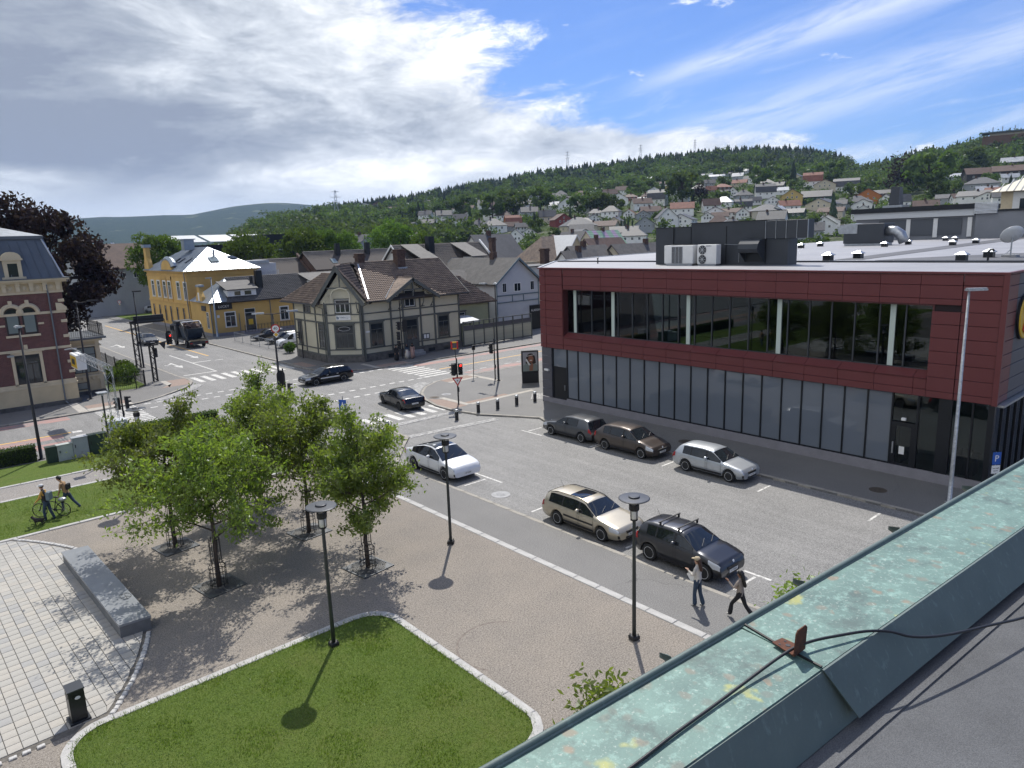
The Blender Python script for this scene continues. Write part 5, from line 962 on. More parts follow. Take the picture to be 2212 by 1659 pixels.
# ------------------------------------------------------------------ plain houses
WALLS = {'w': ('white', (.80, .80, .78)), 'c': ('cream', (.58, .52, .40)), 'y': ('yellow', (.55, .40, .14)), 'g': ('grey', (.33, .35, .37)), 'b': ('brown', (.13, .075, .045)), 'd': ('dark', (.045, .042, .045)), 'r': ('red', (.23, .05, .04)), 'o': ('orange', (.42, .15, .035)), 'n': ('green', (.045, .085, .055))}
ROOFS = {'k': ('dark grey', (.065, .068, .075), .6), 'r': ('red tile', (.25, .105, .07), .75), 'b': ('brown', (.115, .07, .055), .75), 'l': ('pale metal', (.42, .44, .46), .4)}
def wm(k): return mat('wall_' + WALLS[k][0], WALLS[k][1], .8, var=.06, vscale=.6)
def rm(k): return mat('roof_' + ROOFS[k][0].replace(' ', '_'), ROOFS[k][1], ROOFS[k][2], var=.2, vscale=.8, fine=.25, fscale=7.)
mb = MB(); mb.bx(-.5, .5, -.03, .02, -.6, .6); mb.cur = 1; mb.bx(-.4, -.03, -.045, -.031, -.5, .5); mb.bx(.03, .4, -.045, -.031, -.5, .5); WIN_ME = mb.mesh('window', [M_WHITE, M_WIN])
def gable_roof(mb, w, d, he, hr, ov=.45, t=.16, kind='G'):
    a = w / 2 + ov; e = d / 2 + ov; ze = he - (hr - he) * ov / (d / 2)
    if kind == 'H':
        k = min(d / 2, w / 2) * .95; mb.add([(-a, -e, ze), (a, -e, ze), (a, e, ze), (-a, e, ze), (-(w / 2 - k), 0, hr), (w / 2 - k + .01, 0, hr), (-a, -e, ze - t), (a, -e, ze - t), (a, e, ze - t), (-a, e, ze - t)], [(0, 1, 5, 4), (1, 2, 5), (2, 3, 4, 5), (3, 0, 4), (6, 7, 1, 0), (7, 8, 2, 1), (8, 9, 3, 2), (9, 6, 0, 3), (9, 8, 7, 6)])
    elif kind == 'M':
        zk = he + (hr - he) * .62; q = d / 2 * .72
        for s in (-1, 1):
            mb.ext([(-a, s * e, ze), (a, s * e, ze), (a, s * q, zk), (-a, s * q, zk)], (0, 0, t)); mb.ext([(-a, s * q, zk), (a, s * q, zk), (a, 0, hr), (-a, 0, hr)], (0, 0, t))
    else:
        for s in (-1, 1): mb.ext([(-a, s * e, ze), (a, s * e, ze), (a, 0, hr), (-a, 0, hr)], (0, 0, t))
def house(name, label, cat, x, y, z, rz, w, d, he, hr, wall, roofm, kind='G', group=None, wins=(), chim=True, trim=None, cm=None, ext=2.):
    t = thing(name, label, cat, (x, y, z), rz, group)
    mb = MB(); mb.bx(-w / 2, w / 2, -d / 2, d / 2, -ext, he)
    if kind in 'GS':
        for s in (-1, 1): mb.ext([(s * w / 2, -d / 2, he), (s * w / 2, d / 2, he), (s * w / 2, 0, hr - .02)], (-s * .15, 0, 0))
    if kind == 'M':
        zk = he + (hr - he) * .62; q = d / 2 * .70
        for s in (-1, 1): mb.ext([(s * w / 2, -d / 2, he), (s * w / 2, d / 2, he), (s * w / 2, q, zk), (s * w / 2, 0, hr), (s * w / 2, -q, zk)], (-s * .15, 0, 0))
    mb.obj('wall', wall, t); mb = MB(); gable_roof(mb, w, d, he, hr, kind=kind); r_ = mb.obj('roof', roofm, t)
    if chim: mb = MB(); cx = w * rnd.uniform(-.2, .25); mb.bx(cx - .4, cx + .4, -.35, .35, hr - .8, hr + .9); mb.obj('chimney', cm or M_CHIM, r_)
    for face, u, zz_, sc in wins:
        o = ob('window', WIN_ME, t)
        if face == 'f': o.location = (u, -d / 2, zz_)
        elif face == 'b': o.location = (u, d / 2, zz_); o.rotation_euler = (0, 0, math.pi)
        elif face == 'r': o.location = (w / 2, u, zz_); o.rotation_euler = (0, 0, math.pi / 2)
        else: o.location = (-w / 2, u, zz_); o.rotation_euler = (0, 0, -math.pi / 2)
        o.scale = (sc[0], 1, sc[1])
    if trim:
        for s in (-1, 1):
            for k in (-1, 1):
                if kind in 'GS': mb = MB(); p0 = Vector((s * (w / 2 + .46), k * (d / 2 + .45), he - (hr - he) * .45 / (d / 2) - .1)); p1 = Vector((s * (w / 2 + .46), 0, hr - .1)); mb.ext([p0, p1, p1 + Vector((0, 0, .3)), p0 + Vector((0, 0, .3))], (s * .06, 0, 0)); mb.obj('bargeboard', trim, r_)
    return t
# --- nearer town houses, each placed by hand
M_WB = boards('white_boards', (.62, .63, .64), (.57, .58, .60), True, 7.); M_BLUE = mat('blue_grey_paint', (.13, .18, .21), .6); M_OFFW = mat('off_white_render', (.60, .60, .57), .85, var=.08, vscale=.8)
HO = (63.8, 79, 0)
h1 = house('white_house', 'white timber house with blue grey trim, gable towards the street behind the fence', 'house', 63.8, 79, 0, math.pi / 2, 14, 7.6, 6.75, 9.7, M_WB, M_TILEG, 'G', trim=M_BLUE, wins=[('l', 0.1, 5.95, (1.3, 1.0)), ('l', 2.4, 6.0, (.7, 1.1)), ('l', -2.6, 6.0, (.7, 1.1))], ext=.1)
G1 = Fac((60, 72, 0), (1, 0, 0), (0, -1, 0), h1, (0, 0, 0))
def fixp(o): o.matrix_parent_inverse = Matrix.Translation(Vector((63.8, 79, 0))).inverted() if False else Matrix.Identity(4); return o
mb = MB()
for z0, z1 in ((4.9, 5.05), (4.0, 4.12)): mb.bx(-7.08, -7.0, -3.8, 3.8, z0, z1)
for u in (-3.8, -1.0, 1.0, 3.7): mb.bx(-7.08, -7.0, u, u + .12, 0, 6.7) if abs(u) > 3 else mb.bx(-7.08, -7.0, u, u + .12, 4.1, 4.9)
mb.obj('timber_trim', M_BLUE, h1)
mb = MB(); mb.bx(-7.3, -7.0, -4.2, -2.0, 0, 3.3); mb.obj('shop_front', M_FRAME, h1); text_on('ALADDIN', .42, (-7.32, -2.9, 2.6), (R(90), 0, R(-90)), M_WHITE, h1)
house('tiled_house', 'low house with grey pantile roof between annexe and white gabled house', 'house', 57.5, 80.5, 0, 0, 6.5, 8, 5.4, 8.2, M_OFFW, M_TILEG, 'S', chim=False, ext=.1)
row = house('tiled_row', 'long off white terrace with grey pantile roof and two dormers behind the timber house', 'house', 63.8, 90, 0, 0, 15.6, 11, 7.4, 11.9, M_OFFW, M_RB, 'S', chim=False, ext=.1, trim=M_WHITE)
tiles([(55.5, 84.05, 7.08), (72.1, 84.05, 7.08), (72.1, 90, 12.0), (55.5, 90, 12.0)], M_TILEG, row, (63.8, 90, 0), .3, .38)
for cx in (58.6, 67.6):
    mb = LB((63.8, 90, 0)); mb.bx(cx - 1.1, cx + 1.1, 85.0, 88.5, 8.0, 9.9); dm = mb.obj('dormer', M_OFFW, row); mb = LB((63.8, 90, 0)); mb.ext([(cx - 1.5, 84.6, 9.85), (cx + 1.5, 84.6, 9.85), (cx + 1.5, 90, 11.9), (cx - 1.5, 90, 11.9)], (0, 0, .16)); mb.obj('dormer_roof', M_TILEG, dm); mb = LB((63.8, 90, 0)); mb.bx(cx - .75, cx + .75, 84.94, 85, 8.35, 9.7); mb.obj('dormer_window', M_WINC, dm)
chimney(61.5, 88.8, 10.5, 13.1, 1.0, row, (63.8, 90, 0), M_FRAME, False); chimney(73.3, 88.5, 8, 12.5, .8, row, (63.8, 90, 0)); mb = LB((63.8, 90, 0)); mb.ext([(64.2, 85.9, 8.75), (65.1, 85.9, 8.75), (65.1, 87.2, 9.8), (64.2, 87.2, 9.8)], (0, -.05, .08)); mb.obj('skylight', M_WIN, row)
mb = LB((63.8, 90, 0)); [mb.ext([(x, 84.0, 7.0), (x, 90, 12.0), (x, 90, 12.45), (x, 84.0, 7.45)], (.25, 0, 0)) for x in (71.8,)]; mb.obj('parapet', M_WHITE, row)
lo = house('brick_row', 'long low brick row with grey tiles and black chimneys behind the annexe', 'house', 66, 122, 0, 0, 17.5, 9, 8.3, 11.1, M_CHIM, M_RB, 'S', chim=False, ext=.1); tiles([(56.9, 117.1, 8.0), (75.2, 117.1, 8.0), (75.2, 122, 11.25), (56.9, 122, 11.25)], M_TILEG, lo, (66, 122, 0), .32, .4)
for x in (63.2, 69.4): chimney(x, 121, 10, 12.6, .8, lo, (66, 122, 0), M_FRAME, False)
mb = LB((66, 122, 0)); mb.ext([(60.9, 118.6, 9.1), (61.9, 118.6, 9.1), (61.9, 119.7, 9.85), (60.9, 119.7, 9.85)], (0, -.05, .09)); mb.obj('skylight', M_WINC, lo)
l2 = house('tiled_row', 'lower grey tiled roof with brick fire wall left of the brick row', 'house', 54, 125, 0, 0, 9.5, 9, 7.6, 10.2, M_CHIM, M_RB, 'S', chim=False, ext=.1); tiles([(49, 120.1, 7.3), (59, 120.1, 7.3), (59, 125, 10.35), (49, 125, 10.35)], M_TILEG, l2, (54, 125, 0), .32, .4); mb = LB((54, 125, 0)); mb.ext([(57, 120.0, 7.4), (57, 125, 10.5), (57, 125, 11.1), (57, 120.0, 8.0)], (.4, 0, 0)); mb.obj('fire_wall', M_CHIM, l2)
wb = thing('white_roof_block', 'white boarded rooftop room with balcony railing behind the yellow building', 'building', (47, 118, 0)); mb = MB(); mb.bx(-2, 2.2, -2, 2, 0, 9.8); mb.obj('wall', M_WB, wb); mb = MB(); mb.bx(-2.2, 1, -2.2, 2.2, 9.8, 10.3); mb.obj('roof', M_STEEL, wb); railing([(45.2, 115.8), (49.4, 115.8)], 7.2, 8.6, wb, (47, 118, 0), M_WHITE, .2, .02)
house('dark_roof_house', 'large house with smooth dark grey metal tile roof behind the dormered terrace', 'house', 95, 115, 0, 0, 10, 12, 7.2, 13.2, M_OFFW, rm('k'), 'S', ext=.1)
bh = house('brown_roof_house', 'wide brown roofed house with a white framed cream gable dormer', 'house', 98.5, 101, 0, 0, 15.5, 11, 6.8, 12.5, M_OFFW, M_TILEB, 'H', ext=.1, chim=False); mb = LB((98.5, 101, 0)); mb.ext([(96.6, 95.2, 6.5), (102.2, 95.2, 6.5), (102.2, 95.2, 8.6), (99.4, 95.2, 12.2), (96.6, 95.2, 8.6)], (0, 5, 0)); mb.obj('gable_dormer', M_STUC, bh)
mb = LB((98.5, 101, 0)); [mb.ext([(99.4 + s * 3.4, 94.8, 8.0), (99.4, 94.8, 12.4), (99.4, 101, 12.4), (99.4 + s * 3.4, 101, 8.0)], (0, 0, .25)) for s in (-1, 1)]; mb.obj('dormer_roof', M_WHITE, bh)
mb = LB((98.5, 101, 0)); mb.bx(98.5, 100.3, 95.1, 95.2, 7.2, 8.6); mb.obj('dormer_window', M_WINC, bh)
fb = thing('flat_roofed_block', 'flat grey roofed low block behind the white gabled house', 'building', (84, 92, 0)); mb = MB(); mb.bx(-9, 11, -4, 3, 0, 7.6); mb.obj('wall', M_OFFW, fb); mb = MB(); mb.bx(-9.2, 11.2, -4.2, 3.2, 7.6, 7.75); mb.obj('roof', M_ROOFD, fb); mb = MB(); mb.bx(-9.2, 11.2, 2.9, 3.2, 7.75, 8.2); mb.obj('parapet', M_STUC2, fb); chimney(89.5, 93.5, 7.6, 10.3, 1.2, fb, (84, 92, 0)); mb = MB(); mb.tube([(-6.5, -1, 7.7), (-6.5, -1, 8.6)], .15, 6); mb.obj('vent_pipe', M_FRAME, fb)
for i, (x, y, w_, d_, he, hr, mw_, mr_, kd, lb) in enumerate([(92.5, 86, 9, 9, 6.6, 10.6, 'g', 'T', 'S', 'grey tiled roof house with dark rendered gable left of the plant room'), (84, 80, 7, 8, 6, 10.0, 'w', 'T', 'S', 'grey tiled roof just behind the left corner of the red shop'), (104, 84, 14, 9, 6.4, 10.6, 'c', 'T', 'S', 'long grey tiled roof directly behind the plant room'), (147, 131, 12, 10, 8, 13.5, 'c', 'G', 'S', 'house with shiny green and violet roof cladding'), (126, 112, 12, 9, 7, 11.6, 'c', 'B', 'S', 'house with brown ribbed roof left of plant room'),
        (112.5, 200, 9, 12, 11, 15, 'g', 'K', 'G', 'grey gabled shed in front of the dark rock cut'), (158, 150, 12, 11, 8.5, 13.6, 'w', 'K', 'G', 'white house with dark slate roof and bare white end wall'), (36, 166, 16, 11, 9.4, 14, 'g', 'B', 'S', 'grey rendered house with brown tiled roof beyond the copper beech')]):
    mr2 = {'T': M_TILEG, 'G': None, 'B': rm('b'), 'K': rm('k')}[mr_]
    if mr2 is None:
        m_, h_, b_ = node_mat('iridescent_roof'); p_ = h_.n('ShaderNodeNewGeometry').outputs['Position']; s_ = h_.n('ShaderNodeSeparateXYZ'); h_.put(s_.inputs[0], p_); c_ = h_.mix(h_.m('GREATER_THAN', h_.m('FRACT', h_.m('MULTIPLY', s_.outputs[0], .27)), .55), (.28, .48, .28, 1), (.50, .34, .48, 1)); c_ = h_.mix(h_.m('GREATER_THAN', h_.m('FRACT', h_.m('MULTIPLY', s_.outputs[2], 2.2)), .7), c_, (.2, .2, .2, 1)); h_.put(b_.inputs['Base Color'], c_); b_.inputs['Roughness'].default_value = .3; mr2 = m_
    house('town_house', lb, 'house', x, y, 0, 0 if kd == 'S' else math.pi / 2 + R(8), w_, d_, he, hr, wm(mw_), mr2, kd, ext=.1, wins=[('f', k, he - 1.6, (1, 1)) for k in (-2.5, 0, 2.5)] + [('l', 0, he - 1.2, (1, 1))])
dh = thing('industrial_hall', 'black flat roofed industrial hall behind the trees left of centre', 'hall', (80, 190, 0)); mb = MB(); mb.bx(-5, 12, -5, 9, 0, 15.6); mb.obj('wall', M_FRAME, dh); mb = MB(); mb.bx(-8, 12, -12, -5, 0, 11.6); mb.obj('low_wing', M_FRAME, dh); mb = MB(); mb.bx(3.5, 9, -5.2, -5, 12.5, 15.4); mb.obj('grey_panel', M_GREYW, dh); mb = MB(); mb.bx(-8.3, 12, -12.3, -11.8, 11.5, 11.8); mb.obj('eaves', M_STEEL, dh); mb = MB(); mb.bx(-8, 12, -12.1, -12, 7, 9.0); mb.obj('brick_band', M_CHIM, dh)
dh2 = thing('saw_tooth_hall', 'long low hall with pale sloping metal roof panels at left', 'hall', (78, 215, 0)); mb = MB(); mb.bx(-18, 10, -6, 8, 0, 13.5); mb.obj('wall', M_FRAME, dh2); mb = MB(); [mb.ext([(-17 + k * 9, -7, 14.2), (-9 + k * 9, -7, 14.2), (-9 + k * 9, 3, 16.2), (-17 + k * 9, 3, 16.2)], (0, 0, .2)) for k in range(3)]; mb.obj('roof_panels', M_STEEL, dh2)
hb = thing('cream_office', 'cream office block with pale ribbed hipped roof at the right edge', 'building', (140, 30, 0)); mb = MB(); mb.bx(-2, 20, -16, 7, 0, 17.2); mb.obj('wall', M_STUC2, hb); mb = MB(); mb.bx(-2.2, 20, -14, 5.3, 0, 16.9); mb.obj('front', M_WHITE, hb); mb = MB(); mb.add([(-3.5, -17, 17), (22, -17, 17), (22, 8.2, 17), (-3.5, 8.2, 17), (6, -6, 22), (12, -6, 22), (12, 0, 22), (6, 0, 22)], [(0, 1, 5, 4), (1, 2, 6, 5), (2, 3, 7, 6), (3, 0, 4, 7), (4, 5, 6, 7), (3, 2, 1, 0)]); mb.obj('roof', mat('pale_yellow_metal', (.62, .58, .46), .45), hb)
for k in range(5): mb = MB(); mb.bx(-2.3, -2.2, 3.2 - k * 2.2, 4.3 - k * 2.2, 13.2, 15.8); mb.obj('window', M_WIN, hb)
for k in range(24): mb = MB(); y_ = -16 + k; t_ = 1.; mb.tube([(-3.5, y_, 17.05), (6 if -6 < y_ < 0 else max(-3.4, 6 - max(abs(y_ + 3) - 3, 0)), y_, 22.05 if -6 < y_ < 0 else 17.05 + 5 * max(0, 1 - max(abs(y_ + 3) - 3, 0) / 9.5))], .06, 4); mb.obj('roof_rib', M_STEEL, hb)
# --- hillside houses: x,y,z,width,height,codes(wall roof shape), listed from left to right
HS = "336.6,721.3,36.5,12.9,6.4,brS 311.2,653.7,30.8,11.8,7.6,wkG 366.8,769,42,11.6,5.2,wrS 403.8,784.2,47.9,12,5,brS 401.2,774.2,47,11.9,6.1,brS 441.3,789,52.8,10.3,5.6,wrS 448.7,780.2,53.4,16,6.3,wbG 430.9,737.3,48.1,10.5,4.2,crS 456.6,763.9,53.6,14.5,7.1,bbG 444.7,724.4,49.4,9.5,5.7,crG 398.3,635.5,40.2,15.1,7.5,dbS 464.6,709.4,51.7,8.6,4.2,glS 405,609.7,40.1,10,4.4,dkG 245.6,369.9,19.1,6.6,4.8,gkG 404.8,607.5,40,8.3,4.5,dkG 405.1,597.6,39.5,7.3,4.8,wkS 233.4,344.4,16.1,7,4.2,crS 407.9,598.1,40,7.3,4.2,dbG 461.9,675.1,49.9,9.4,4.4,wkS 257.7,373.8,20.6,9.7,5,dkS 476.3,687,52.5,9.3,5.4,gkS 434.5,618.7,44.5,8.4,7.1,wkG 475.9,670.2,51.8,9.4,5.7,wkG 273.7,379.6,22.8,8.8,5.1,wkG 220.3,304.7,12.6,6.8,5.6,wlG 459,623.2,47.9,6.8,6.2,wkG 460.8,624.4,48.2,6,7.3,wkG 222.3,295.8,12.3,9.6,5.5,wlG 268.3,353.8,21.1,8.7,6.7,wkS 405.1,531.2,39.3,13,7.1,wrS 298.6,386,26.2,6,4.2,wbG 253.3,317.3,17.3,6.9,6,wkH 245.6,295.2,15.4,12,7.6,wkH 254.4,290.3,16.2,7.3,4.6,gbS 261.4,297.4,17.5,8.5,7,orM 220.2,248.4,9.7,7.3,6.7,wkG 252.7,281.1,15.7,6,4.2,wkS 236.8,257.7,12.4,6.1,4.3,wkG 278,287.6,19.5,8.9,7.2,ckS 328.9,335.7,29.3,8.9,5,wlS 272,271.1,17.7,9.5,6.3,rbG 250.7,238.5,12.8,14.8,8.3,ckH 229.7,217,8.8,10.3,6.3,wkG 264.7,246.9,15.2,10.3,5.9,wkH 284.9,260.5,18.7,8.3,4.2,wkG 286.9,261.3,18.9,9.3,4.2,wbG 550.3,500.7,57.5,10.2,4.8,dkS 262.1,237.9,14.3,6,4.3,cbS 303.7,275.4,22,8.9,4.8,wkH 520.2,468.3,52.5,8.8,4.2,glS 263.7,233.1,14,12,4.9,cbS 305,264.9,21.6,9.6,6.4,wkH 570.4,493.1,60,14.6,5.3,dlS 279.4,239.5,16.6,6.3,4.3,ckG 554,472.3,56.3,10.8,4.7,brS 306.8,253.6,20.9,6,4.4,wrG 387.3,319.4,34.5,10.3,4.4,rbH 581.5,470.5,60.5,8.5,4.2,glS 304.8,243.4,20,6.7,4.2,gbG 267.9,212.6,13.3,8.9,6.6,gkG 351.2,278.1,28.5,9.2,5.2,wlS 312,243.8,20.8,10.4,5.6,gbS 572.4,446.6,57.7,9.9,4.2,dbS 598.8,464.7,63.1,14.7,5.1,dlS 354.1,271.2,28.6,10.7,8.9,wkM 542.2,410.5,53.5,11.6,4.2,dbS 501.1,378.5,47.6,6.4,4.2,gkS 281.8,210.9,14.8,9.2,8.9,wkG 462.6,346.5,42.6,6.6,4.2,crS 608.5,445.2,64.1,15.4,5.1,dkS 590.9,428.6,60.3,10.8,4.2,dbS 318.7,228.2,20.9,11.6,6.7,wrS 288.2,205.6,15.3,10.5,5.4,wkG 604.4,420,62.3,10,4.7,dkS 609.4,412.6,62.5,11.7,4.2,glS 302.9,201.9,17,6,4.2,wkG 499.6,332.3,46.4,8.2,5.6,gkS 333.5,220.8,22.1,8.6,7,wbS 418.6,277.1,36.2,6.3,5.3,brS 618.1,406.9,63.6,10.1,4.3,wlS 314.7,205.8,18.7,9.8,5.3,wbG 589.6,384.7,58.9,13.6,4.2,glS 305.9,197.3,16.9,7.5,4.2,wbS 442.6,284.2,39.1,11.4,4.9,brH 347.2,221.7,24.2,9.8,6.3,wlH 391,249.9,31.7,7.4,4.9,dkS 515.2,326.7,48.1,7.6,4.3,wlG 318.6,199.8,18.8,9.4,4.2,wbS 620,389.1,62.9,13.3,4.2,gkS 395.4,246.6,32,6,6,wkG 560.5,344.8,54.3,9,5.8,glS 474.2,290.3,42.8,10.1,5.2,crS 316.4,191.9,17.7,6.3,5.2,wbG 340.5,206.1,21.9,8.1,6.1,wkM 636.6,385,65.4,7.6,4.2,wlS 364.2,213.2,25.7,6,4.2,wkS 394.5,224.7,30.3,10.9,7.9,wkM 323.7,183.3,17.9,15.2,6.1,ckH 365,203.7,24.7,7.8,4.6,wkG 448.7,246.5,37.5,8.2,4.7,nkS 326.5,178.2,17.8,7,5.3,wlG 416,227.2,32.7,9.3,4.2,wlS 346.1,184,20.5,9.8,5.6,wrS 380.2,200.9,26.3,10.7,6.7,ybG 327.8,171.7,17.2,9.9,4.2,nkS 492.5,244.9,39.5,12.2,10,wrM 389.6,191.2,24.8,15.1,7.2,nkS 369.6,177.6,20.9,13.1,5.9,ckG 483.2,232,36.8,13.4,6.4,crG 349.5,163.8,17.2,11.3,4.4,cbS 385.2,177.1,21.5,8.3,4.7,gkS 403.2,181,22.8,6.7,4.9,wkS 508.9,229,35.3,16,9.4,wkM 405.4,176.1,21.3,13.8,7.3,wkH 397.4,169.4,19.8,11.5,6.3,wkG 435.1,182.9,24.5,13.9,8.5,orG 467.7,187.9,28.8,9.9,4.6,dkS 418.4,165.6,23.1,6.8,5.8,wkG 406.4,152.2,22,6,4.2,wkG 397.5,129.2,21.8,9.7,4.2,gkS 532,168.3,39.1,13.4,4.3,glS 395.4,122.6,21.7,8.1,4.2,wbS 391.3,115.6,21.5,13.1,5.1,wkS 487.6,142.5,35,16,7.9,dbS 432.2,125.3,27.7,16,7,gkH 409.8,116.5,24.6,9.1,4.5,wlS 385.4,106.9,21,9.3,4.4,wbG 405,111.3,23.9,7.9,4.2,wrS 491.2,129.4,36.1,16,7,dbS 466.3,122.1,32.8,8.2,4.4,wlS 601.9,157,48.2,12.7,7.1,dlS"
ORD = 'first second third fourth fifth sixth seventh eighth ninth tenth eleventh twelfth thirteenth fourteenth fifteenth sixteenth seventeenth eighteenth nineteenth twentieth'.split(); ORD = [o + ' ' for o in ORD + ['twenty ' + o for o in ORD[:9]] + ['thirtieth'] + ['thirty ' + o for o in ORD[:9]]]
SHN = {'G': 'gabled', 'S': 'long fronted', 'H': 'hip roofed', 'M': 'gambrel roofed'}; cnt = {}; HPOS = []
HS = [e.split(',') for e in HS.split()]; r5 = random.Random(55); bz = [(float(e[0]), float(e[1])) for e in HS]
while len(HS) < 190:
    tt = r5.uniform(-.14, .70); d_ = r5.uniform(300, 620) if tt < .4 else r5.uniform(300, 430); a = math.atan(tt); x = d_ * (math.cos(a) * fwd0.x + math.sin(a) * rgt0.x); y = d_ * (math.cos(a) * fwd0.y + math.sin(a) * rgt0.y)
    if min((x - q[0]) ** 2 + (y - q[1]) ** 2 for q in bz) > 14.5 ** 2: bz.append((x, y)); HS.append((x, y, hill(x, y), r5.uniform(8.5, 12), r5.uniform(5.5, 7.5), r5.choice('wwwwwcgg') + r5.choice('kkkkkb') + r5.choice('GGSSH')))
HS.sort(key=lambda e: math.atan2(float(e[0]) * rgt0.x + float(e[1]) * rgt0.y, float(e[0]) * fwd0.x + float(e[1]) * fwd0.y))
for x, y, z, W_, H_, cd in HS:
    x, y, z, W_, H_ = map(float, (x, y, z, W_, H_)); va = math.atan2(y, x); D_ = math.hypot(x, y); HPOS.append((x, y, W_, D_))
    tier = 'low on' if D_ < 400 else ('halfway up' if D_ < 600 else 'high on'); desc = '%s %s house with %s roof %s the hillside' % (WALLS[cd[0]][0], SHN[cd[2]], ROOFS[cd[1]][0], tier)
    k = cnt[desc] = cnt.get(desc, -1) + 1; lab = (desc + ', ' + (ORD[min(k, 38)] + 'from the left' if k else 'leftmost one')) 
    j = rnd.uniform(-.35, .35); kd = cd[2]
    if kd == 'G': rz = va + j; w_, d_ = W_ * 1.1, W_; he = H_ * .52; wins = [('l', u * W_ * .22, he * .72, (.9, .9)) for u in (-1, 0, 1)] + [('l', 0, he + (H_ - he) * .3, (.8, .8))] + [('f', u * W_ * .25, he * .65, (.9, .9)) for u in (-1, 1)]
    elif kd == 'H': rz = va + math.pi / 2 + j; w_, d_ = W_, W_ * .8; he = H_ * .55; wins = [('b', u * W_ * .26, he * .62, (1, 1)) for u in (-1, 0, 1)] + [('r', 0, he * .62, (1, 1))]
    else: rz = va + math.pi / 2 + j; w_, d_ = W_, W_ * .62; he = H_ * (.56 if kd == 'S' else .46); wins = [('b', u * W_ * .28, he * .62, (.9, .9)) for u in (-1, -.2, 1)] + [('r', 0, he * .7, (.9, .9)), ('l', 0, he * .7, (.9, .9))]
    house('hillside_house', lab, 'house', x, y, z, rz, w_, d_, max(2.4, he), max(he + 1.2, H_), wm(cd[0]), rm(cd[1]), 'S' if kd == 'G' else kd, 'houses on the hillside', wins, rnd.random() < .6)
# hospital-like block on the ridge
def at_px(px, py, dist):
    d = (rt * ((px - 1106) / 1533) + up * (-(py - 829.5) / 1533) + fw); d = d / math.hypot(d.x, d.y); return EYE + d * dist
p_ = at_px(2172, 306, 780); hz = thing('ridge_building', 'brown flat roofed block with rooftop masts on the wooded ridge at far right', 'building', (p_.x, p_.y, p_.z - 14), va * 0 + math.atan2(p_.y, p_.x))
mb = MB(); mb.bx(-9, 9, -17, 17, 0, 19); mb.obj('wall', wm('b'), hz); mb = MB(); mb.bx(-10, 10, -22, 18, 21.5, 22.3); mb.obj('roof', M_BLUE, hz); mb = MB(); mb.bx(-6, 6, -14, 12, 19, 21.5); mb.obj('top_storey', wm('c'), hz)
for y_ in (-6, 3, 10): mb = MB(); mb.tube([(0, y_, 22), (0, y_, 27)], .4, 5); mb.obj('mast', M_STEEL, hz)
for y_ in (-10, -3, 4, 11): mb = MB(); mb.bx(-9.1, -9, y_ - 1.5, y_ + 1.5, 10, 12.5); mb.obj('window', M_WIN, hz)
# power pylons along the ridge
for px, py, d_, H_, lb in ((727, 455, 640, 26, 'tall lattice power pylon at the left end of the ridge'), (1226, 352, 960, 22, 'leftmost of three small pylons on the forest skyline'), (1384, 335, 980, 20, 'middle one of three small pylons on the forest skyline'), (1501, 322, 980, 18, 'rightmost of three small pylons on the forest skyline')):
    p_ = at_px(px, py, d_); t = thing('power_pylon', lb, 'pylon', (p_.x, p_.y, p_.z - H_ * .35), math.atan2(p_.y, p_.x), 'power pylons on the ridge'); mb = MB(); b_ = H_ * .09
    for sx_ in (-1, 1):
        for sy_ in (-1, 1): mb.tube([(sx_ * b_, sy_ * b_, 0), (sx_ * .4, sy_ * .4, H_)], .22, 4)
    for k in range(7): z0, z1 = H_ * k / 7, H_ * (k + 1) / 7; a0, a1 = lerp(b_, .4, k / 7), lerp(b_, .4, (k + 1) / 7); mb.tube([(-a0, -a0, z0), (-a0, a1, z1)], .15, 3); mb.tube([(-a0, a0, z0), (-a0, -a1, z1)], .15, 3)
    mb.obj('tower', M_STEEL, t); mb = MB(); [mb.tube([(0, -w_, z_), (0, w_, z_)], .25, 4) for w_, z_ in ((H_ * .13, H_ * .95), (H_ * .17, H_ * .78), (H_ * .13, H_ * .62))]; mb.obj('cross_arms', M_STEEL, t)
# ------------------------------------------------------------------ foliage
def leaf_mat(name, c1, c2, trans=.45, vs=1.5):
    m, h, b = node_mat(name); nt = m.node_tree; nt.nodes.remove(b); p = h.n('ShaderNodeNewGeometry').outputs['Position']; oi = h.n('ShaderNodeObjectInfo').outputs['Random']
    c = h.mix(h.mr(h.noise(p, vs, 4, .7), .35, .65), (*c1, 1), (*c2, 1)); hs = h.n('ShaderNodeHueSaturation'); h.put(hs.inputs['Color'], c); h.put(hs.inputs['Value'], h.mr(oi, 0, 1, .75, 1.3)); h.put(hs.inputs['Hue'], h.mr(oi, 0, 1, .485, .515)); c = hs.outputs[0]
    d = h.n('ShaderNodeBsdfDiffuse'); h.put(d.inputs[0], c); t = h.n('ShaderNodeBsdfTranslucent'); h.put(t.inputs[0], h.mix(1., c, (1.5, 1.7, .6, 1), 'MULTIPLY')); g = h.n('ShaderNodeBsdfGlossy'); g.inputs['Roughness'].default_value = .42; g.inputs[0].default_value = (.9, .95, 1, 1)
    m1 = h.n('ShaderNodeMixShader'); m1.inputs[0].default_value = trans; h.L.new(d.outputs[0], m1.inputs[1]); h.L.new(t.outputs[0], m1.inputs[2]); m2 = h.n('ShaderNodeMixShader'); m2.inputs[0].default_value = .03 if vs > 1 else .012; h.L.new(m1.outputs[0], m2.inputs[1]); h.L.new(g.outputs[0], m2.inputs[2])
    h.L.new(m2.outputs[0], nt.nodes['Material Output'].inputs[0]); return m
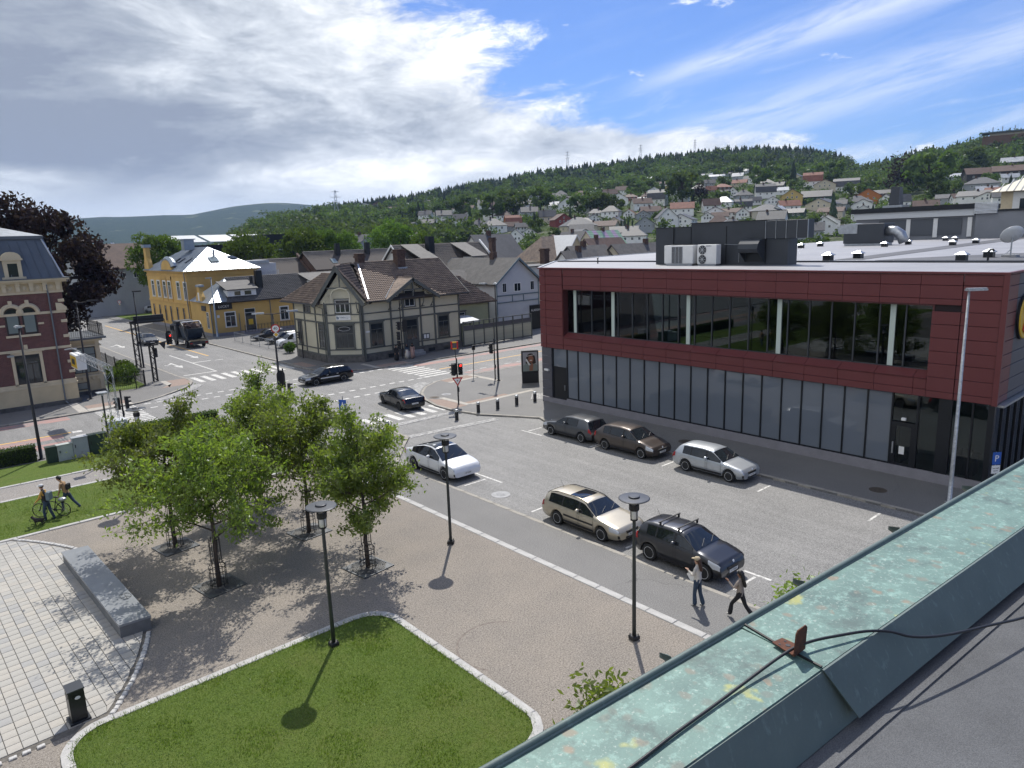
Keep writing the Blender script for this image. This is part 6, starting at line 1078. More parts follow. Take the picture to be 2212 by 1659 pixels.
M_LEAF = leaf_mat('leaf_green', (.120, .175, .034), (.20, .235, .065), .48); M_LEAFD = leaf_mat('leaf_dark', (.060, .100, .028), (.10, .145, .040), .38, .5); M_BEECH = leaf_mat('leaf_purple', (.026, .017, .022), (.045, .028, .034), .22, .6)
M_LEAFH = leaf_mat('leaf_hill_hazed', (.050, .082, .032), (.105, .140, .055), .35, .12); M_CONIF = leaf_mat('conifer', (.030, .052, .030), (.058, .084, .042), .25, .05)  # hill and conifer greens lightened and greyed to stand in for haze
M_BARK = mat('bark', (.075, .06, .05), .9, var=.3, vscale=6., bump=.6, bscale=14.); M_BARKD = mat('bark_dark', (.045, .035, .03), .9, var=.3, vscale=5.)
def leaves(C_, size, rng, asp=.42, droop=.3, nrm=None):
    """rhombic leaf faces at centres C_"""
    n = len(C_); a = rng.normal(size=(n, 3)); a[:, 2] -= droop; a /= np.linalg.norm(a, axis=1)[:, None]
    b = rng.normal(size=(n, 3)); b -= (b * a).sum(1)[:, None] * a; b /= np.linalg.norm(b, axis=1)[:, None]
    s = size * rng.uniform(.65, 1.35, (n, 1)); V = np.stack([C_ + a * s, C_ + b * s * asp, C_ - a * s, C_ - b * s * asp], 1).reshape(-1, 3); return V, np.arange(4 * n).reshape(-1, 4)
def mesh_np(name, V, F, mats, smooth=False):
    o = np_obj(name, V, F, mats, None, smooth); me = o.data; bpy.data.objects.remove(o); return me
def young_tree(seed, H=6.3, spread=2.35, nleaf=14500):
    r_ = random.Random(seed); rng = np.random.default_rng(seed); mb = MB(); anchors = []
    tr = [(0, 0, 0), (r_.uniform(-.03, .03), r_.uniform(-.03, .03), 1.1), (r_.uniform(-.05, .05), r_.uniform(-.05, .05), 2.1), (r_.uniform(-.12, .12), r_.uniform(-.12, .12), 3.6), (r_.uniform(-.2, .2), r_.uniform(-.2, .2), H * .88)]; mb.tube(tr, [.10, .085, .075, .05, .015], 8)
    def br(p, d, L, rad, lev):
        P = [p]; q = p.copy(); dd = d.copy(); n = 4
        for i in range(n):
            dd = (dd + Vector((r_.uniform(-.25, .25), r_.uniform(-.25, .25), r_.uniform(-.12, .2) if lev < 2 else r_.uniform(-.3, .1)))).normalized(); q = q + dd * L / n; P.append(q.copy())
        mb.tube(P, [rad * (1 - .8 * k / n) for k in range(n + 1)], 5 if lev < 2 else 3, False)
        if lev >= 1:
            for k in range(1, n + 1): anchors.append((P[k], .5 if k < n else 1.))
        if lev < 3:
            for k in range(1, n + 1):
                for _ in range(2 if lev < 2 else 1):
                    s = (dd * .55 + Vector((r_.uniform(-1, 1), r_.uniform(-1, 1), r_.uniform(-.35, .6)))).normalized(); br(P[k], s, L * r_.uniform(.36, .58), rad * .5, lev + 1)
    for k in range(13):
        z = lerp(1.95, H * .80, (k / 12) ** .9); a = k * 2.4 + r_.uniform(-.4, .4); t = (z - 1.9) / (H - 1.9); out = spread * (1.05 - .62 * t ** 1.5) * r_.uniform(.72, 1.08); el = lerp(.32, 1.0, t)
        i = 0
        while i < 3 and tr[i + 1][2] < z: i += 1
        c = Vector(tr[i]).lerp(Vector(tr[i + 1]), (z - tr[i][2]) / (tr[i + 1][2] - tr[i][2])); br(c, Vector((math.cos(a), math.sin(a), el)).normalized(), out * 1.0, .04 * (1 - t * .5), 0)
    A = np.array([list(p) for p, _ in anchors]); idx = rng.integers(0, len(A), nleaf); Cc = A[idx] + rng.normal(scale=.105, size=(nleaf, 3)) - np.array([0, 0, .04]); Cc = Cc[Cc[:, 2] > 1.55]
    V, F = leaves(Cc, .082, rng, .44, .75); return mb.mesh('trunk', M_BARK, True), mesh_np('crown', V, F, M_LEAF)
def lumpy_tree(seed, H, RX, RZ, zc, ncl, nper, lsize, ml, mbk, trunk_r=.35, clr=.34, droop=.3):
    """bigger tree: leaf shells round many lumps, with limbs"""
    rng = np.random.default_rng(seed); r_ = random.Random(seed); cen = []
    while len(cen) < ncl:
        p = rng.normal(size=3); p /= np.linalg.norm(p); q = p * rng.uniform(.45, 1.) ** .5
        if q[2] < -.75: continue
        cen.append((q[0] * RX, q[1] * RX, zc + q[2] * RZ))
    pts = []
    for c in cen:
        R_ = RX * clr * rng.uniform(.6, 1.25); u = rng.normal(size=(nper, 3)); u /= np.linalg.norm(u, axis=1)[:, None]; pts.append(np.array(c) + u * R_ * rng.uniform(.55, 1.08, (nper, 1)) * np.array([1, 1, .75]))
    V, F = leaves(np.concatenate(pts), lsize, rng, .5, droop); mb = MB(); mb.tube([(0, 0, -.5), (.05, 0, zc * .35), (.1, .05, zc * .7), (0, 0, zc + RZ * .5)], [trunk_r * 1.25, trunk_r, trunk_r * .75, trunk_r * .2], 8)
    for c in cen[::max(1, ncl // 14)]: mb.tube([(0, 0, zc - RZ * r_.uniform(.3, .75)), (c[0] * .5, c[1] * .5, (zc + c[2]) / 2 - .2), c], [trunk_r * .45, trunk_r * .25, .03], 5, False)
    return mb.mesh('trunk', mbk, True), mesh_np('crown', V, F, ml)
def plant(name, label, cat, meshes, x, y, z, rz=0., s=1., sz=None, group=None):
    t = thing(name, label, cat, (x, y, z), rz, group); t.scale = (s, s, sz or s); ob('trunk', meshes[0], t); ob('crown', meshes[1], t); return t
# --- five young trees on the gravel, each in an iron cage and grate
YT = [young_tree(11, 5.9, 2.6), young_tree(23, 5.8, 2.35), young_tree(37, 6.1, 2.15)]
TREES = [(7.6, 26.0, 0, .3, .97, 'young tree nearest the stone bench on the gravel'), (7.5, 31.0, 1, 2.1, .98, 'young tree behind the nearest one, left row on the gravel'), (12.4, 23.35, 2, 4.0, .93, 'young tree nearest the kerb, right front of the group on the gravel'), (12.3, 28.3, 0, 5.1, .96, 'young tree second in the right row on the gravel'), (12.2, 33.3, 1, 3.3, 1.0, 'young tree farthest back of the group on the gravel')]
cage_me = MB()
for k in range(8):
    a = k * math.pi / 4; c_, s_ = math.cos(a), math.sin(a); cage_me.tube([(.30 * c_, .30 * s_, 0), (.30 * c_, .30 * s_, .78), (.20 * c_, .20 * s_, .95), (.19 * c_, .19 * s_, 1.9)], .011, 4)
for rr, z_ in ((.30, .12), (.30, .62), (.305, .78), (.2, .96), (.19, 1.85)): cage_me.tube([(rr * math.cos(a), rr * math.sin(a), z_) for a in np.linspace(0, 2 * math.pi, 17)], .014, 4, False)
cage_me = cage_me.mesh('bars', M_BLACK); gm = MB()
M_GRATE = mat('grate_iron', (.10, .105, .11), .5, .5, var=.2, vscale=8.)
for sx_ in (-1, 1):
    for k in range(6):
        r_o = .30 + k * .072; gm.tube([(r_o * math.cos(a), r_o * math.sin(a), .02) for a in np.linspace(-math.pi / 2, math.pi / 2, 13) + (0 if sx_ > 0 else math.pi)], .017, 4, False)
gm.bx(-.72, .72, -.72, -.66, 0, .035); gm.bx(-.72, .72, .66, .72, 0, .035); gm.bx(-.72, -.66, -.66, .66, 0, .035); gm.bx(.66, .72, -.66, .66, 0, .035); gm.bx(-.02, .02, .3, .66, 0, .03); gm.bx(-.02, .02, -.66, -.3, 0, .03)
for sx_ in (-1, 1):
    for sy_ in (-1, 1): gm.ext([(sx_ * .66, sy_ * .66, .01), (sx_ * .66, sy_ * .3, .01), (sx_ * .3, sy_ * .66, .01)], (0, 0, .02))
gm = gm.mesh('grille', M_GRATE); gb = MB(); gb.bx(-.66, .66, -.66, .66, .004, .01); gb = gb.mesh('soil', M_JOINT)
for x, y, v, rz, s, lb in TREES:
    plant('young_tree', lb, 'tree', YT[v], x, y, .01, rz, s, group='young trees on the gravel')
    w_ = lb.replace('young tree ', ''); t = thing('tree_guard', 'iron guard round the tree ' + w_.split(',')[0], 'tree guard', (x, y, .03), rz, 'iron tree guards'); ob('bars', cage_me, t)
    t = thing('tree_grate', 'iron grate under the tree ' + w_.split(',')[0], 'tree grate', (x, y, .006), R(8), 'iron tree grates'); ob('grille', gm, t); ob('soil', gb, t)
# saplings at our own wall, tips rising over the parapet line
for x, y, H_, lb in ((10.0, 8.9, 3.1, 'leafy sapling top rising below the copper parapet at left'), (17.1, 8.2, 2.9, 'leafy sapling top below the copper parapet near the walkers')):
    rng = np.random.default_rng(int(x)); n = 1500; u = rng.normal(size=(n, 3)) * np.array([.33, .33, .36]); V, F = leaves(u + np.array([0, 0, H_ - .6]), .085, rng, .42, .1); mb = MB(); mb.tube([(0, 0, 0), (.05, 0, H_ * .5), (0, 0, H_ - .3)], [.04, .03, .01], 6)
    for k in range(9): a = k * 2.4; mb.tube([(0, 0, H_ - 1.3 + k * .09), (.4 * math.cos(a), .4 * math.sin(a), H_ - .9 + k * .11)], [.012, .004], 4)
    plant('sapling', lb, 'tree', (mb.mesh('trunk', M_BARK), mesh_np('crown', V, F, M_LEAF)), x, y, 0)
# copper beech beside the villa
plant('copper_beech', 'huge copper beech with dark purple leaves behind the brick villa', 'tree', lumpy_tree(5, 18, 6.5, 7.4, 10.4, 90, 330, .24, M_BEECH, M_BARKD, .55, .27, .5), 12.0, 88.5, 0)
# street and yard trees at middle distance
BT = [lumpy_tree(61, 14, 4.6, 5.2, 8.6, 46, 190, .26, M_LEAFD, M_BARKD, .3, .36), lumpy_tree(62, 14, 5.2, 4.6, 8.2, 50, 190, .26, M_LEAFD, M_BARKD, .32, .34)]
for px, py, d_, H_, s, v, lb in ((336, 508, 158, 0, 1.02, 0, 'green tree between the grey house and the yellow building'), (535, 500, 168, 0, 1.0, 1, 'rounded green tree above the yellow building roof at left'), (648, 490, 178, 0, 1.02, 1, 'broad green tree in front of the black hall'), (696, 497, 182, 0, .95, 0, 'green tree left of the grey gabled shed'), (740, 503, 180, 0, .85, 0, 'smaller green tree at the right of the shed front'), (850, 474, 185, 0, 1.15, 1, 'large dense green tree behind the timber house chimney'), (905, 500, 182, 0, .9, 1, 'low green tree at the right side of the large dense tree')):
    p_ = at_px(px, py, d_); top = p_.z; plant('yard_tree', lb, 'tree', BT[v], p_.x, p_.y, -.1, rnd.uniform(0, 6), s, top / 13.2, 'trees between the town roofs')
# --- hillside garden trees, each a copy of a few kinds
HT = [lumpy_tree(80 + k, 9, 3.2 + .3 * k, 3.4, 5.2, 16, 60, .55, M_LEAFH, M_BARKD, .22, .42) for k in range(4)]
def conifer_me(seed, n=7, tiers=7, R_=.22):
    r_ = random.Random(seed); mb = MB()
    for k in range(tiers):
        z0 = .08 + .86 * k / tiers; z1 = min(1., z0 + .28); rr = R_ * (1 - k / tiers) ** .9 + .02; ring = []
        for j in range(n): a = 2 * math.pi * j / n + k; q = rr * r_.uniform(.6, 1.25); ring.append((q * math.cos(a), q * math.sin(a), z0 - r_.uniform(0, .05)))
        mb.add(ring + [(0, 0, z1)], [(j, (j + 1) % n, n) for j in range(n)])
    return mb
con = conifer_me(3, 9, 10, .2).mesh('crown', M_CONIF); slim = conifer_me(4, 9, 12, .09).mesh('crown', M_CONIF); tk = MB(); tk.tube([(0, 0, -.1), (0, 0, .5)], [.02, .012], 5); tk = tk.mesh('trunk', M_BARKD)
def terrain_hit(px, py):
    d = (rt * ((px - 1106) / 1533) + up * (-(py - 829.5) / 1533) + fw); d = d / math.hypot(d.x, d.y); t = 200.
    while t < 1300:
        p = EYE + d * t
        if p.z <= hill(p.x, p.y): return p, t
        t += 3
    return None, None
# single trees that stand out: pixel foot and height only used to find the spot on the slope
def single(name, lb, px, pyb, hpx, kind):
    p, t = terrain_hit(px, pyb)
    if p is None: return
    H_ = hpx * t / 1533
    if kind < 4: plant(name, lb, 'tree', HT[kind], p.x, p.y, p.z - .3, rnd.uniform(0, 6), H_ / 8.8 * 1.0, H_ / 8.8, 'single trees on the hillside')
    else: tt = thing(name, lb, 'tree', (p.x, p.y, p.z - .3), rnd.uniform(0, 6), 'single trees on the hillside'); tt.scale = (H_, H_, H_); ob('crown', (con, slim)[kind - 4], tt); ob('trunk', tk, tt)
for lb, px, pb, hp, k in (('tall slim spruce above the white houses at centre left', 1017, 516, 74, 5), ('large round tree above the slim spruce, left of it', 1000, 470, 50, 0), ('broad dark tree right of the slim spruce', 1065, 480, 62, 1), ('tall dark broadleaf tree at the middle of the hillside', 1110, 470, 66, 2), ('tall upright tree right of the dark broadleaf tree', 1168, 462, 58, 0), ('slender dark conifer beside the red gabled house', 1232, 478, 40, 5), ('narrow poplar like tree, first of a row of four', 1250, 468, 48, 3), ('narrow poplar like tree, second of a row of four', 1275, 462, 50, 0), ('narrow poplar like tree, third of a row of four', 1300, 462, 46, 1), ('narrow poplar like tree, last of a row of four', 1326, 462, 44, 2), ('clipped dark cypress, leftmost in the clump by the grey house', 1342, 516, 44, 5), ('clipped dark cypress, second in the clump by the grey house', 1350, 516, 48, 5), ('clipped dark cypress, third in the clump by the grey house', 1357, 516, 46, 5), ('clipped dark cypress, rightmost in the clump by the grey house', 1366, 516, 44, 5), ('very large round tree at the centre right of the hillside', 1474, 445, 72, 1), ('light green tree above the white villa', 1640, 408, 48, 0), ('tall pale willow like tree on the right slope', 2003, 420, 84, 2), ('round bright tree low on the right slope', 2020, 432, 38, 0), ('round tree beside the bright one on the right slope', 2060, 428, 32, 3), ('dark round tree high on the right slope', 2098, 378, 50, 1), ('bushy tree behind the flat roof at right', 1750, 515, 46, 1), ('rounded tree low on the right slope near the orange house', 1838, 438, 36, 3), ('dark tree among the upper houses at right', 1790, 402, 52, 2), ('spiky dark spruce left of the rock cut', 905, 474, 38, 4)):
    single('hillside_tree', lb, px, pb, hp, k)
p_, t_ = terrain_hit(1952, 420); plant('copper_beech', 'dark purple beech on the right slope above the flue', 'tree', (HT[1][0], mesh_np('crown', *leaves(np.concatenate([np.array(c) + np.random.default_rng(i).normal(size=(70, 3)) * 1.1 for i, c in enumerate([(0, 0, 5), (2, 1, 5), (-2, -1, 5.2), (1, -2, 6.5), (-1, 2, 6.5), (0, 0, 8), (2.2, -1.5, 4), (-2.3, 1.5, 4)])]), .55, np.random.default_rng(2)), M_BEECH)), p_.x, p_.y, p_.z, 0, 66 * t_ / 1533 / 8.8)
p_, t_ = terrain_hit(1512, 440); plant('copper_beech', 'small dark purple beech beside the very large round tree', 'tree', (HT[1][0], bpy.data.meshes[-1] if False else [m_ for m_ in bpy.data.meshes if m_.name.startswith('crown') and m_.materials and m_.materials[0] == M_BEECH][-1]), p_.x, p_.y, p_.z, 2, 40 * t_ / 1533 / 8.8)
# scattered garden trees and bushes between the houses
r6 = random.Random(66); n_ = 0; rel = []
for x, y, W_, D_ in HPOS: rel.append((math.atan2(x * rgt0.x + y * rgt0.y, x * fwd0.x + y * fwd0.y), D_, W_))
tries = 0; GT = []
while n_ < 270 and tries < 20000:
    tries += 1
    tt = r6.uniform(-.36, .74); d_ = r6.uniform(290, 790); a = math.atan(tt); x = d_ * (math.cos(a) * fwd0.x + math.sin(a) * rgt0.x); y = d_ * (math.cos(a) * fwd0.y + math.sin(a) * rgt0.y); z = hill(x, y)
    if tt < -.12 and d_ < 420: continue
    s = r6.choice((.32, .4, .5, .6, .75, .9, 1.05)) * (1 + (d_ - 300) / 1100); clash = False
    for aa, dd, ww in rel:
        dl = (aa - a) * d_
        if (abs(dl) < ww * .42 + 2.2 * s and -ww * .6 < dd - d_ < 30) : clash = True; break
    if clash: continue
    n_ += 1; GT.append((tt, d_, x, y, z, s, r6.random()))
gc = {}
for tt, d_, x, y, z, s, kd in sorted(GT):                     # left to right
    tier = 'low on' if d_ < 400 else ('halfway up' if d_ < 600 else 'high on'); what = ('dark pointed conifer' if kd >= .9 else 'small green bush' if s < .55 else 'rounded green tree'); wh = ('behind the timber house' if tt < -.12 else 'above the dormered terrace' if tt < .03 else 'left of the plant room' if tt < .19 else 'above the plant room' if tt < .41 else 'above the air handling unit' if tt < .53 else 'above the rooftop penthouse'); k_ = (what, tier, wh); gc[k_] = gc.get(k_, -1) + 1
    lb = '%s %s the hillside %s, %sfrom the left' % (what, tier, wh, ORD[min(gc[k_], 38)])
    if kd < .9: plant('garden_tree', lb, 'tree', HT[r6.randrange(4)], x, y, z - .5, r6.uniform(0, 6), s, s * r6.uniform(.85, 1.2), 'garden trees among the hillside houses')
    else: t = thing('garden_conifer', lb, 'tree', (x, y, z - .3), r6.uniform(0, 6), 'garden conifers among the hillside houses'); k = 11 * s; t.scale = (k, k, k * 1.2); ob('crown', con, t); ob('trunk', tk, t)
# --- forest: one mass of conifers and broadleaf crowns
def scatter(N, tlo, thi, dlo, dhi, fn, seed):
    r_ = random.Random(seed); out = []
    while len(out) < N:
        tt = r_.uniform(tlo, thi); d_ = r_.uniform(dlo, dhi)
        if not fn(tt, d_, r_): continue
        a = math.atan(tt); x = d_ * (math.cos(a) * fwd0.x + math.sin(a) * rgt0.x); y = d_ * (math.cos(a) * fwd0.y + math.sin(a) * rgt0.y); out.append((x, y, hill(x, y), r_.uniform(0, 6.28), r_.random()))
    return out
def stamp(proto, places, hfn, name, m, label, wf=1.):
    PV = np.array(proto[0]); PF = np.array(proto[1]); Vs = []; Fs = []
    for i, (x, y, z, a, q) in enumerate(places):
        hh = hfn(q); c_, s_ = math.cos(a) * hh * wf, math.sin(a) * hh * wf; Vs.append(np.stack([PV[:, 0] * c_ - PV[:, 1] * s_ + x, PV[:, 0] * s_ + PV[:, 1] * c_ + y, PV[:, 2] * hh + z - .5], 1)); Fs.append(PF + i * len(PV))
    return tag(np_obj(name, np.concatenate(Vs), np.concatenate(Fs), m), label, 'forest', kind='stuff')
cp = conifer_me(9, 6, 6, .34); cpv = cp.v; cpf = cp.f
rng = np.random.default_rng(31)
def blob(n, seed):
    g = np.random.default_rng(seed); cs = g.normal(size=(7, 3)) * np.array([.2, .2, .17]) + np.array([0, 0, .58]); P = np.concatenate([c + g.normal(size=(n // 7, 3)) * .115 for c in cs]); return leaves(P, .085, g, .6, .2)
inner = lambda tt, d_, r_: d_ > interp(tt, [(-.36, 560), (-.2, 640), (0., 700), (.15, 700), (.3, 760), (.42, 740), (.47, 640), (.6, 640), (.75, 680)])
cz = [scatter(4200, -.36, .47, 600, 1010, inner, 5), scatter(560, .47, .80, 640, 1000, inner, 6)]
stamp((cpv, cpf), cz[0] + cz[1], lambda q: 5. + 5. * q * q, 'conifer_forest', M_CONIF, 'dense dark conifer forest along the ridge')
bl = [blob(98, 1), blob(98, 2), blob(84, 3)]
pl_ = scatter(1300, -.36, .80, 560, 900, lambda tt, d_, r_: inner(tt, d_ + 45, r_) and r_.random() < (.9 if tt > .45 else .8 if d_ < 760 else .45), 7)
for k in range(3): stamp(bl[k], pl_[k::3], lambda q: 9 + 6 * q, 'broadleaf_forest', M_LEAFH, ('green broadleaf woods at the forest edge', 'mixed broadleaf crowns below the ridge', 'broadleaf belt above the upper houses')[k], 1.1)
pl2 = scatter(420, -.42, -.02, 250, 560, lambda tt, d_, r_: (d_ > interp(tt, [(-.42, 420), (-.3, 330), (-.16, 290), (-.02, 330)]) and d_ < interp(tt, [(-.42, 640), (-.3, 600), (-.2, 470), (-.12, 400), (-.02, 350)])), 8)
for k in range(2): stamp(bl[k], pl2[k::2], lambda q: 7.5 + 6 * q, 'broadleaf_forest', M_LEAFH, ('green wooded knoll left of centre behind the halls', 'tree belt at the foot of the hill on the left')[k], 1.15)
pl3 = scatter(520, -.75, -.30, 650, 2300, lambda tt, d_, r_: True, 9); stamp(bl[2], pl3, lambda q: 9 + 9 * q, 'valley_trees', M_LEAFH, 'scattered trees across the flat valley at far left', 1.3)
bs = []; tries = 0
while len(bs) < 1100 and tries < 30000:
    tries += 1; tt = r6.uniform(-.25, .74); d_ = r6.uniform(285, 760); a = math.atan(tt)
    if any(abs((aa - a) * d_) < ww * .5 + 1. and -ww * .6 < dd - d_ < 9 for aa, dd, ww in rel): continue
    x = d_ * (math.cos(a) * fwd0.x + math.sin(a) * rgt0.x); y = d_ * (math.cos(a) * fwd0.y + math.sin(a) * rgt0.y); bs.append((x, y, hill(x, y) - .6, r6.uniform(0, 6.28), r6.random()))
for k in range(3): stamp(bl[k], bs[k::3], lambda q: 3.2 + 5.5 * q * q, 'garden_bushes', M_LEAFH, ('garden hedges and bushes scattered between the hillside houses', 'dense garden greenery filling gaps between hillside houses', 'mixed shrubs around the hillside gardens')[k], 1.35)
# dark rock cut below the knoll
def rock():
    r_ = random.Random(4); mb = MB(); V = []; n, mrows = 26, 7; p0 = at_px(735, 500, 262); p1 = at_px(860, 480, 262)
    for j in range(mrows):
        for i in range(n):
            t = i / (n - 1); hh = math.sin(math.pi * min(1, t * 1.1 + .02)) ** .6 * 13; b_ = p0.lerp(p1, t); f_ = fwd0 * (j * 2.2 + r_.uniform(-1.2, 1.2)); V.append((b_.x + f_.x + r_.uniform(-.7, .7), b_.y + f_.y, hh * j / (mrows - 1) * r_.uniform(.85, 1.05) - .3))
    mb.add(V, [(j * n + i, j * n + i + 1, j * n + n + i + 1, j * n + n + i) for j in range(mrows - 1) for i in range(n - 1)]); return tag(mb.obj('rock_face', mat('dark_rock', (.035, .033, .036), .9, var=.5, vscale=.3, bump=.8, bscale=1.)), kind='structure')
rock()
# far village: tiny white houses on the valley floor
mbv = MB(); r_ = random.Random(12)
for k in range(150):
    tt = r_.uniform(-.66, -.33); d_ = r_.uniform(1500, 3000); a = math.atan(tt); x = d_ * (math.cos(a) * fwd0.x + math.sin(a) * rgt0.x); y = d_ * (math.cos(a) * fwd0.y + math.sin(a) * rgt0.y); w_ = r_.uniform(4, 7); z = hill(x, y); mbv.cur = 0; mbv.box((x, y, z + 2.5), (w_ * 2, w_ * 1.4, 5.5), a); mbv.cur = 1; mbv.box((x, y, z + 6), (w_ * 1.6, w_ * 1.5, 2), a)
tag(mbv.obj('far_village', [M_WHITE, rm('b')]), 'scatter of tiny pale houses on the far valley floor', 'village', kind='stuff')
# --- lawn blades and edge tufts near the camera
def grass(poly, n, name, label, seed, h0=.035):
    g = np.random.default_rng(seed); P = np.array(poly); lo, hi = P.min(0), P.max(0); pts = []
    while len(pts) < n:
        q = g.uniform(lo, hi, (n, 2)); pts += [p for p in q if inside(poly, p[0], p[1])]
    Q = np.array(pts[:n]); a = g.uniform(0, 6.28, n); w_ = g.uniform(.006, .013, n); hh = g.uniform(.6, 1.6, n) * h0 * (1 + .8 * (np.sin(Q[:, 0] * 2.1) * np.cos(Q[:, 1] * 1.7) > .4)); lx, ly = g.normal(scale=.025, size=n), g.normal(scale=.025, size=n); z0 = np.full(n, .03)
    V = np.stack([np.stack([Q[:, 0] - np.cos(a) * w_, Q[:, 1] - np.sin(a) * w_, z0], 1), np.stack([Q[:, 0] + np.cos(a) * w_, Q[:, 1] + np.sin(a) * w_, z0], 1), np.stack([Q[:, 0] + lx, Q[:, 1] + ly, z0 + hh], 1)], 1).reshape(-1, 3)
    return tag(np_obj(name, V, np.arange(3 * n).reshape(-1, 3), M_BLADE), label, 'grass', kind='stuff')
M_BLADE = leaf_mat('grass_blade', (.105, .16, .026), (.15, .195, .045), .35, 1.2)
grass(LAWN, 60000, 'grass', 'short mown grass of the near kerbed lawn', 3); grass([(-2, 37.5), (14, 37.5), (14, 43.4), (-2, 43.4)], 22000, 'grass', 'mown grass of the strip where the cyclist walks', 4, .05)
rim = resample(LAWN, .012, True); g_ = np.random.default_rng(5); Q_ = np.array([(p.x, p.y) for p in rim]) + g_.normal(scale=.05, size=(len(rim), 2)); V_ = np.concatenate([np.stack([np.c_[Q_ + o_, np.full(len(Q_), .03)] for o_ in ((-.01, .0), (.01, .005))] + [np.c_[Q_ + g_.normal(scale=.05, size=Q_.shape), g_.uniform(.06, .15, len(Q_))]], 1).reshape(-1, 3)]); tag(np_obj('grass_edge', V_, np.arange(len(V_)).reshape(-1, 3), M_BLADE), 'ragged longer grass along the kerb of the near lawn', 'grass', kind='stuff')
# --- clipped hedges
def hedge(x0, x1, y0, y1, H_, label, n):
    t = thing('hedge', label, 'hedge', ((x0 + x1) / 2, (y0 + y1) / 2, 0)); g = np.random.default_rng(int(x0 * 10 + 999)); L, W_ = x1 - x0, y1 - y0; u = g.uniform(-.5, .5, (n, 3)); f = g.random(n)
    u[f < .45, 1] = -.5 + g.normal(scale=.04, size=(f < .45).sum()); k = (f >= .45) & (f < .85); u[k, 2] = .5 + g.normal(scale=.05, size=k.sum()); C_ = u * np.array([L, W_, H_]) + np.array([0, 0, H_ / 2]); V, F = leaves(C_, .055, g, .5, .1); np_obj('foliage', V, F, M_LEAFD, t); mb = MB(); mb.bx(-L / 2 + .05, L / 2 - .05, -W_ / 2 + .06, W_ / 2 - .06, 0, H_ - .06); mb.obj('dark_core', mat('hedge_core', (.02, .03, .012), .95), t); return t  # solid dark box fills the hedge behind its leaves
hedge(-8, 5.3, 50.9, 51.6, .98, 'clipped hedge along the road left of the cabinets', 7000); hedge(10.0, 16.2, 50.6, 51.4, 1.15, 'clipped hedge behind the young trees by the crossing', 4500)
# shrubs by the villa fence and the parking corner
def shrub(x, y, r_, H_, label, n=900):
    g = np.random.default_rng(int(x * 7 + y)); u = g.normal(size=(n, 3)); u /= np.linalg.norm(u, axis=1)[:, None]; C_ = u * g.uniform(.6, 1., (n, 1)) * np.array([r_, r_, H_ * .5]) + np.array([0, 0, H_ * .52]); C_[:, 2] = np.maximum(C_[:, 2], .02); V, F = leaves(C_, .12, g, .5, .1); t = thing('shrub', label, 'shrub', (x, y, 0)); np_obj('foliage', V, F, M_LEAFD, t); mb = MB(); [mb.tube([(0, 0, 0), (.3 * math.cos(k), .3 * math.sin(k), H_ * .6)], [.03, .01], 4) for k in range(6)]; mb.obj('stems', M_BARKD, t)
for x, y, r_, H_, lb in ((16.0, 75.4, 1.2, 1.9, 'round green shrub inside the curved iron fence'), (16.4, 77.8, 1.0, 2.0, 'green shrub farther along the iron fence by the villa'), (14.9, 77.0, .9, 1.6, 'small green shrub against the villa bay'), (34.7, 80.3, .7, 1.3, 'tuft of weeds by the mesh fence at the timber house'), (44.5, 131, 1, 1.2, 'low bush at the yellow building yard')): shrub(x, y, r_, H_, lb)
# ------------------------------------------------------------------ street furniture
M_POST = mat('dark_green_grey_post', (.045, .052, .052), .45, .3); M_DISC = mat('lamp_disc', (.055, .06, .07), .4, .3, var=.15, vscale=6.); M_LGLASS = mat('lamp_glass', (.62, .62, .58), .15); M_TOPB = mat('matt_black', (.018, .018, .02), .6)
def emis(name, col, s):
    m, h, b = node_mat(name); b.inputs['Base Color'].default_value = (*col, 1); b.inputs['Emission Color'].default_value = (*col, 1); b.inputs['Emission Strength'].default_value = s; return m
M_REDL = emis('red_signal', (.9, .03, .02), 2.2); M_DIML = mat('dark_lens', (.02, .02, .02), .2); M_SIGNR = mat('sign_red_rim', (.5, .02, .02), .5); M_SIGNB = mat('sign_blue', (.02, .10, .42), .4); M_SIGNY = mat('sign_yellow_diamond', (.75, .42, .03), .4)
# park lamps with flat discs
lp = thing('park_lamp', 'x', 'lamp', (0, 0, 0), 0, 'park lamps with disc tops')
mb = MB(); mb.lathe([(.065, 0), (.062, 1.), (.052, 3.95), (.05, 3.96)], n=12); mb.obj('post', M_POST, lp, True)
mb = MB(); mb.bx(-.13, .13, -.13, .13, 0, .14, .02); [mb.tube([(x_, y_, .14), (x_, y_, .2)], .015, 5) for x_ in (-.09, .09) for y_ in (-.09, .09)]; mb.obj('base', M_TOPB, lp)
mb = MB(); mb.lathe([(.10, 3.95), (.12, 3.98), (.10, 4.0)], n=14); [mb.tube([(.125 * math.cos(a), .125 * math.sin(a), 3.96), (.14 * math.cos(a), .14 * math.sin(a), 4.62)], .012, 4) for a in (0, 1.57, 3.14, 4.71)]; mb.lathe([(.15, 4.28), (.155, 4.32), (.155, 4.44), (.15, 4.46)], n=16); mb.obj('lantern_cage', M_TOPB, lp)
mb = MB(); mb.lathe([(.10, 4.0), (.115, 4.02), (.115, 4.28), (.1, 4.29)], n=14); mb.lathe([(.11, 4.46), (.11, 4.6)], n=12); mb.obj('lantern_glass', M_LGLASS, lp, True)
mb = MB(); mb.lathe([(.0, 4.6), (.44, 4.62), (.47, 4.64), (.47, 4.655), (.44, 4.67), (.0, 4.69)], n=36); mb.lathe([(.17, 4.685), (.17, 4.72), (.15, 4.73)], n=24); mb.obj('disc', M_DISC, lp)
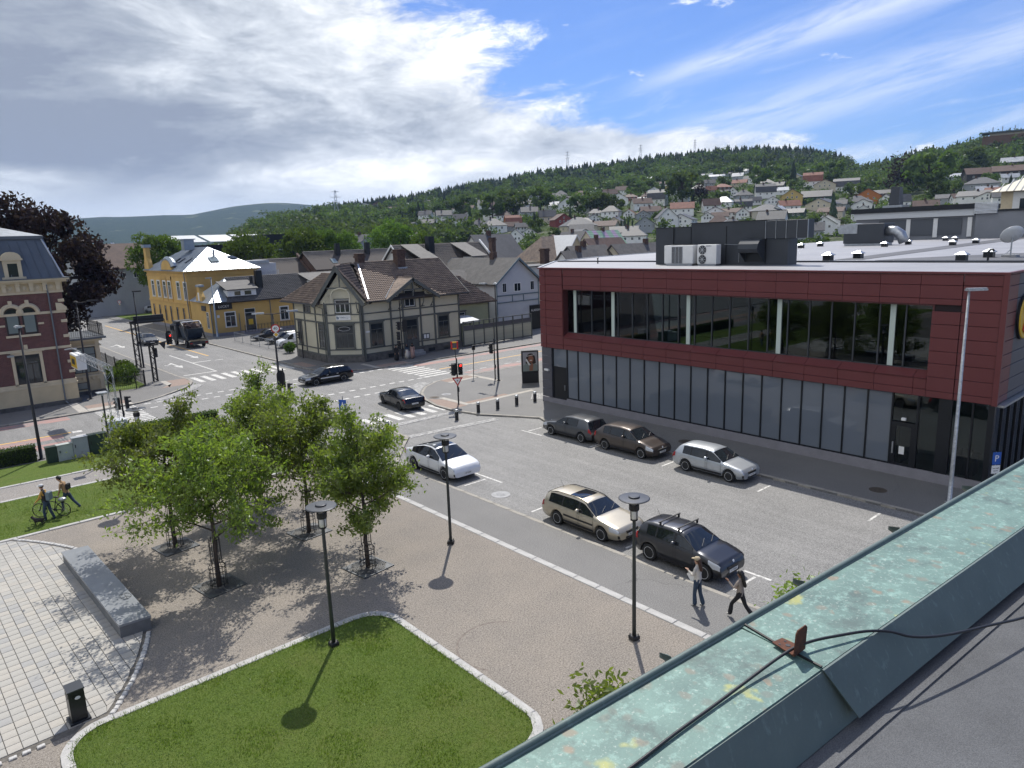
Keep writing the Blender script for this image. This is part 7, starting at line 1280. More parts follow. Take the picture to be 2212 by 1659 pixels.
for k, (x, y, lb) in enumerate(((8.81, 19.25, 'disc topped park lamp standing in the near lawn corner'), (16.0, 22.8, 'disc topped park lamp on the gravel in front of the white electric car'), (15.8, 12.9, 'disc topped park lamp on the gravel near the two walking women'), (8.4, 38.7, 'disc topped park lamp behind the young trees'))):
    o = lp if k == 0 else copy_tree(lp); o.location = (x, y, .01); o['label'] = lb; o.rotation_euler = (0, 0, k * .7)
# tall black street lamps
def street_lamp(x, y, H_, heads, label, m=M_TOPB, r0=.10, mh=None):
    t = thing('street_lamp', label, 'street lamp', (x, y, 0), 0, 'tall street lamps'); mb = MB(); mb.lathe([(r0 * 1.9, 0), (r0 * 1.9, .03), (r0, .05), (r0 * .95, 1.2), (r0 * .5, H_)], n=12); mb.obj('post', m, t, True)
    for dx, dy, L in heads:
        d = Vector((dx, dy, 0)).normalized(); p0 = Vector((0, 0, H_ - .05)); p1 = p0 + d * L * .45 + Vector((0, 0, .06)); s_ = Vector((-d.y, d.x, 0))
        if L > .7: mb = MB(); mb.tube([p0, p1], .035, 6); mb.obj('arm', m, t)
        else: p1 = p0 + d * -.1 + Vector((0, 0, .08))
        mb = MB(); e = p1 + d * .85; mb.ext([p1 - s_ * .16, p1 + s_ * .16, e + s_ * .10, e - s_ * .10], (0, 0, .07)); mb.ext([p1 - s_ * .1 + Vector((0, 0, .07)), p1 + s_ * .1 + Vector((0, 0, .07)), e + s_ * .03 + Vector((0, 0, .07)), e - s_ * .03 + Vector((0, 0, .07))], (0, 0, .05)); mb.obj('lamp_head', mh or m, t)
    return t
M_HEADG = mat('grey_lamp_head', (.42, .44, .46), .4, .4, var=.25, vscale=9.)
street_lamp(5.5, 51.2, 8.15, [(-.1, 1, .5)], 'tall black street lamp in front of the villa behind the hedge', mh=M_HEADG); street_lamp(11.75, 69.6, 8.35, [(1, 0, 1.8), (-.2, -1, .5)], 'black street lamp against the villa bay')
l3 = street_lamp(20.95, 50.9, 7.6, [(-1, .35, 1.3), (1, -.1, 2.3)], 'black street lamp with two arms behind the young trees', mh=M_HEADG); street_lamp(39.7, 47.8, 8.5, [(-.05, 1, 2.6), (.5, .5, .6)], 'black street lamp beside the advertising stand', mh=M_HEADG)
street_lamp(34.6, 10.1, 9.5, [(.75, -.65, .55)], 'grey galvanised street lamp in front of the red shop', M_HEADG, .095, M_HEADG); street_lamp(19.6, 83.9, 8.15, [(1, 0, .6)], 'black street lamp beside the tall lattice column'); street_lamp(34.6, 104.5, 8.3, [(-1, -.2, .5)], 'pale grey pole at the corner of the yellow annexe', mat('pale_pole', (.33, .38, .42), .5, .2), .14)
t = thing('pole_lamp', 'slim grey lamp pole with flat head beside the cabinets', 'lamp', (8.6, 47.4, 0)); mb = MB(); mb.lathe([(.09, 0), (.09, .1), (.055, .12), (.05, 4.2)], n=10); mb.obj('post', M_POST, t); mb = MB(); mb.bx(-.28, .28, -.28, .28, 4.2, 4.28, .02); mb.bx(-.06, .06, -.06, .06, 4.05, 4.2); mb.obj('lamp_head', M_HEADG, t)
# traffic signals
def signal_head(par, x, y, z, ang, lit=None, board=False):
    Mz = Matrix.Rotation(ang, 4, 'Z') ; o = ob('signal_head', None, par, (x, y, z), ang)
    mb = MB(); mb.bx(-.15, .15, -.12, .08, -.45, .45, .02); me = mb.obj('signal_box', M_TOPB, o)
    for k in range(3):
        zz_ = .29 - k * .29; mb = MB(); mb.ext([(-.12, -.12, zz_ + .02), (-.1, -.12, zz_ + .12), (.1, -.12, zz_ + .12), (.12, -.12, zz_ + .02), (.1, -.12, zz_ + .10), (-.1, -.12, zz_ + .10)], (0, -.18, 0)); mb.obj('visor', M_TOPB, o); mb = MB(); mb.lathe([(.0, 0), (.10, .005), (.095, .02)], (0, -.12, zz_), 14, Matrix.Rotation(R(90), 4, 'X')); mb.obj('lens', M_REDL if lit == k else M_DIML, o)
    if board: mb = MB(); mb.ext([(-.32, .09, -.6), (.32, .09, -.6), (.32, .09, .45), (.22, .09, .68), (0, .09, .75), (-.22, .09, .68), (-.32, .09, .45)], (0, .02, 0)); mb.obj('backing_board', M_TOPB, o)
def signal_pole(x, y, H_, label, heads, top=None, name='traffic_signal'):
    t = thing(name, label, 'traffic light', (x, y, 0), 0, 'traffic lights at the junction'); mb = MB(); mb.lathe([(.12, 0), (.12, .02), (.06, .03), (.055, H_)], n=10); mb.obj('post', M_TOPB, t)
    for (dx, dy, z, a, lit, bd) in heads: signal_head(t, dx, dy, z, a, lit, bd)
    mb = MB(); mb.bx(-.07, .07, -.1, -.05, 1.0, 1.35); mb.obj('push_button', M_TOPB, t); return t
PI = math.pi
gw_ = signal_pole(31.7, 43.1, 3.6, 'traffic light with give way sign on the corner island', [(-.28, .05, 2.75, PI / 2 + PI, None, False), (.24, -.1, 2.75, R(-20), 0, False), (0, .25, 2.75, PI, None, False)])
def gsign(par, pts, z, m, y=-.1, t_=.02, rz=R(-30)): o = ob('sign_plate', None, par, (0, 0, z), rz); return o
o = ob('give_way_sign', None, gw_, (0, 0, 1.86), R(-35)); mb = MB(); mb.ext([(-.42, -.1, .28), (.42, -.1, .28), (0, -.1, -.42)][::-1], (0, -.02, 0)); mb.obj('sign_rim', M_SIGNR, o); mb = MB(); mb.ext([(-.26, -.125, .18), (.26, -.125, .18), (0, -.125, -.25)][::-1], (0, -.006, 0)); mb.obj('sign_face', M_WHITE, o); mb = MB(); mb.ball((0, -.135, .02), (.05, .006, .05)); mb.obj('mark', M_TOPB, o)
mb = MB(); mb.tube([(-.04, 0, 3.5), (-.1, 0, 4.4)], .03, 6); mb.obj('extension', M_TOPB, gw_); o = ob('mirror_sign', None, gw_, (-.12, 0, 4.6), R(-30)); mb = MB(); mb.bx(-.24, .24, -.03, .03, -.24, .24, .02); mb.obj('panel', M_GREYP, o)
for x_ in (-.22, .22): mb = MB(); mb.bx(x_ - .06, x_ + .06, -.06, .06, -.28, .3, .02); mb.obj('red_block', M_SIGNR, o)
for z_ in (-.24, .24): mb = MB(); mb.bx(-.16, .16, -.06, .06, z_ - .05, z_ + .05, .02); mb.obj('yellow_block', M_SIGNY, o)
signal_pole(39.9, 48.5, 3.7, 'traffic light beside the tall lamp near the advertising stand', [(-.3, .05, 2.85, PI / 2 + PI, None, False)]); signal_pole(21.15, 50.6, 3.5, 'traffic light with round topped backing board behind the trees', [(.3, -.1, 1.9, R(60), None, False), (-.1, .3, 2.6, PI, None, True)])
ts4 = signal_pole(41.0, 65.5, 6.3, 'tall traffic light mast in front of the timber house door', [(-.3, -.05, 3.6, R(-90), None, False), (.4, .0, 3.5, PI, None, True), (-.3, .1, 2.5, R(-60), None, False), (-.3, .1, 1.5, R(-60), None, False)]); signal_pole(34.0, 75.2, 4.2, 'traffic light by the left wall of the timber house', [(-.25, -.1, 2.6, R(-120), None, False)]); signal_pole(11.2, 55.4, 2.9, 'traffic light behind the lattice mast at the left crossing', [(-.25, 0, 1.9, R(-150), None, False), (.3, .0, 1.9, R(90), None, False)])
t = thing('signal_sensor', 'thin leaning pole with a small black box by the kerb', 'pole', (39.3, 50.9, 0)); mb = MB(); mb.tube([(0, 0, 0), (.12, 0, 2.6)], .035, 6); mb.obj('post', M_TOPB, t); mb = MB(); mb.bx(0, .25, -.1, .1, 2.5, 2.95, .02); mb.obj('box', M_TOPB, t)
# black lattice columns by the side road
def lattice_col(x, y, H_, w, m, par, base=0., r_=.03, n=None):
    mb = MB(); n = n or int(H_ / (w * 1.3))
    for sx_ in (-1, 1):
        for sy_ in (-1, 1): mb.tube([(sx_ * w / 2, sy_ * w / 2, base), (sx_ * w / 2, sy_ * w / 2, base + H_)], r_, 4)
    for k in range(n):
        z0 = base + H_ * k / n; z1 = base + H_ * (k + 1) / n; s = 1 if k % 2 else -1
        for sy_ in (-1, 1): mb.tube([(-s * w / 2, sy_ * w / 2, z0), (s * w / 2, sy_ * w / 2, z1)], r_ * .6, 4); mb.tube([(sy_ * w / 2, -s * w / 2, z0), (sy_ * w / 2, s * w / 2, z1)], r_ * .6, 4)
    return mb.obj('lattice', m, par)
t = thing('sign_gantry', 'tall black lattice column carrying a wide dark board over the side road', 'sign gantry', (19.2, 84.2, 0)); lattice_col(0, 0, 5.1, .42, M_TOPB, t, 0, .05); mb = MB(); mb.bx(.1, 3.1, -.12, .1, 4.75, 5.6, .03); mb.obj('sign_board', M_TOPB, t); mb = MB(); mb.bx(.1, 3.1, -.2, -.12, 4.95, 5.05); mb.bx(.1, 3.1, -.2, -.12, 5.35, 5.42); mb.obj('bracing', M_DARKM, t); mb = MB(); mb.bx(-.3, .5, -.25, .25, 4.8, 5.1, .05); mb.obj('elbow', M_TOPB, t)
t = thing('signal_gantry', 'short black lattice column with traffic light on an arm at the villa corner', 'traffic light', (18.15, 73.9, 0), 0); lattice_col(0, 0, 3.6, .36, M_TOPB, t, 0, .05); mb = MB(); mb.tube([(0, 0, 3.5), (1.6, 0, 3.8)], .06, 6); mb.obj('arm', M_TOPB, t); signal_head(t, 1.75, 0, 4.0, R(20), 0, True); signal_head(t, .3, -.1, 2.8, R(-60), None, False); mb = MB(); mb.ext([(.75, -.05, 3.6), (1.35, -.05, 3.75), (1.15, -.05, 3.0)], (0, -.03, 0)); mb.obj('give_way_back', M_TOPB, t); mb = MB(); mb.tube([(1.6, 0, 4.4), (1.5, 0, 5.9), (1.35, 0, 6.1)], .03, 5); mb.obj('camera_mast', M_TOPB, t)
# galvanised lattice mast with boom and yellow-white display
t = thing('lattice_mast', 'galvanised lattice mast with boom carrying a white and yellow display box', 'lattice mast', (9.9, 51.5, 0)); lattice_col(0, 0, 3.9, .42, M_STEEL, t, 1.3, .022, 9)
bo = MB(); L = 8.2
for sx_ in (-1, 1):
    for sz_ in (-1, 1): bo.tube([(sx_ * .2, 0, 5.0 + sz_ * .2), (sx_ * .2, L, 5.0 + sz_ * .2)], .022, 4)
for k in range(16): y0, y1 = L * k / 16, L * (k + 1) / 16; s = 1 if k % 2 else -1; bo.tube([(-.2, y0, 5.0 - s * .2), (-.2, y1, 5.0 + s * .2)], .013, 4); bo.tube([(.2, y0, 5.0 - s * .2), (.2, y1, 5.0 + s * .2)], .013, 4); bo.tube([(-s * .2, y0, 5.2), (s * .2, y1, 5.2)], .013, 4); bo.tube([(-.2, y1, 5.2), (.2, y1, 5.2)], .013, 4)
bo.obj('boom', M_STEEL, t); mb = MB(); mb.bx(-.35, .25, 8.2, 10.6, 4.0, 5.1, .03); bx_ = mb.obj('display_box', M_WHITE, t); mb = MB(); mb.bx(-.37, -.35, 8.35, 10.45, 4.1, 4.95); mb.obj('display_face', M_SY, bx_); mb = MB(); mb.bx(-.385, -.37, 8.9, 9.9, 4.35, 4.75); mb.obj('display_screen', M_DARKM, bx_); mb = MB(); mb.tube([(0, 8.2, 5.3), (0, 11.5, 5.3), (-.4, 12, 5.2), (.4, 12, 5.2)], .05, 5); mb.obj('antenna', M_STEEL, t)
# cabinets
def cabinet(x0, x1, y, H_, dpt, m, label, split=False, top=None):
    t = thing('utility_cabinet', label, 'cabinet', ((x0 + x1) / 2, y + dpt / 2, 0), R(2), 'utility cabinets by the hedge'); w_ = (x1 - x0) / 2; mb = MB(); mb.bx(-w_, w_, -dpt / 2, dpt / 2, 0, H_, .015); mb.obj('body', m, t); mb = MB(); mb.bx(-w_ - .03, w_ + .03, -dpt / 2 - .04, dpt / 2 + .03, H_, H_ + .05, .01); mb.obj('lid', top or m, t); mb = MB(); mb.bx(-w_ + .05, w_ - .05, -dpt / 2 - .012, -dpt / 2, .08 if not split else H_ * .45, H_ - .06); mb.obj('door', m, t); mb = MB(); mb.bx(-w_ + .1, -w_ + .14, -dpt / 2 - .04, -dpt / 2 - .01, H_ * .55, H_ * .7); mb.obj('handle', M_TOPB, t)
    if split: mb = MB(); mb.bx(-w_ + .02, w_ - .02, -dpt / 2 - .006, -dpt / 2, 0, H_ * .42); mb.obj('lower_panel', m, t)
M_CABG = mat('dark_green_cabinet', (.022, .045, .035), .5, var=.15, vscale=3.); M_CABW = mat('pale_cabinet', (.40, .43, .40), .55, var=.12, vscale=3.); M_CABGR = mat('grey_cabinet', (.34, .36, .38), .5, var=.06, vscale=3.)
cabinet(5.6, 6.15, 49.6, .98, .4, M_CABG, 'low dark green cabinet at the left end of the row'); cabinet(6.18, 7.0, 49.6, 1.0, .4, M_CABW, 'low pale weathered cabinet second in the row', True); cabinet(7.02, 7.85, 49.62, 1.27, .45, M_CABGR, 'taller grey cabinet third in the row'); cabinet(7.9, 8.95, 49.7, 1.25, .5, M_CABG, 'wide dark green cabinet right end of the row'); cabinet(9.35, 10.45, 51.0, 1.58, .9, M_WHITEM, 'large white cabinet at the foot of the lattice mast')
# bollards
bp_ = thing('bollard', 'x', 'bollard', (0, 0, 0), 0, 'black bollards with white bands'); mb = MB(); mb.lathe([(.13, 0), (.13, .72), (.125, .73)], n=16); mb.obj('post', M_TOPB, bp_, False); mb = MB(); mb.lathe([(.134, .62), (.134, .70)], n=16); mb.obj('reflective_band', M_LGLASS, bp_); mb = MB(); mb.lathe([(.13, .73), (.12, .77), (.02, .79)], n=16); mb.obj('cap', M_HEADG, bp_)
for k, (x, y, z, lb) in enumerate(((28.9, 39.6, -.1, 'black bollard standing in the road by the kerb'), (31.1, 39.9, 0, 'black bollard nearest the kerb in the pavement row'), (32.7, 39.6, 0, 'black bollard second from the kerb in the pavement row'), (34.5, 39.5, 0, 'black bollard third from the kerb in the pavement row'), (36.2, 39.3, 0, 'black bollard closest to the red shop corner'), (23.6, 40.2, 0, 'black bollard right of the young trees at the crossing'), (21.6, 40.2, 0, 'black bollard half hidden by the young trees'))):
    o = bp_ if k == 0 else copy_tree(bp_); o.location = (x, y, z); o['label'] = lb
for k, (x, y) in enumerate(((31.1, 39.9), (32.7, 39.6), (34.5, 39.5), (36.0, 39.2))): pass
# advertising stand with poster
ad = thing('advertising_stand', 'black advertising stand with a poster of a smiling woman holding a phone', 'advertising stand', (40.9, 44.9, 0), R(-33)); mb = MB(); mb.bx(-.72, .72, -.18, .18, 0, .95, .02); mb.obj('pedestal', M_TOPB, ad); mb = MB(); mb.bx(-.74, .74, -.14, .14, .95, 2.85, .04); cs = mb.obj('case', M_TOPB, ad)
def flat(pts, d, m, name): mb = MB(); mb.ext([(u, -.145 - d, z) for u, z in pts], (0, -.002, 0)); return mb.obj(name, m, cs)
def ell(cx, cz, a, b_, n=20): return [(cx + a * math.cos(t_), cz + b_ * math.sin(t_)) for t_ in np.linspace(0, 2 * math.pi, n + 1)[:-1]]
flat([(-.64, 1.05), (.64, 1.05), (.64, 2.72), (-.64, 2.72)], 0, mat('poster_grey', (.36, .36, .40), .4), 'poster'); flat([(-.64, 1.05), (.64, 1.05), (.62, 1.55), (.3, 1.78), (-.3, 1.78), (-.62, 1.55)], .004, mat('poster_shirt', (.22, .26, .25), .4), 'poster_shirt'); flat(ell(.05, 2.15, .40, .46), .008, mat('poster_hair', (.035, .02, .018), .4), 'poster_hair'); flat([(-.36, 2.1), (-.42, 1.75), (-.2, 1.7), (.3, 1.68), (.5, 1.75), (.46, 2.1)], .0085, MATS['poster_hair'], 'poster_hair'); flat(ell(.06, 2.12, .23, .32), .012, mat('poster_skin', (.30, .13, .08), .4), 'poster_face'); flat(ell(.06, 2.0, .11, .04), .016, M_WHITE, 'poster_smile'); flat([(-.3, 2.15), (-.42, 2.08), (-.12, 1.55), (.0, 1.62)], .02, M_WHITE, 'poster_phone'); flat([(-.1, 1.1), (.2, 1.1), (.26, 1.6), (.14, 1.85), (.04, 1.55), (-.06, 1.6)], .018, MATS['poster_skin'], 'poster_hand'); flat([(-.3, 2.36), (.36, 2.46), (.36, 2.50), (-.3, 2.40)], .02, M_WHITE, 'poster_strip')
# granite bench block
bq = [(3.62, 32.72), (3.92, 24.55), (4.88, 24.5), (4.57, 32.66)]; M_GRAN = mat('grey_granite_sky_lit', (.27, .285, .30), .3, var=.10, vscale=1.5, fine=.25, fscale=60., spec=.5); M_GRANS = mat('grey_granite_side', (.15, .158, .165), .7, var=.18, vscale=2., fine=.2, fscale=40.)  # seat slab colour lightened to imitate sky reflection
t = thing('granite_bench', 'long grey granite block bench at the edge of the slab paving', 'bench', (4.25, 28.6, 0)); ctr = (4.25, 28.6)
def inset(P, k): return [(ctr[0] + (p[0] - ctr[0]) * k - ctr[0], ctr[1] + (p[1] - ctr[1]) * (1 - (1 - k) * .12) - ctr[1]) for p in P]
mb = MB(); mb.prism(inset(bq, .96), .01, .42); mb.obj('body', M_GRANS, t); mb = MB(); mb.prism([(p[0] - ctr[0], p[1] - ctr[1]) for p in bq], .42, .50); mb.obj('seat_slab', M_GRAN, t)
M_CHALK = mat('faint_chalk', (.10, .105, .11), .6); mb = MB(); mb.tube([(.35 + .17 * math.cos(a), -2.0 + .25 * math.sin(a), .503) for a in np.linspace(0, 2 * math.pi, 20)], .012, 4); mb.tube([(.35, -2.25, .503), (.35, -1.75, .503)], .012, 4); mb.tube([(.35, -2, .503), (.22, -2.15, .503)], .012, 4); mb.tube([(.35, -2, .503), (.48, -2.15, .503)], .012, 4); mb.obj('chalk_mark', M_CHALK, t)
# litter bin
t = thing('litter_bin', 'square black litter bin with slanted lid on the slab paving', 'litter bin', (2.06, 20.86, .03), R(3)); M_BIN = mat('bin_black', (.016, .018, .022), .35, .1); mb = MB(); mb.bx(-.19, .19, -.19, .19, .06, .93, .012); mb.obj('body', M_BIN, t); mb = MB(); mb.bx(-.25, .25, -.25, .25, 0, .06, .01); mb.obj('foot', M_BIN, t); mb = MB(); mb.ext([(-.205, -.205, .93), (.205, -.205, .93), (.205, .205, .98), (-.205, .205, .98)], (0, 0, .035)); mb.obj('lid', mat('bin_lid', (.05, .055, .065), .3, .2), t); mb = MB(); mb.bx(-.11, .1, -.196, -.188, .74, .84); mb.obj('slot', M_FRAME, t); mb = MB(); mb.ball((.02, -.195, .73), (.07, .006, .05)); mb.obj('sticker', M_WHITEM, t); mb = MB(); mb.bx(-.196, -.188, -.12, .12, .74, .84); mb.obj('slot', M_FRAME, t)
# signs
t = thing('parking_sign', 'blue parking sign on a thin post at the red shop corner', 'sign', (36.45, 8.95, 0), R(-35)); mb = MB(); mb.tube([(0, 0, 0), (0, 0, 2.2)], .03, 6); mb.obj('post', M_STEEL, t); mb = MB(); mb.bx(-.2, .2, -.05, -.035, 1.62, 2.2); pl1 = mb.obj('plate', M_SIGNB, t); text_on('P', .42, (0, -.052, 1.9), (R(90), 0, 0), M_WHITE, pl1); mb = MB(); mb.bx(-.2, .2, -.05, -.035, 1.2, 1.58); pl2 = mb.obj('lower_plate', M_WHITE, t); text_on('mot avgift', .075, (0, -.052, 1.45), (R(90), 0, 0), M_TOPB, pl2); text_on('man-fre', .075, (0, -.052, 1.33), (R(90), 0, 0), M_TOPB, pl2)
t = thing('crossing_sign', 'blue square sign on a post above the young trees', 'sign', (22.7, 44.5, 0), R(-60)); mb = MB(); mb.tube([(0, 0, 0), (0, 0, 2.0)], .03, 6); mb.obj('post', M_STEEL, t); mb = MB(); mb.bx(-.3, .3, -.05, -.035, 1.0, 1.75); pl1 = mb.obj('plate', M_SIGNB, t); mb = MB(); mb.ext([(-.17, -.052, 1.15), (.17, -.052, 1.15), (0, -.052, 1.62)], (0, -.004, 0)); mb.obj('pictogram', M_WHITE, pl1)
def sign40(x, y, z, rz, label, post):
    t = thing('speed_sign', label, 'sign', (x, y, 0), rz); mb = MB(); mb.tube([(0, 0, 0 if post else z - .5), (0, 0, z + .2)], .03, 6); mb.obj('post', M_STEEL, t); MXr = Matrix.Rotation(R(90), 4, 'X'); mb = MB(); mb.lathe([(.32, 0), (.32, .015), (.31, .02)], (0, -.04, z), 24, MXr); rim = mb.obj('sign_rim', M_SIGNR, t); mb = MB(); mb.lathe([(.24, 0), (.24, .008), (.23, .01)], (0, -.062, z), 24, MXr); mb.obj('sign_face', M_WHITE, rim); text_on('40', .3, (0, -.075, z), (R(90), 0, 0), M_TOPB, rim); q = .22; mb = MB(); mb.ext([(0, -.05, z - .45 - q), (q, -.05, z - .45), (0, -.05, z - .45 + q), (-q, -.05, z - .45)], (0, -.015, 0)); dm_ = mb.obj('diamond', M_WHITE, t); q = .15; mb = MB(); mb.ext([(0, -.067, z - .45 - q), (q, -.067, z - .45), (0, -.067, z - .45 + q), (-q, -.067, z - .45)], (0, -.006, 0)); mb.obj('diamond_face', M_SIGNY, dm_)
sign40(21.0, 50.75, 6.5, R(-25), 'round 40 speed sign high on the two armed lamp post', False); sign40(34.6, 160, 2.6, R(-20), 'round 40 speed sign by the grass strip far up the side road', True)
# fences
t = thing('mesh_fence', 'wire mesh fence along the car park beside the timber house', 'fence', (34.4, 88.5, 0)); mb = LB((34.4, 88.5, 0))
for k in range(7): y_ = 97.2 - k * 2.85; m2 = LB((34.4, 88.5, 0)); m2.tube([(34.4, y_, 0), (34.4, y_, 1.25)], .03, 5); m2.obj('post', M_STEEL, t)
for z_ in (.08, 1.2): m2 = LB((34.4, 88.5, 0)); m2.tube([(34.4, 97.2, z_), (34.4, 80.1, z_)], .025, 5); m2.obj('rail', M_STEEL, t)
for k in range(57): mb.tube([(34.4, 97.2 - k * .3, .08), (34.4, 97.2 - k * .3, 1.2)], .005, 3)
for k in range(5): mb.tube([(34.4, 97.2, .25 + k * .2), (34.4, 80.1, .25 + k * .2)], .005, 3)
tag(mb.obj('mesh', M_STEEL, t), kind='stuff')
t = thing('iron_fence', 'curved black iron fence around the villa garden corner', 'fence', (16, 75, 0)); mb = LB((16, 75, 0)); P_ = resample([(13.6, 71.6), (15.8, 71.3), (16.6, 71.8), (17.0, 72.8), (17.1, 92)], .16)
for z_ in (.15, 1.2): mb.tube([(p.x, p.y, z_) for p in P_], .02, 4)
for p in P_: mb.tube([(p.x, p.y, 0), (p.x, p.y, 1.35)], .011, 4)
tag(mb.obj('bars', M_BLACK, t), kind='stuff')
for k in (0, 14, 24, 50, 76, 102, 128): 
    p = P_[min(k, len(P_) - 1)]; m2 = LB((16, 75, 0)); m2.tube([(p.x, p.y, 0), (p.x, p.y, 1.5)], .05, 6); m2.obj('post', M_BLACK, t)
lawn_obj([(13.6, 71.7), (15.8, 71.5), (16.5, 72.0), (16.9, 72.9), (16.9, 92), (13.6, 92)], .02); lawn_obj([(33, 138), (33, 158), (42, 158), (36, 138)], .03)
# ------------------------------------------------------------------ vehicles
M_BRAKE = mat('brake_steel', (.12, .12, .125), .5, .1)
def paint_m(name, col, metal=.3, rough=.32): return mat('paint_' + name, col, rough, metal, coat=.7, spec=.5, var=.03, vscale=2.)
M_CGL = mat('car_glass', (.016, .020, .024), .03, spec=.75); M_TYRE = mat('tyre', (.018, .018, .018), .85); M_RIM = mat('alloy', (.80, .81, .82), .35, .0); M_RIMD = mat('dark_alloy', (.05, .05, .055), .35, .7); M_HL = mat('headlamp', (.55, .58, .62), .08, .3); M_TL = mat('tail_lamp', (.35, .012, .015), .15); M_PLAST = mat('black_plastic', (.02, .02, .022), .55); M_PLATE = mat('number_plate', (.72, .72, .70), .5); M_SEAM = mat('door_seam', (.008, .008, .008), .8)
def wheel_tree(par, x, y, z, r_, side, w_=.21, spokes=5, dark=False, two=True):
    o = ob('wheel', None, par, (x, y, z)); RX_ = Matrix.Rotation(R(90) * -side, 4, 'X'); mb = MB(); h = w_ / 2
    mb.lathe([(r_ * .66, -h), (r_ * .93, -h), (r_, -h * .7), (r_, h * .7), (r_ * .93, h), (r_ * .66, h * .92)], n=24, M=RX_); mb.obj('tyre', M_TYRE, o, True)
    mb = MB(); mb.lathe([(r_ * .64, h * .8), (r_ * .69, h * .95), (r_ * .66, h * .96), (r_ * .60, h * .5)], n=24, M=RX_); mb.lathe([(.0, h * .3), (r_ * .6, h * .25)], n=16, M=RX_) if False else None
    for k in range(spokes):
        for e in ((-.09, .09) if two else (0,)):
            a = 2 * math.pi * k / spokes + e * (5 / spokes) * 1.6; c_, s_ = math.cos(a), math.sin(a); mb.ext([RX_ @ Vector((r_ * .1 * c_ - .034 * s_, r_ * .1 * s_ + .034 * c_, h * .75)), RX_ @ Vector((r_ * .65 * c_ - .034 * s_, r_ * .65 * s_ + .034 * c_, h * .9)), RX_ @ Vector((r_ * .65 * c_ + .034 * s_, r_ * .65 * s_ - .034 * c_, h * .9)), RX_ @ Vector((r_ * .1 * c_ + .034 * s_, r_ * .1 * s_ - .034 * c_, h * .75))], RX_ @ Vector((0, 0, -.03)))
    mb.lathe([(r_ * .16, h * .6), (r_ * .15, h * .85), (.01, h * .88)], n=12, M=RX_); mb.obj('rim', M_RIMD if dark else M_RIM, o)
    mb = MB(); mb.lathe([(r_ * .63, h * .1), (.01, h * .1)], n=16, M=RX_); mb.obj('brake_disc', M_BRAKE, o)
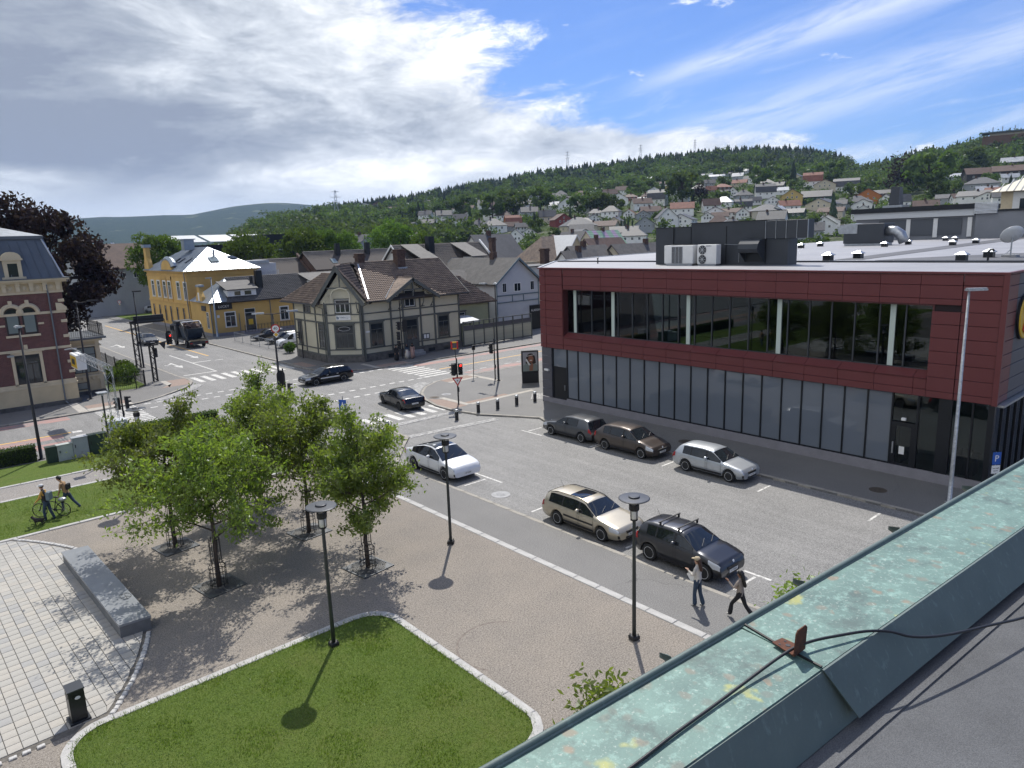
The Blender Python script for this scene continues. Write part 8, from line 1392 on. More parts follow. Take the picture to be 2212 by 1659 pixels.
def car(label, x, y, rz, col, L=4.5, W=1.8, H=1.47, wb=2.62, top=None, belt=.93, wins=(), shield=None, rear=None, roofg=None, ws=.31, spokes=5, darkrim=False, plate=None, rails=False, bars=False, sunroof=None, trim=None, name='parked_car', group='cars parked along the street', clad=None, two=True, aerial=False, grille=True, tailx=None, z=ZR_, hl=(3.3, 4.7, .5), tl=(3.6, 4.95, .22), roofblack=None, cat='car', chrome=False):
    t = thing(name, label, cat, (x, y, z), rz, group); hl_ = L / 2; wx = (wb / 2 + .02, -wb / 2 + .02); ra = ws + .065; Hm = max(p[1] for p in top)
    def tp_(q): return interp(q, top)
    def sec(q):
        pf = 1 - .11 * max(0, (q - (hl_ - .75)) / .75) ** 2.2 - .11 * max(0, (-q - (hl_ - .55)) / .55) ** 2.2; w_ = W / 2 * pf; T = tp_(q); B = belt + .05 * (-q / hl_) ; g = min(1, max(0, (T - B) / (Hm - B))); za = 0
        for xw in wx:
            if abs(q - xw) < ra: za = max(za, ws + math.sqrt(ra * ra - (q - xw) ** 2))
        b0 = .19 + .10 * max(0, (abs(q) - (hl_ - .5)) / .5) ** 2; sh = B - .10
        z3 = max(.52, za + .05); z4 = max(z3 + .02, min(sh, T - .07)); z5 = max(z4 + .01, min(B, T - .03))
        k6 = .93 - .20 * g
        return [(0, max(b0, za * .0 + b0)), (w_ * .80, max(b0, za)), (w_ * .955, max(b0 + .06, za)), (w_ * .992, z3), (w_, z4), (w_ * .955, z5), (w_ * k6, max(z5 + .005, T - .045 * (.4 + g))), (w_ * k6 * .72, max(z5 + .008, T - .012)), (0, max(z5 + .01, T))]
    N = int(L / .095); xs = [-hl_ + L * i / N for i in range(N + 1)]; V = []; F = []
    for q in xs:
        s_ = sec(q); V += [(q, p[0], p[1]) for p in s_] + [(q, -p[0], p[1]) for p in s_[1:-1]]
    n = 16; ring = list(range(0, 9)) + [15 - k for k in range(0, 7)]
    for i in range(N):
        for j in range(16): a, b_ = ring[j], ring[(j + 1) % 16]; F.append((i * n + a, i * n + b_, (i + 1) * n + b_, (i + 1) * n + a))
    F += [tuple(ring), tuple(N * n + k for k in reversed(ring))]
    me = bpy.data.meshes.new('body'); me.from_pydata(V, [], [f[::-1] for f in F]); me.materials.append(col); me.update(); bd = ob('body', me, t); smooth_by_angle(bd, 62)
    def S(q, r_, sd):
        s_ = sec(q); k = min(7, int(r_)); f = r_ - k; return Vector((q, sd * lerp(s_[k][0], s_[k + 1][0], f), lerp(s_[k][1], s_[k + 1][1], f)))
    def patch(nm, m, xa, xb, r0, r1, sd, off=.010, nx=8, nr=3, par=None, across=False):
        mb = MB(); P = []; cols = []
        rr = [lerp(r0, r1, k / nr) for k in range(nr + 1)]
        for i in range(nx + 1):
            q = lerp(xa, xb, i / nx); row = [(r_, sd) for r_ in rr]
            if across: row = [(r_, 1) for r_ in rr] + [(r_, -1) for r_ in rr[-2::-1]]
            for r_, d_ in row:
                p = S(q, r_, d_); du = S(q + .02, r_, d_) - S(q - .02, r_, d_); dv = S(q, min(7.99, r_ + .05), d_) - S(q, max(0, r_ - .05), d_); nn = du.cross(dv); nn = nn.normalized() if nn.length > 1e-9 else Vector((0, 0, 1))
                if nn.dot(Vector((0, p.y, p.z - .7))) < 0: nn = -nn
                P.append(p + nn * off)
        k = len(P) // (nx + 1); mb.add(P, [(i * k + j, i * k + j + 1, (i + 1) * k + j + 1, (i + 1) * k + j) for i in range(nx) for j in range(k - 1)]); return mb.obj(nm, m, par or t, True)
    for xa, xb in wins:
        for sd in (1, -1): patch('side_window', M_CGL, xa, xb, 5.06, 5.9, sd)
    for sd in (1, -1): patch('window_surround', M_PLAST, wins[-1][0] - .03, wins[0][1] + .02, 5.01, 5.96, sd, .006, 14)
    patch('windscreen', M_CGL, shield[0], shield[1], 6.06, 8, 1, across=True, nx=6); patch('rear_window', M_CGL, rear[0], rear[1], 6.1, 8, 1, across=True, nx=5)
    if roofg: patch('glass_roof', M_CGL, roofg[0], roofg[1], 6.35, 8, 1, across=True, nx=6)
    if sunroof: patch('sunroof', M_CGL, sunroof[0], sunroof[1], 6.9, 8, 1, across=True, nx=3)
    for sd in (1, -1):
        patch('headlight', M_HL, hl_ - hl[2], hl_ - .05, hl[0], hl[1], sd, .014, 5, 3); patch('tail_light', M_TL, -hl_ + .02, -hl_ + tl[2], tl[0], tl[1], sd, .014, 3, 3)
        for xa in [w_[1] for w_ in wins[:2]] + [wins[0][0]]: patch('door_seam', M_SEAM, xa + .035, xa + .05, 2.6, 5.0, sd, .004, 1, 6)
        for xa, xb in wins[:2]: mb = MB(); p = S(xa + .16, 4.15, sd); mb.box((p.x + .05, p.y + sd * .012, p.z), (.17, .03, .03), bev=.008); mb.obj('door_handle', col if not chrome else M_RIM, t)
        patch('sill', clad or M_PLAST, -wb / 2 + .42, wb / 2 - .40, 1.9, 2.5 if not clad else 3.0, sd, .008, 6, 2)
        if trim: patch('side_moulding', trim, -wb / 2 + .45, wb / 2 - .42, 3.15, 3.42, sd, .012, 5, 1)
        mb = MB(); p = S(shield[0] - .30, 5.1, sd); mb.ball((p.x, p.y + sd * .12, p.z + .07), (.09, .12, .075)); mb.obj('mirror', col, t, True)
        for xw in wx: wheel_tree(t, xw, sd * (W / 2 - .115), ws, ws, sd, spokes=spokes, dark=darkrim, two=two)
        if rails: mb = MB(); a_, b_ = rear[0] - .1 if False else wins[-1][0] - .1, shield[1] - .35; mb.tube([S(lerp(a_, b_, k / 6), 6.35, sd) + Vector((0, 0, .045 if 0 < k < 6 else .0)) for k in range(7)], .02, 5); mb.obj('roof_rail', M_PLAST, t)
    mb = MB(); mb.bx(-wb / 2 - .4, wb / 2 + .4, -W / 2 * .78, W / 2 * .78, .22, .62); mb.obj('underbody', M_PLAST, t)
    patch('lower_bumper', M_PLAST, hl_ - .10, hl_ - .005, 1.2, 2.9, 1, .012, 2, 3); patch('lower_bumper', M_PLAST, hl_ - .10, hl_ - .005, 1.2, 2.9, -1, .012, 2, 3)
    fz = tp_(hl_ - .02)
    if grille: mb = MB(); mb.bx(hl_ - .03, hl_ + .012, -.40, .40, .30, .38); mb.bx(hl_ - .03, hl_ + .012, -.36, .36, .50, min(.62, fz)); mb.obj('grille', M_PLAST, t)
    for e, fx in ((1, hl_ + .02), (-1, -hl_ - .02)):
        mb = MB(); zz_ = .44 if e > 0 else .60; mb.box((fx, 0, zz_), (.02, .52, .11)); pl_ = mb.obj('number_plate', M_PLATE, t)
        if plate: text_on(plate, .095, (fx + e * .012, 0, zz_), (R(90), 0, R(90) * e), M_TOPB, pl_, ext=.001)
    mb = MB(); mb.lathe([(.0, 0), (.055, .004), (.05, .012)], (hl_ + .0, 0, fz + .02), 12, Matrix.Rotation(R(75), 4, 'Y')); mb.obj('badge', M_RIM, t)
    if bars:
        for xb in bars: mb = MB(); p = S(xb, 6.2, 1); mb.box((xb, 0, Hm + .09), (.05, W * .78, .03)); [mb.box((xb, s_ * p.y * .97, Hm + .02), (.07, .05, .15)) for s_ in (1, -1)]; mb.obj('roof_bar', M_TOPB, t)
    if aerial: mb = MB(); xa = wins[-1][0] + .1; mb.tube([(xa, 0, Hm - .03), (xa - .2, 0, Hm + .3)], .006, 4); mb.obj('aerial', M_TOPB, t)
    for k in (-.35, .25): mb = MB(); p = S(shield[1] + .02 if shield[1] > shield[0] else shield[1] - .02, 7.3, 1); a_ = max(shield); mb.tube([(a_ - .03, k, tp_(a_ - .03) + .02), (a_ - .22, k + .42, tp_(a_ - .22) + .03)], .008, 4); mb.obj('wiper', M_PLAST, t)
    return t
def wagon(L, H, zh=.92, cowl=.95, rf=.25, rr=-1.75, tail=.9, hood=.80):
    h = L / 2; return [(-h, .62), (-h + .03, .85), (-h + .10, tail), (rr - .02, H - .10), (rr + .35, H - .025), (-.3, H), (rf, H - .045), (rf + .12, H - .085), (cowl, zh + .02), (cowl + .3, zh - .02), (h - .30, hood), (h - .09, hood - .05), (h - .02, hood - .13), (h, .54)]
PW_, PK, PG, PB, PS, PBE, PGR = paint_m('white', (.78, .79, .80), 0.), paint_m('black', (.008, .009, .011), .2, .25), paint_m('grey', (.075, .080, .088), .5), paint_m('bronze', (.075, .060, .052), .5), paint_m('silver', (.50, .53, .56), .6), paint_m('beige', (.50, .45, .35), .5), paint_m('charcoal', (.040, .042, .048), .5)
DN_ = -PI / 2; UP_ = PI / 2
car('white electric hatchback with black glass roof parked at the kerb', 21.58, 31.2, DN_, PW_, 4.75, 1.92, 1.60, 2.89, [(-2.375, .70), (-2.34, 1.02), (-2.05, 1.12), (-1.3, 1.38), (-.6, 1.56), (.05, 1.60), (.45, 1.53), (1.32, 1.02), (1.6, .96), (2.1, .88), (2.28, .80), (2.35, .68), (2.375, .54)], .98, [(.12, 1.0), (-.85, .02), (-1.5, -.93)], (.5, 1.3), (-2.0, -1.25), (-1.2, .40), ws=.345, spokes=10, two=False, plate='EF 53688', grille=False, hl=(4.0, 4.8, .55))
car('beige estate car with sunroof and roof rails parked at the near kerb', 21.52, 19.95, DN_, PBE, 4.57, 1.77, 1.47, 2.58, wagon(4.57, 1.46, .95, 1.02, .22, -1.95), .93, [(.05, .85), (-.92, -.05), (-1.75, -1.0)], (.35, .98), (-2.2, -1.98), sunroof=(-.75, -.05), rails=True, trim=M_PLAST, aerial=True, plate='EL 24637', spokes=5, two=False)
car('charcoal compact crossover with roof bars parked beside the walking women', 21.52, 14.95, DN_, PGR, 3.93, 1.73, 1.54, 2.46, wagon(3.93, 1.53, 1.02, .92, .15, -1.62, 1.0, .88), 1.0, [(.0, .75), (-.88, -.1), (-1.35, -.95)], (.28, .9), (-1.86, -1.66), bars=(-.85, .0), plate='YV 47584', ws=.33, spokes=5, two=False, aerial=True)
car('dark grey hatchback parked nose away under the red shop shadow', 31.5, 30.5, UP_, PG, 4.26, 1.79, 1.46, 2.63, wagon(4.26, 1.46, .94, .95, .15, -1.72), .94, [(0., .8), (-.95, -.1)], (.28, .92), (-2.02, -1.76), plate='EK 70516', spokes=8)
car('bronze brown hatchback parked in the middle of the far row', 31.42, 25.85, DN_, PB, 4.48, 1.79, 1.54, 2.70, wagon(4.48, 1.54, .98, 1.15, .3, -1.6, 1.0), .98, [(.1, 1.0), (-.9, 0.), (-1.45, -.97)], (.42, 1.1), (-2.1, -1.66), plate='EV 31868', spokes=5)
car('silver hatchback parked nearest in the far row', 31.32, 20.15, DN_, PS, 4.30, 1.71, 1.46, 2.60, wagon(4.30, 1.46, .93, .98, .2, -1.72), .92, [(.02, .82), (-.92, -.08), (-1.45, -.99)], (.32, .95), (-2.04, -1.76), plate='NF 70812', spokes=6)
car('black estate car driving left through the junction', 29.3, 60.3, PI - R(2), PK, 4.77, 1.82, 1.50, 2.71, wagon(4.77, 1.49, .93, 1.05, .2, -1.95), .93, [(.02, .88), (-.95, -.08), (-1.85, -1.03)], (.34, 1.0), (-2.3, -1.98), rails=True, name='driving_car', group='cars on the road', spokes=5, chrome=True, trim=M_RIM, plate='DR 40213')
car('black saloon car with lit red tail lamps stopped at the zebra crossing', 28.75, 46.6, R(83), PK, 4.88, 1.85, 1.45, 2.94, [(-2.44, .62), (-2.40, .92), (-2.3, 1.03), (-1.75, 1.06), (-1.5, 1.12), (-.75, 1.40), (-.2, 1.45), (.3, 1.42), (1.1, .98), (1.4, .94), (2.1, .86), (2.33, .80), (2.42, .68), (2.44, .54)], .95, [(-.05, .9), (-1.05, -.15)], (.42, 1.06), (-1.6, -.85), name='driving_car', group='cars on the road', spokes=5, darkrim=True, plate='AA 30181', tl=(4.0, 4.9, .25))
car('dark estate car coming down the side road beside the truck', 25.7, 106, DN_, PGR, 4.7, 1.85, 1.55, 2.75, wagon(4.7, 1.54, .98, 1.1, .2, -1.9), .97, [(.02, .88), (-.95, -.08), (-1.8, -1.03)], (.34, 1.05), (-2.25, -1.94), rails=True, name='driving_car', group='cars on the road')
car('dark saloon parked nose to the mesh fence, farthest of three', 38.3, 95.0, PI, PGR, 4.6, 1.8, 1.45, 2.7, wagon(4.6, 1.45), .93, [(0., .85), (-.95, -.1)], (.3, .92), (-2.15, -1.8), name='parked_car', z=0)
car('black estate parked nose to the mesh fence, middle of three', 38.2, 90.0, PI, PK, 4.6, 1.8, 1.48, 2.7, wagon(4.6, 1.48), .93, [(0., .85), (-.95, -.1), (-1.7, -1.0)], (.3, .92), (-2.15, -1.8), rails=True, z=0)
car('white small van parked nose to the mesh fence beside the timber house', 37.4, 85.2, PI - R(4), PW_, 4.2, 1.75, 1.82, 2.7, [(-2.1, .7), (-2.06, 1.7), (-1.9, 1.80), (-.5, 1.82), (.3, 1.76), (.55, 1.66), (1.25, 1.08), (1.6, 1.0), (1.95, .86), (2.05, .7), (2.1, .5)], 1.02, [(.2, .98)], (.6, 1.22), (-2.08, -2.0), trim=M_PLAST, z=0, cat='van')
for x, y, c_, rz, lb in ((37.4, 173.3, PGR, DN_ + .3, 'dark car on the far forecourt, left of three'), (41, 173.5, PW_, DN_ + .2, 'white car on the far forecourt, middle of three'), (40.5, 158.5, PS, DN_ + .5, 'silver car half hidden behind the yellow building')): car(lb, x, y, rz, c_, 4.3, 1.78, 1.5, 2.6, wagon(4.3, 1.5), .95, [(0., .8), (-.95, -.1)], (.28, .92), (-2.02, -1.76), group='cars on the far forecourt', z=0)
# skip lorry seen from behind
tk_ = thing('skip_lorry', 'dark skip lorry carrying a blue skip of scrap up the side road', 'lorry', (29.1, 98.6, ZR_), UP_); M_SKIP = mat('skip_blue', (.02, .035, .06), .6, var=.3, vscale=3.); M_SCRAP = mat('scrap', (.20, .12, .08), .7, var=.6, vscale=4., col2=(.05, .05, .06)); M_TRK = mat('truck_dark', (.03, .032, .035), .5, var=.2, vscale=2.)
def tkp(n_, m, fn, par=None): mb = MB(); fn(mb); return mb.obj(n_, m, par or tk_)
tkp('chassis', M_TRK, lambda q: (q.bx(-3.3, 3.2, -.45, .45, .7, 1.0), q.bx(-3.4, -3.2, -1.2, 1.2, .5, .9, .03), q.bx(-2.8, .9, -1.2, 1.2, 1.0, 1.15))); tkp('cab', M_TRK, lambda q: (q.bx(1.5, 3.5, -1.2, 1.2, .6, 2.9, .12), q.bx(1.5, 3.1, -1.1, 1.1, 2.9, 3.3, .1))); tkp('cab_window', M_CGL, lambda q: (q.bx(2.0, 3.0, -1.215, -1.2, 1.9, 2.6), q.bx(2.0, 3.0, 1.2, 1.215, 1.9, 2.6), q.bx(3.49, 3.51, -1.05, 1.05, 1.8, 2.7)))
tkp('skip', M_SKIP, lambda q: q.add([(-2.0, -.85, 1.2), (.4, -.85, 1.2), (.4, .85, 1.2), (-2.0, .85, 1.2), (-2.6, -.95, 2.5), (1.0, -.95, 2.5), (1.0, .95, 2.5), (-2.6, .95, 2.5)], [(3, 2, 1, 0), (0, 1, 5, 4), (1, 2, 6, 5), (2, 3, 7, 6), (3, 0, 4, 7)])); tkp('skip_rim', M_TRK, lambda q: [q.tube(p_, .05, 5) for p_ in ([(-2.6, -.95, 2.5), (1, -.95, 2.5), (1, .95, 2.5), (-2.6, .95, 2.5), (-2.6, -.95, 2.5)],)])
r8 = random.Random(8); tkp('scrap_load', M_SCRAP, lambda q: [q.box((r8.uniform(-2.2, .7), r8.uniform(-.75, .75), 2.45 + r8.uniform(0, .45)), (r8.uniform(.2, .7), r8.uniform(.2, .6), r8.uniform(.05, .3)), M=Matrix.Rotation(r8.uniform(0, 3), 4, Vector((r8.random(), r8.random(), .3)).normalized())) for _ in range(45)])
for s_ in (-1, 1): tkp('lift_arm', M_TRK, lambda q: q.ext([(-2.9, s_ * 1.08, 1.1), (-2.4, s_ * 1.08, 1.1), (-.9, s_ * 1.08, 2.7), (-.4, s_ * 1.08, 3.2), (-.8, s_ * 1.08, 3.3), (-1.4, s_ * 1.08, 2.9)], (0, s_ * .12, 0))); tkp('tail_lamp', M_TL, lambda q: q.bx(-3.42, -3.4, s_ * .95 - .15, s_ * .95 + .15, .62, .78)); tkp('mudguard', M_PLAST, lambda q: q.bx(-2.5, -1.2, s_ * 1.05 - .15, s_ * 1.05 + .15, 1.05, 1.12)); tkp('side_guard', M_STEEL, lambda q: q.bx(-.9, 1.2, s_ * 1.15 - .02, s_ * 1.15 + .02, .55, .95)); [wheel_tree(tk_, xw, s_ * 1.03, .5, .5, s_, .3, 8, False, False) for xw in (-1.85, 2.55)]; tkp('mirror', M_TRK, lambda q: q.bx(3.1, 3.25, s_ * 1.35 - .1, s_ * 1.35 + .1, 2.0, 2.7, .03))
tkp('top_cross_bar', M_WHITEM, lambda q: q.bx(-.9, -.5, -1.15, 1.15, 3.2, 3.32, .02)); tkp('rear_board', mat('worn_yellow', (.30, .25, .15), .6, var=.4, vscale=4.), lambda q: q.bx(-3.44, -3.4, -1.15, 1.15, .95, 1.12)); tkp('headboard', M_TRK, lambda q: q.bx(1.2, 1.35, -1.15, 1.15, 1.0, 2.6))
# ------------------------------------------------------------------ people, bicycle, dog
M_SKIN = mat('skin', (.46, .27, .19), .6); M_SKIND = mat('skin_brown', (.20, .105, .065), .6); M_JEAN = mat('blue_denim', (.035, .06, .10), .85, var=.2, vscale=8.); M_BLK = mat('black_cloth', (.014, .014, .017), .85); M_KNIT = mat('white_knit', (.58, .55, .50), .9, var=.1, vscale=12.); M_TAUPE = mat('taupe_jacket', (.30, .255, .22), .9, var=.1, vscale=9.); M_TAN = mat('tan_jacket', (.40, .25, .13), .85, var=.1, vscale=9.); M_MUST = mat('mustard_sleeve', (.55, .32, .07), .85); M_HAIRB = mat('brown_hair', (.06, .03, .018), .6, var=.3, vscale=9.); M_HAIRK = mat('black_hair', (.010, .009, .009), .5); M_CAPB = mat('beige_cap', (.40, .33, .22), .85); M_CAPW = mat('white_cap', (.6, .6, .6), .8); M_SHOE = mat('pale_shoe', (.5, .48, .44), .7); M_PINK = mat('dusty_pink', (.36, .24, .22), .85)
def skin_mesh(J, E, name, bones, mats):
    """one continuous surface grown round the joints J [(x,y,z,r)], edges E; faces take the material of the nearest bone"""
    me = bpy.data.meshes.new(name); me.from_pydata([j[:3] for j in J], E, []); o = bpy.data.objects.new(name, me); C.objects.link(o); o.modifiers.new('s', 'SKIN'); sv = me.skin_vertices[0].data
    for i, j in enumerate(J): sv[i].radius = (j[3], j[3]) if len(j) < 5 else (j[3], j[4])
    sv[0].use_root = True; sb = o.modifiers.new('u', 'SUBSURF'); sb.levels = sb.render_levels = 1
    dg = bpy.context.evaluated_depsgraph_get(); dg.update(); nm = bpy.data.meshes.new_from_object(o.evaluated_get(dg)); bpy.data.objects.remove(o); nm.name = name
    nm.materials.clear(); [nm.materials.append(m) for m in mats]; A = np.array([J[e[0]][:3] for e in E]); B = np.array([J[e[1]][:3] for e in E]); rr = np.array([(J[e[0]][3] + J[e[1]][3]) / 2 for e in E])
    for p in nm.polygons:
        c = np.array(p.center); ab = B - A; t = np.clip(((c - A) * ab).sum(1) / np.maximum((ab * ab).sum(1), 1e-9), 0, 1); d = np.linalg.norm(A + ab * t[:, None] - c, axis=1) - rr; p.material_index = bones[int(d.argmin())]; p.use_smooth = True
    return nm
def person(label, x, y, rz, H_, arms, legs, cols, lean=0., headf=.03, z=.0, flare=.06, hipw=.09, hair=None, extra=None, z0=0.):
    """arms/legs: per side (left, right) offsets of elbow,wrist / knee,ankle from shoulder / hip; cols = (skin, top, legs, shoes, sleeves)"""
    s = H_ / 1.72; t = thing('person', label, 'person', (x, y, z), rz); J = []; E = []; Bn = []; skin, topm, legm, shoe, slv = range(5)
    def add(p, r_, par=None, m=1): J.append((p[0], p[1], p[2], r_)); i = len(J) - 1; (E.append((par, i)), Bn.append(m)) if par is not None else None; return i
    pel = add((0, 0, .93), .125); sp = add((lean * .3, 0, 1.10), .115, pel, 1); ch = add((lean * .7, 0, 1.30), .135, sp, 1); nk = add((lean * 1.0 + .01, 0, 1.47), .052, ch, 1); hb = add((lean * 1.1 + headf, 0, 1.555), .068, nk, 0); hd = add((lean * 1.15 + headf * 1.3, 0, 1.635), .088, hb, 0); add((lean * 1.15 + headf * 1.2, 0, 1.70), .066, hd, 0); add((lean * 1.15 + headf * 1.3 + .095, 0, 1.61), .018, hd, 0)
    for k, sd in ((0, 1), (1, -1)):
        shd = add((lean * .85, sd * .165, 1.405), .062, ch, 4); e = arms[k][0]; w_ = arms[k][1]; P = Vector((lean * .85, sd * .175, 1.39)); pe = P + Vector(e); pw = pe + Vector(w_); el = add(pe, .046, shd, 4); wr = add(pw, .033, el, 4); d = Vector(w_).normalized(); hp = pw + d * .07; hn = add(hp, .030, wr, 0); sdv = d.cross(Vector((0, 0, 1))); sdv = sdv.normalized() if sdv.length > .1 else Vector((0, 1, 0))
        for q, (o_, L) in enumerate(((-.026, .06), (-.009, .075), (.009, .072), (.026, .055))): f1 = add(hp + d * .04 + sdv * o_, .010, hn, 0); add(hp + d * (.04 + L) + sdv * o_ + Vector((0, 0, -.02)), .008, f1, 0)
        th_ = add(hp + sdv * .04 * sd, .011, hn, 0); add(hp + sdv * .055 * sd + d * .045, .009, th_, 0)
        hip = add((0, sd * hipw, .87), .098, pel, 2); K_ = Vector((0, sd * hipw, .87)) + Vector(legs[k][0]); A_k = K_ + Vector(legs[k][1]); kn = add(K_, .066, hip, 2); an_ = add(A_k, flare, kn, 2); add(A_k + Vector((.0, 0, -.045)), .04, an_, 3); ft = add(A_k + Vector((.13, 0, -.055)), .035, len(J) - 1, 3)
    nm = skin_mesh(J, E, 'body', Bn, cols); b = ob('body', nm, t); b.scale = (s, s, s); b.location = (0, 0, z0)
    hx, hz = (lean * 1.15 + headf * 1.3) * s, 1.64 * s + z0
    for sd in (-1, 1): mb = MB(); mb.ball((hx + .075 * s, sd * .034 * s, hz + .005), (.012, .014, .009)); mb.obj('eye', M_TOPB, t); mb = MB(); mb.ball((hx, sd * .088 * s, hz - .01), (.022, .012, .035)); mb.obj('ear', cols[0], t)
    mb = MB(); mb.ball((hx + .082 * s, 0, hz - .055), (.012, .026, .007)); mb.obj('mouth', M_SIGNR, t)
    if hair: hm, longh = hair; mb = MB(); mb.ball((hx - .018, 0, hz + .035), (.105 * s, .10 * s, .095 * s), 12, 8); [mb.ball((hx - .085 - .02 * k, 0, hz - .07 * k), (.06, .10 - .012 * k, .085), 10, 6) for k in range(int(longh))]; mb.obj('hair', hm, t, True)
    if extra: extra(t, hx, hz, s)
    return t
def cap(m): 
    def f(t, hx, hz, s): mb = MB(); mb.lathe([(.107, 0), (.108, .03), (.09, .075), (.02, .10)], (hx - .01, 0, hz + .035), 14); mb.ext([(hx + .06, -.07, hz + .045), (hx + .19, -.05, hz + .03), (hx + .19, .05, hz + .03), (hx + .06, .07, hz + .045)], (0, 0, .012)); mb.obj('cap', m, t, True)
    return f
def bag(m, x=-.20, z=1.2, dims=(.16, .3, .42)): return lambda t, hx, hz, s: (MB().bx(x - dims[0] / 2, x + dims[0] / 2, -dims[1] / 2, dims[1] / 2, z - dims[2] / 2, z + dims[2] / 2, .05).obj('backpack', m, t))
def both(*fs): return lambda *a: [f(*a) for f in fs]
def papers(t, hx, hz, s): mb = MB(); mb.box((.40, -.30, .80), (.24, .012, .30), M=Matrix.Rotation(R(35), 4, 'Y')); mb.obj('papers', M_WHITE, t)
person('woman in beige cap and white knit top holding papers on the pavement', 18.95, 12.75, R(95), 1.70, (((.05, .05, -.24), (.2, -.06, .10)), ((.14, -.06, -.25), (.17, -.05, -.17))), (((.06, 0, -.42), (-.02, 0, -.38)), ((-.05, 0, -.42), (-.12, 0, -.37))), (M_SKIN, M_KNIT, M_JEAN, M_SHOE, M_KNIT), flare=.085, hair=(M_HAIRB, 5), extra=both(cap(M_CAPB), papers))
person('woman with long black hair in taupe jacket and wide black trousers striding', 19.2, 11.3, R(95), 1.64, (((.12, .06, -.22), (.20, -.03, .16)), ((.05, -.05, -.25), (.16, -.02, -.16))), (((.26, 0, -.36), (.05, 0, -.38)), ((-.16, 0, -.39), (-.30, 0, -.30))), (M_SKIND, M_TAUPE, M_BLK, M_SHOE, M_TAUPE), flare=.09, hair=(M_HAIRK, 6))
HD = math.atan2(.62, -.78)
person('cyclist in white cap, dark vest and mustard sleeves pushing a bicycle on the grass', 4.05, 38.75, HD, 1.74, (((.1, .06, -.25), (.16, .0, -.16)), ((.12, -.05, -.25), (.18, .0, -.14))), (((.12, 0, -.41), (-.02, 0, -.40)), ((-.06, 0, -.42), (-.14, 0, -.38))), (M_SKIN, M_BLK, M_JEAN, M_BLK, M_MUST), lean=.08, hair=(M_HAIRB, 0), extra=both(cap(M_CAPW), bag(M_BLUE, -.17)), z=.035)
person('man in tan jacket with small backpack walking behind the bicycle', 5.0, 39.45, HD, 1.76, (((.02, .05, -.27), (.1, 0, -.22)), ((-.02, -.05, -.27), (.08, 0, -.23))), (((.2, 0, -.38), (.02, 0, -.40)), ((-.2, 0, -.38), (-.27, 0, -.31))), (M_SKIN, M_TAN, M_JEAN, M_BLK, M_TAN), lean=.16, headf=.08, hair=(M_HAIRK, 1), extra=bag(M_BLK, -.12, 1.25, (.12, .24, .3)), z=.035)
def skirt(m, r1, z1=1.0, z0=.12): return lambda t, hx, hz, s: (MB().lathe([(r1, z0), (r1 * .9, .5), (.15, z1), (.14, z1 + .02)], (0, 0, 0), 14).obj('skirt', m, t, True))
def scarf(m): return lambda t, hx, hz, s: (MB().ball((hx - .02, 0, hz + .01), (.108, .105, .125), 12, 8).ball((.0, 0, hz - .2), (.15, .19, .14), 12, 6).obj('headscarf', m, t, True))
std = (((.02, .04, -.27), (.08, 0, -.2)), ((.02, -.04, -.27), (.08, 0, -.2))); stl = (((.0, 0, -.42), (0, 0, -.38)), ((0, 0, -.42), (0, 0, -.38)))
person('woman in long dark coat standing left of three by the timber house', 39.7, 64.7, R(-100), 1.66, std, stl, (M_SKIN, M_BLK, M_BLK, M_BLK, M_BLK), hair=(M_HAIRK, 3), extra=skirt(M_BLK, .27)); person('woman in denim jacket and white skirt, middle one of three by the timber house', 41.1, 64.8, R(-110), 1.64, std, stl, (M_SKIN, M_JEAN, M_KNIT, M_SHOE, M_JEAN), extra=both(skirt(M_KNIT, .26), scarf(M_BLK))); person('woman in dusty pink coat, rightmost of three by the timber house', 41.7, 64.6, R(-130), 1.66, std, stl, (M_SKIN, M_PINK, M_PINK, M_BLK, M_PINK), extra=both(skirt(M_PINK, .26), scarf(M_BLK)))
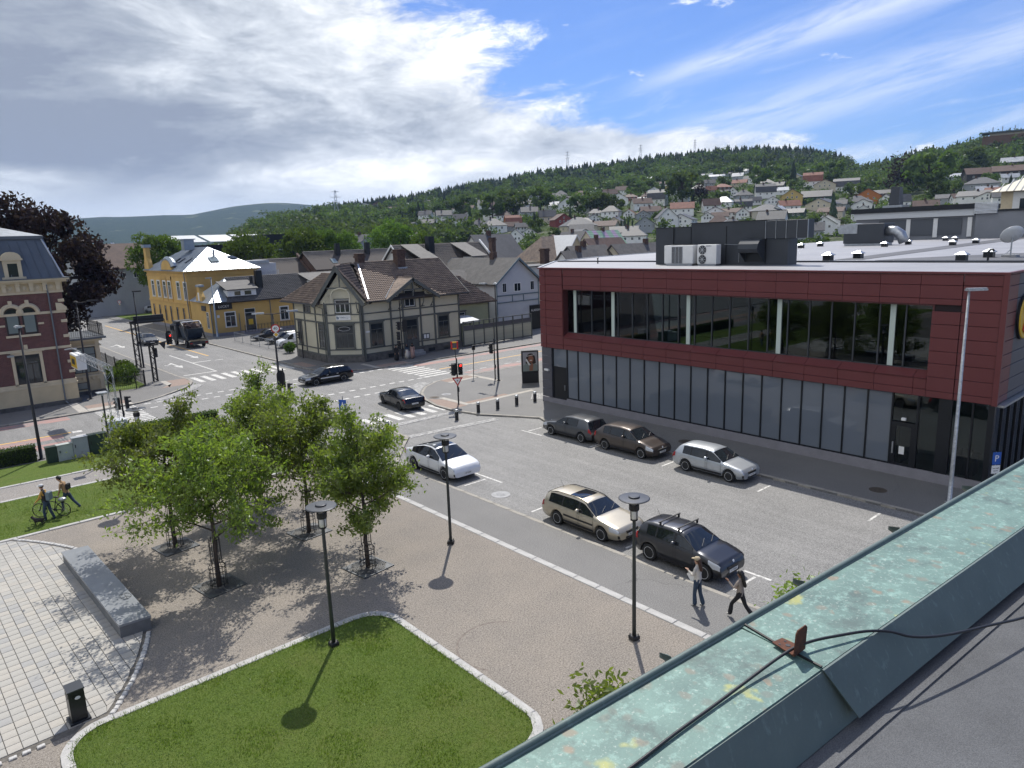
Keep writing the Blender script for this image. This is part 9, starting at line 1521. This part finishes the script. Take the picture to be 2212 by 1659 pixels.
# bicycle
bk = thing('bicycle', 'dark bicycle with silver rack bag pushed across the grass', 'bicycle', (4.25, 39.1, .035), HD)
for nm, xw in (('front_wheel', .56), ('rear_wheel', -.54)):
    w_ = ob(nm, None, bk, (xw, 0, .35)); mb = MB(); mb.tube([(.335 * math.cos(a), 0, .335 * math.sin(a)) for a in np.linspace(0, 2 * PI, 33)], .022, 6, False); mb.obj('tyre', M_TYRE, w_); mb = MB(); [mb.tube([(0, 0, 0), (.32 * math.cos(a), 0, .32 * math.sin(a))], .004, 3) for a in np.linspace(0, 2 * PI, 15)[:-1]]; mb.obj('spokes', M_STEEL, w_); mb = MB(); mb.tube([(0, -.06, 0), (0, .06, 0)], .03, 6); mb.obj('hub', M_TOPB, w_)
mb = MB(); [mb.tube(p_, .022, 6) for p_ in ([(-.12, 0, .32), (.40, 0, .80)], [(-.12, 0, .32), (-.26, 0, .85)], [(-.22, 0, .74), (.39, 0, .86)], [(-.54, 0, .35), (-.12, 0, .32)], [(-.54, 0, .35), (-.23, 0, .74)], [(.40, 0, .98), (.38, 0, .76), (.46, 0, .6), (.56, 0, .35)])]; mb.obj('frame', M_TOPB, bk); mb = MB(); mb.tube([(-.26, 0, .85), (-.28, 0, .95)], .015, 6); mb.ball((-.29, 0, .98), (.14, .075, .04)); mb.obj('saddle', M_TOPB, bk); mb = MB(); mb.tube([(.33, -.32, 1.02), (.42, -.12, 1.0), (.42, .12, 1.0), (.33, .32, 1.02)], .014, 6); mb.obj('handlebar', M_TOPB, bk); mb = MB(); mb.ball((-.56, 0, .86), (.2, .15, .10), 10, 6); mb.obj('rack_bag', M_STEEL, bk, True); mb = MB(); mb.tube([(-.3, 0, .73), (-.75, 0, .75)], .012, 5); mb.tube([(-.6, 0, .74), (-.54, 0, .35)], .01, 5); mb.obj('rack', M_TOPB, bk); mb = MB(); mb.lathe([(.09, -.01), (.09, .01)], (-.12, -.06, .32), 14, Matrix.Rotation(R(90), 4, 'X')); mb.obj('chainring', M_STEEL, bk)
# small dark dog on the grass
dg_ = thing('dog', 'small shaggy dark dog standing on the grass beside the bicycle', 'dog', (3.62, 38.35, .035), HD); J = [(0, 0, .24, .09), (.14, 0, .25, .095), (.24, 0, .31, .06), (.32, 0, .37, .055), (.40, 0, .35, .028), (-.14, 0, .245, .08), (-.26, 0, .32, .02), (-.32, 0, .40, .015)]; E = [(0, 1), (1, 2), (2, 3), (3, 4), (0, 5), (5, 6), (6, 7)]
for x_, p_ in ((.16, 1), (-.15, 5)):
    for sd in (-1, 1): k = len(J); J += [(x_ + (.02 if x_ > 0 else .04), sd * .055, .15, .03), (x_ - (.0 if x_ > 0 else .04), sd * .055, .08, .02), (x_ + .01, sd * .055, .015, .022)]; E += [(p_, k), (k, k + 1), (k + 1, k + 2)]
for sd in (-1, 1): k = len(J); J += [(.30, sd * .05, .43, .015)]; E += [(3, k)]
ob('body', skin_mesh(J, E, 'body', [0] * len(E), [mat('dog_fur', (.025, .022, .022), .9, var=.3, vscale=20., bump=.8, bscale=60.)]), dg_)
# ------------------------------------------------------------------ our own roof edge: copper capped parapet
PA = R(-3.918); PU = Vector((math.cos(PA), math.sin(PA), 0)); PN = Vector((-math.sin(PA), math.cos(PA), 0)); PZ = 10.9; POo = Vector((2.29, 1.32, 0))
def verd(name, base, dark, streak=False):
    m, h, b = node_mat(name); p = h.n('ShaderNodeNewGeometry').outputs['Position']
    c = h.mix(h.mr(h.noise(p, 5., 8, .72), .34, .62), (*base, 1), (*dark, 1)); c = h.mix(h.mr(h.noise(p, 20., 6, .75), .50, .68, 0, .7 if not streak else .06), c, (.30, .47, .41, 1))
    if not streak:
        vo = h.n('ShaderNodeTexVoronoi'); vo.inputs['Scale'].default_value = 17.; h.put(vo.inputs['Vector'], h.vm('ADD', p, h.vm('MULTIPLY', h.noise(p, 14., 3, out='Color'), (.06, .06, .06)))); sp = h.n('ShaderNodeSeparateColor'); h.put(sp.inputs[0], vo.outputs['Color'])
        spot = h.m('MULTIPLY', h.mr(vo.outputs['Distance'], .45, .25), h.m('GREATER_THAN', sp.outputs[0], .66)); c = h.mix(h.m('MULTIPLY', spot, .7), c, h.mix(sp.outputs[1], (.10, .17, .16, 1), (.26, .18, .12, 1)))
        c = h.mix(h.mr(h.noise(p, 4.2, 4, .6), .64, .70, 0, .7), c, (.40, .39, .10, 1)); c = h.mix(h.mr(h.noise(p, 70., 2, .7), .60, .70, 0, .5), c, (.42, .47, .42, 1)); c = h.mix(h.mr(h.noise(p, 6., 5, .7), .54, .66, 0, .8), c, (.072, .108, .10, 1))
    else: c = h.mix(h.mr(h.noise(h.vm('MULTIPLY', p, (9., 9., 1.2)), 3., 4, .7), .58, .72, 0, .5), c, (.22, .30, .28, 1))
    h.put(b.inputs['Base Color'], c); b.inputs['Roughness'].default_value = .62; b.inputs['Metallic'].default_value = .1
    bp = h.n('ShaderNodeBump'); bp.inputs['Strength'].default_value = .35; bp.inputs['Distance'].default_value = .006; h.L.new(h.noise(p, 18., 5, .7), bp.inputs['Height']); h.L.new(bp.outputs[0], b.inputs['Normal']); return m
M_VERD = verd('verdigris', (.155, .262, .228), (.085, .148, .134)); M_VERDD = verd('dull_copper', (.125, .165, .155), (.098, .132, .127), True); M_RUST = mat('rusty_steel', (.17, .065, .035), .85, .3, var=.4, vscale=40., col2=(.08, .04, .03)); M_CABLE = mat('black_cable', (.012, .012, .014), .45)
M_FELT = mat('roof_felt_granule', (.165, .17, .178), .9, var=.15, vscale=3., fine=.5, fscale=260., bump=.5, bscale=300.)
pa = thing('roof_parapet', 'verdigris copper capped parapet of the roof in the foreground', 'parapet', (POo.x, POo.y, PZ), PA)
def pz(n_, m, fn, par=None, sm=False): mb = MB(); fn(mb); return mb.obj(n_, m, par or pa, sm)
pz('copper_cap', M_VERD, lambda q: q.ext([(-9, 0, 0), (-.03, 0, 0), (-.03, -.333, 0), (-9, -.328, 0)], (0, 0, -.012))); pz('copper_cap', M_VERD, lambda q: q.ext([(-.024, 0, .004), (9, .02, .004), (9, -.375, .004), (-.045, -.335, .004)], (0, 0, -.012)))
pz('outer_lip', M_VERDD, lambda q: (q.bx(-9, 9, .0, .03, -.09, .010, .004))); pz('lip_bead', M_VERDD, lambda q: q.tube([(-9, .015, .012), (9, .015, .012)], .011, 8), sm=True)
pz('inner_flashing', M_VERDD, lambda q: q.ext([(-9, -.328, -.002), (.05, -.333, -.006), (.14, -.405, -.20), (-9, -.395, -.20)], (0, -.006, 0))); pz('inner_flashing', M_VERDD, lambda q: q.ext([(-.047, -.337, .003), (9, -.377, .003), (9, -.475, -.17), (.03, -.432, -.165)], (0, -.008, 0)))
pz('seam_strip', M_CABLE, lambda q: q.tube([(-.005, .0, .008), (-.03, -.16, .008), (-.04, -.333, .008)], .005, 5))
for s_ in (-.40, .46, 1.32, 2.2): pz('fixing_cleat', M_VERDD, lambda q: q.ext([(s_, .03, -.04), (s_ + .06, .03, -.04), (s_ + .05, .085, -.02), (s_ + .0, .085, .01), (s_, .03, .02)], (0, 0, -.02)))
pz('wall', mat('our_wall', (.35, .30, .24), .85), lambda q: q.bx(-9, 9, -.33, -.02, -10.9, -.02)); 
rf = thing('flat_roof', 'dark granular felt roof behind the copper parapet, lower right corner', 'roof', (POo.x, POo.y, PZ), PA); mb = MB(); mb.bx(-9, 9, -7, -.36, -.5, -.205); mb.obj('felt', M_FELT, rf); mb = MB(); mb.ext([(-9, -.38, -.21), (9, -.44, -.21), (9, -.52, -.203), (-9, -.46, -.203)], (0, 0, .006)); mb.obj('felt_seam', M_FELT, rf)
# rusty bracket on the seam
br_ = thing('steel_bracket', 'rusty perforated angle bracket screwed on the copper cap', 'bracket', (POo.x, POo.y, PZ), PA); q0 = Vector((-.045, -.143, .012)); q1 = Vector((.008, -.15, .012)); q2 = Vector((.012, -.24, .012)); q3 = Vector((-.064, -.243, .012))
mb = MB(); mb.ext([q0, q1, q2, q3][::-1], (0, 0, .004)); mb.obj('base_plate', M_RUST, br_); mb = MB(); mb.ext([q2, q3, q3 + Vector((.0, -.004, .088)), q3.lerp(q2, .15) + Vector((0, -.004, .1)), q3.lerp(q2, .85) + Vector((0, -.004, .1)), q2 + Vector((0, -.004, .088))], (0, .004, 0)); mb.obj('upright', M_RUST, br_)
for u, v in ((.2, .25), (.75, .25), (.3, .7), (.75, .72), (.5, .48)): mb = MB(); p_ = (q0.lerp(q1, u)).lerp(q3.lerp(q2, u), v); mb.lathe([(.004 if v != .48 else .009, 0), (.004 if v != .48 else .009, .0045)], (p_.x, p_.y, p_.z + .001), 10); mb.obj('hole', M_CABLE, br_)
for u, zz_ in ((.5, .06), (.2, .08), (.8, .085)): mb = MB(); p_ = q3.lerp(q2, u); mb.lathe([(.009 if u == .5 else .004, 0), (.009 if u == .5 else .004, .003)], (p_.x, p_.y + .0015, zz_), 10, Matrix.Rotation(R(-90), 4, 'X')); mb.obj('hole', M_CABLE, br_)
cb = thing('cable', 'black cable running along the copper cap through the bracket', 'cable', (POo.x, POo.y, PZ), PA); mb = MB(); CP = [(-1.6, -.27, .008), (-1.2, -.252, .008), (-.886, -.243, .008), (-.70, -.233, .010), (-.50, -.226, .010), (-.35, -.222, .014), (-.226, -.222, .022), (-.12, -.225, .030), (-.03, -.232, .034), (.056, -.252, .034), (.15, -.285, .03), (.27, -.33, .022), (.36, -.375, .006), (.45, -.42, -.03), (.60, -.47, -.06), (.85, -.53, -.09), (1.3, -.62, -.14), (2.4, -.8, -.19)]
def smooth_path(P, k=4):
    P = [Vector(p) for p in P]; out = []
    for i in range(len(P) - 1):
        a, b, c, d = P[max(0, i - 1)], P[i], P[i + 1], P[min(len(P) - 1, i + 2)]
        for j in range(k): t = j / k; out.append(.5 * ((2 * b) + (c - a) * t + (2 * a - 5 * b + 4 * c - d) * t * t + (3 * b - a - 3 * c + d) * t ** 3))
    return out + [P[-1]]
mb.tube(smooth_path(CP), .0054, 8); mb.obj('cable_run', M_CABLE, cb, True); cb2 = thing('cable', 'thin black cable lying on the felt roof in the bottom right corner', 'cable', (POo.x, POo.y, PZ), PA); mb = MB(); mb.tube(smooth_path([(.45, -1.35, -.19), (.62, -1.05, -.19), (.85, -.85, -.19), (1.2, -.75, -.19), (1.8, -.72, -.19)]), .006, 6); mb.obj('cable_run', M_CABLE, cb2)
# ------------------------------------------------------------------ air
mb = MB(); mb.bx(-7200, 7200, -7200, 7200, -1.6, 420); hz_o = mb.obj('haze', None or mat('haze_tmp', (1, 1, 1)))
hm = bpy.data.materials.new('haze_air'); hm.use_nodes = True; nt = hm.node_tree; nt.nodes.clear(); ho = nt.nodes.new('ShaderNodeOutputMaterial'); pv_ = nt.nodes.new('ShaderNodeVolumePrincipled'); pv_.inputs['Color'].default_value = (.42, .60, .94, 1); pv_.inputs['Density'].default_value = 8e-5; pv_.inputs['Anisotropy'].default_value = .2; nt.links.new(pv_.outputs[0], ho.inputs['Volume']);
hz_o.data.materials.clear(); hz_o.data.materials.append(hm); tag(hz_o, 'thin pale summer haze over the town and hills', 'haze', kind='stuff')
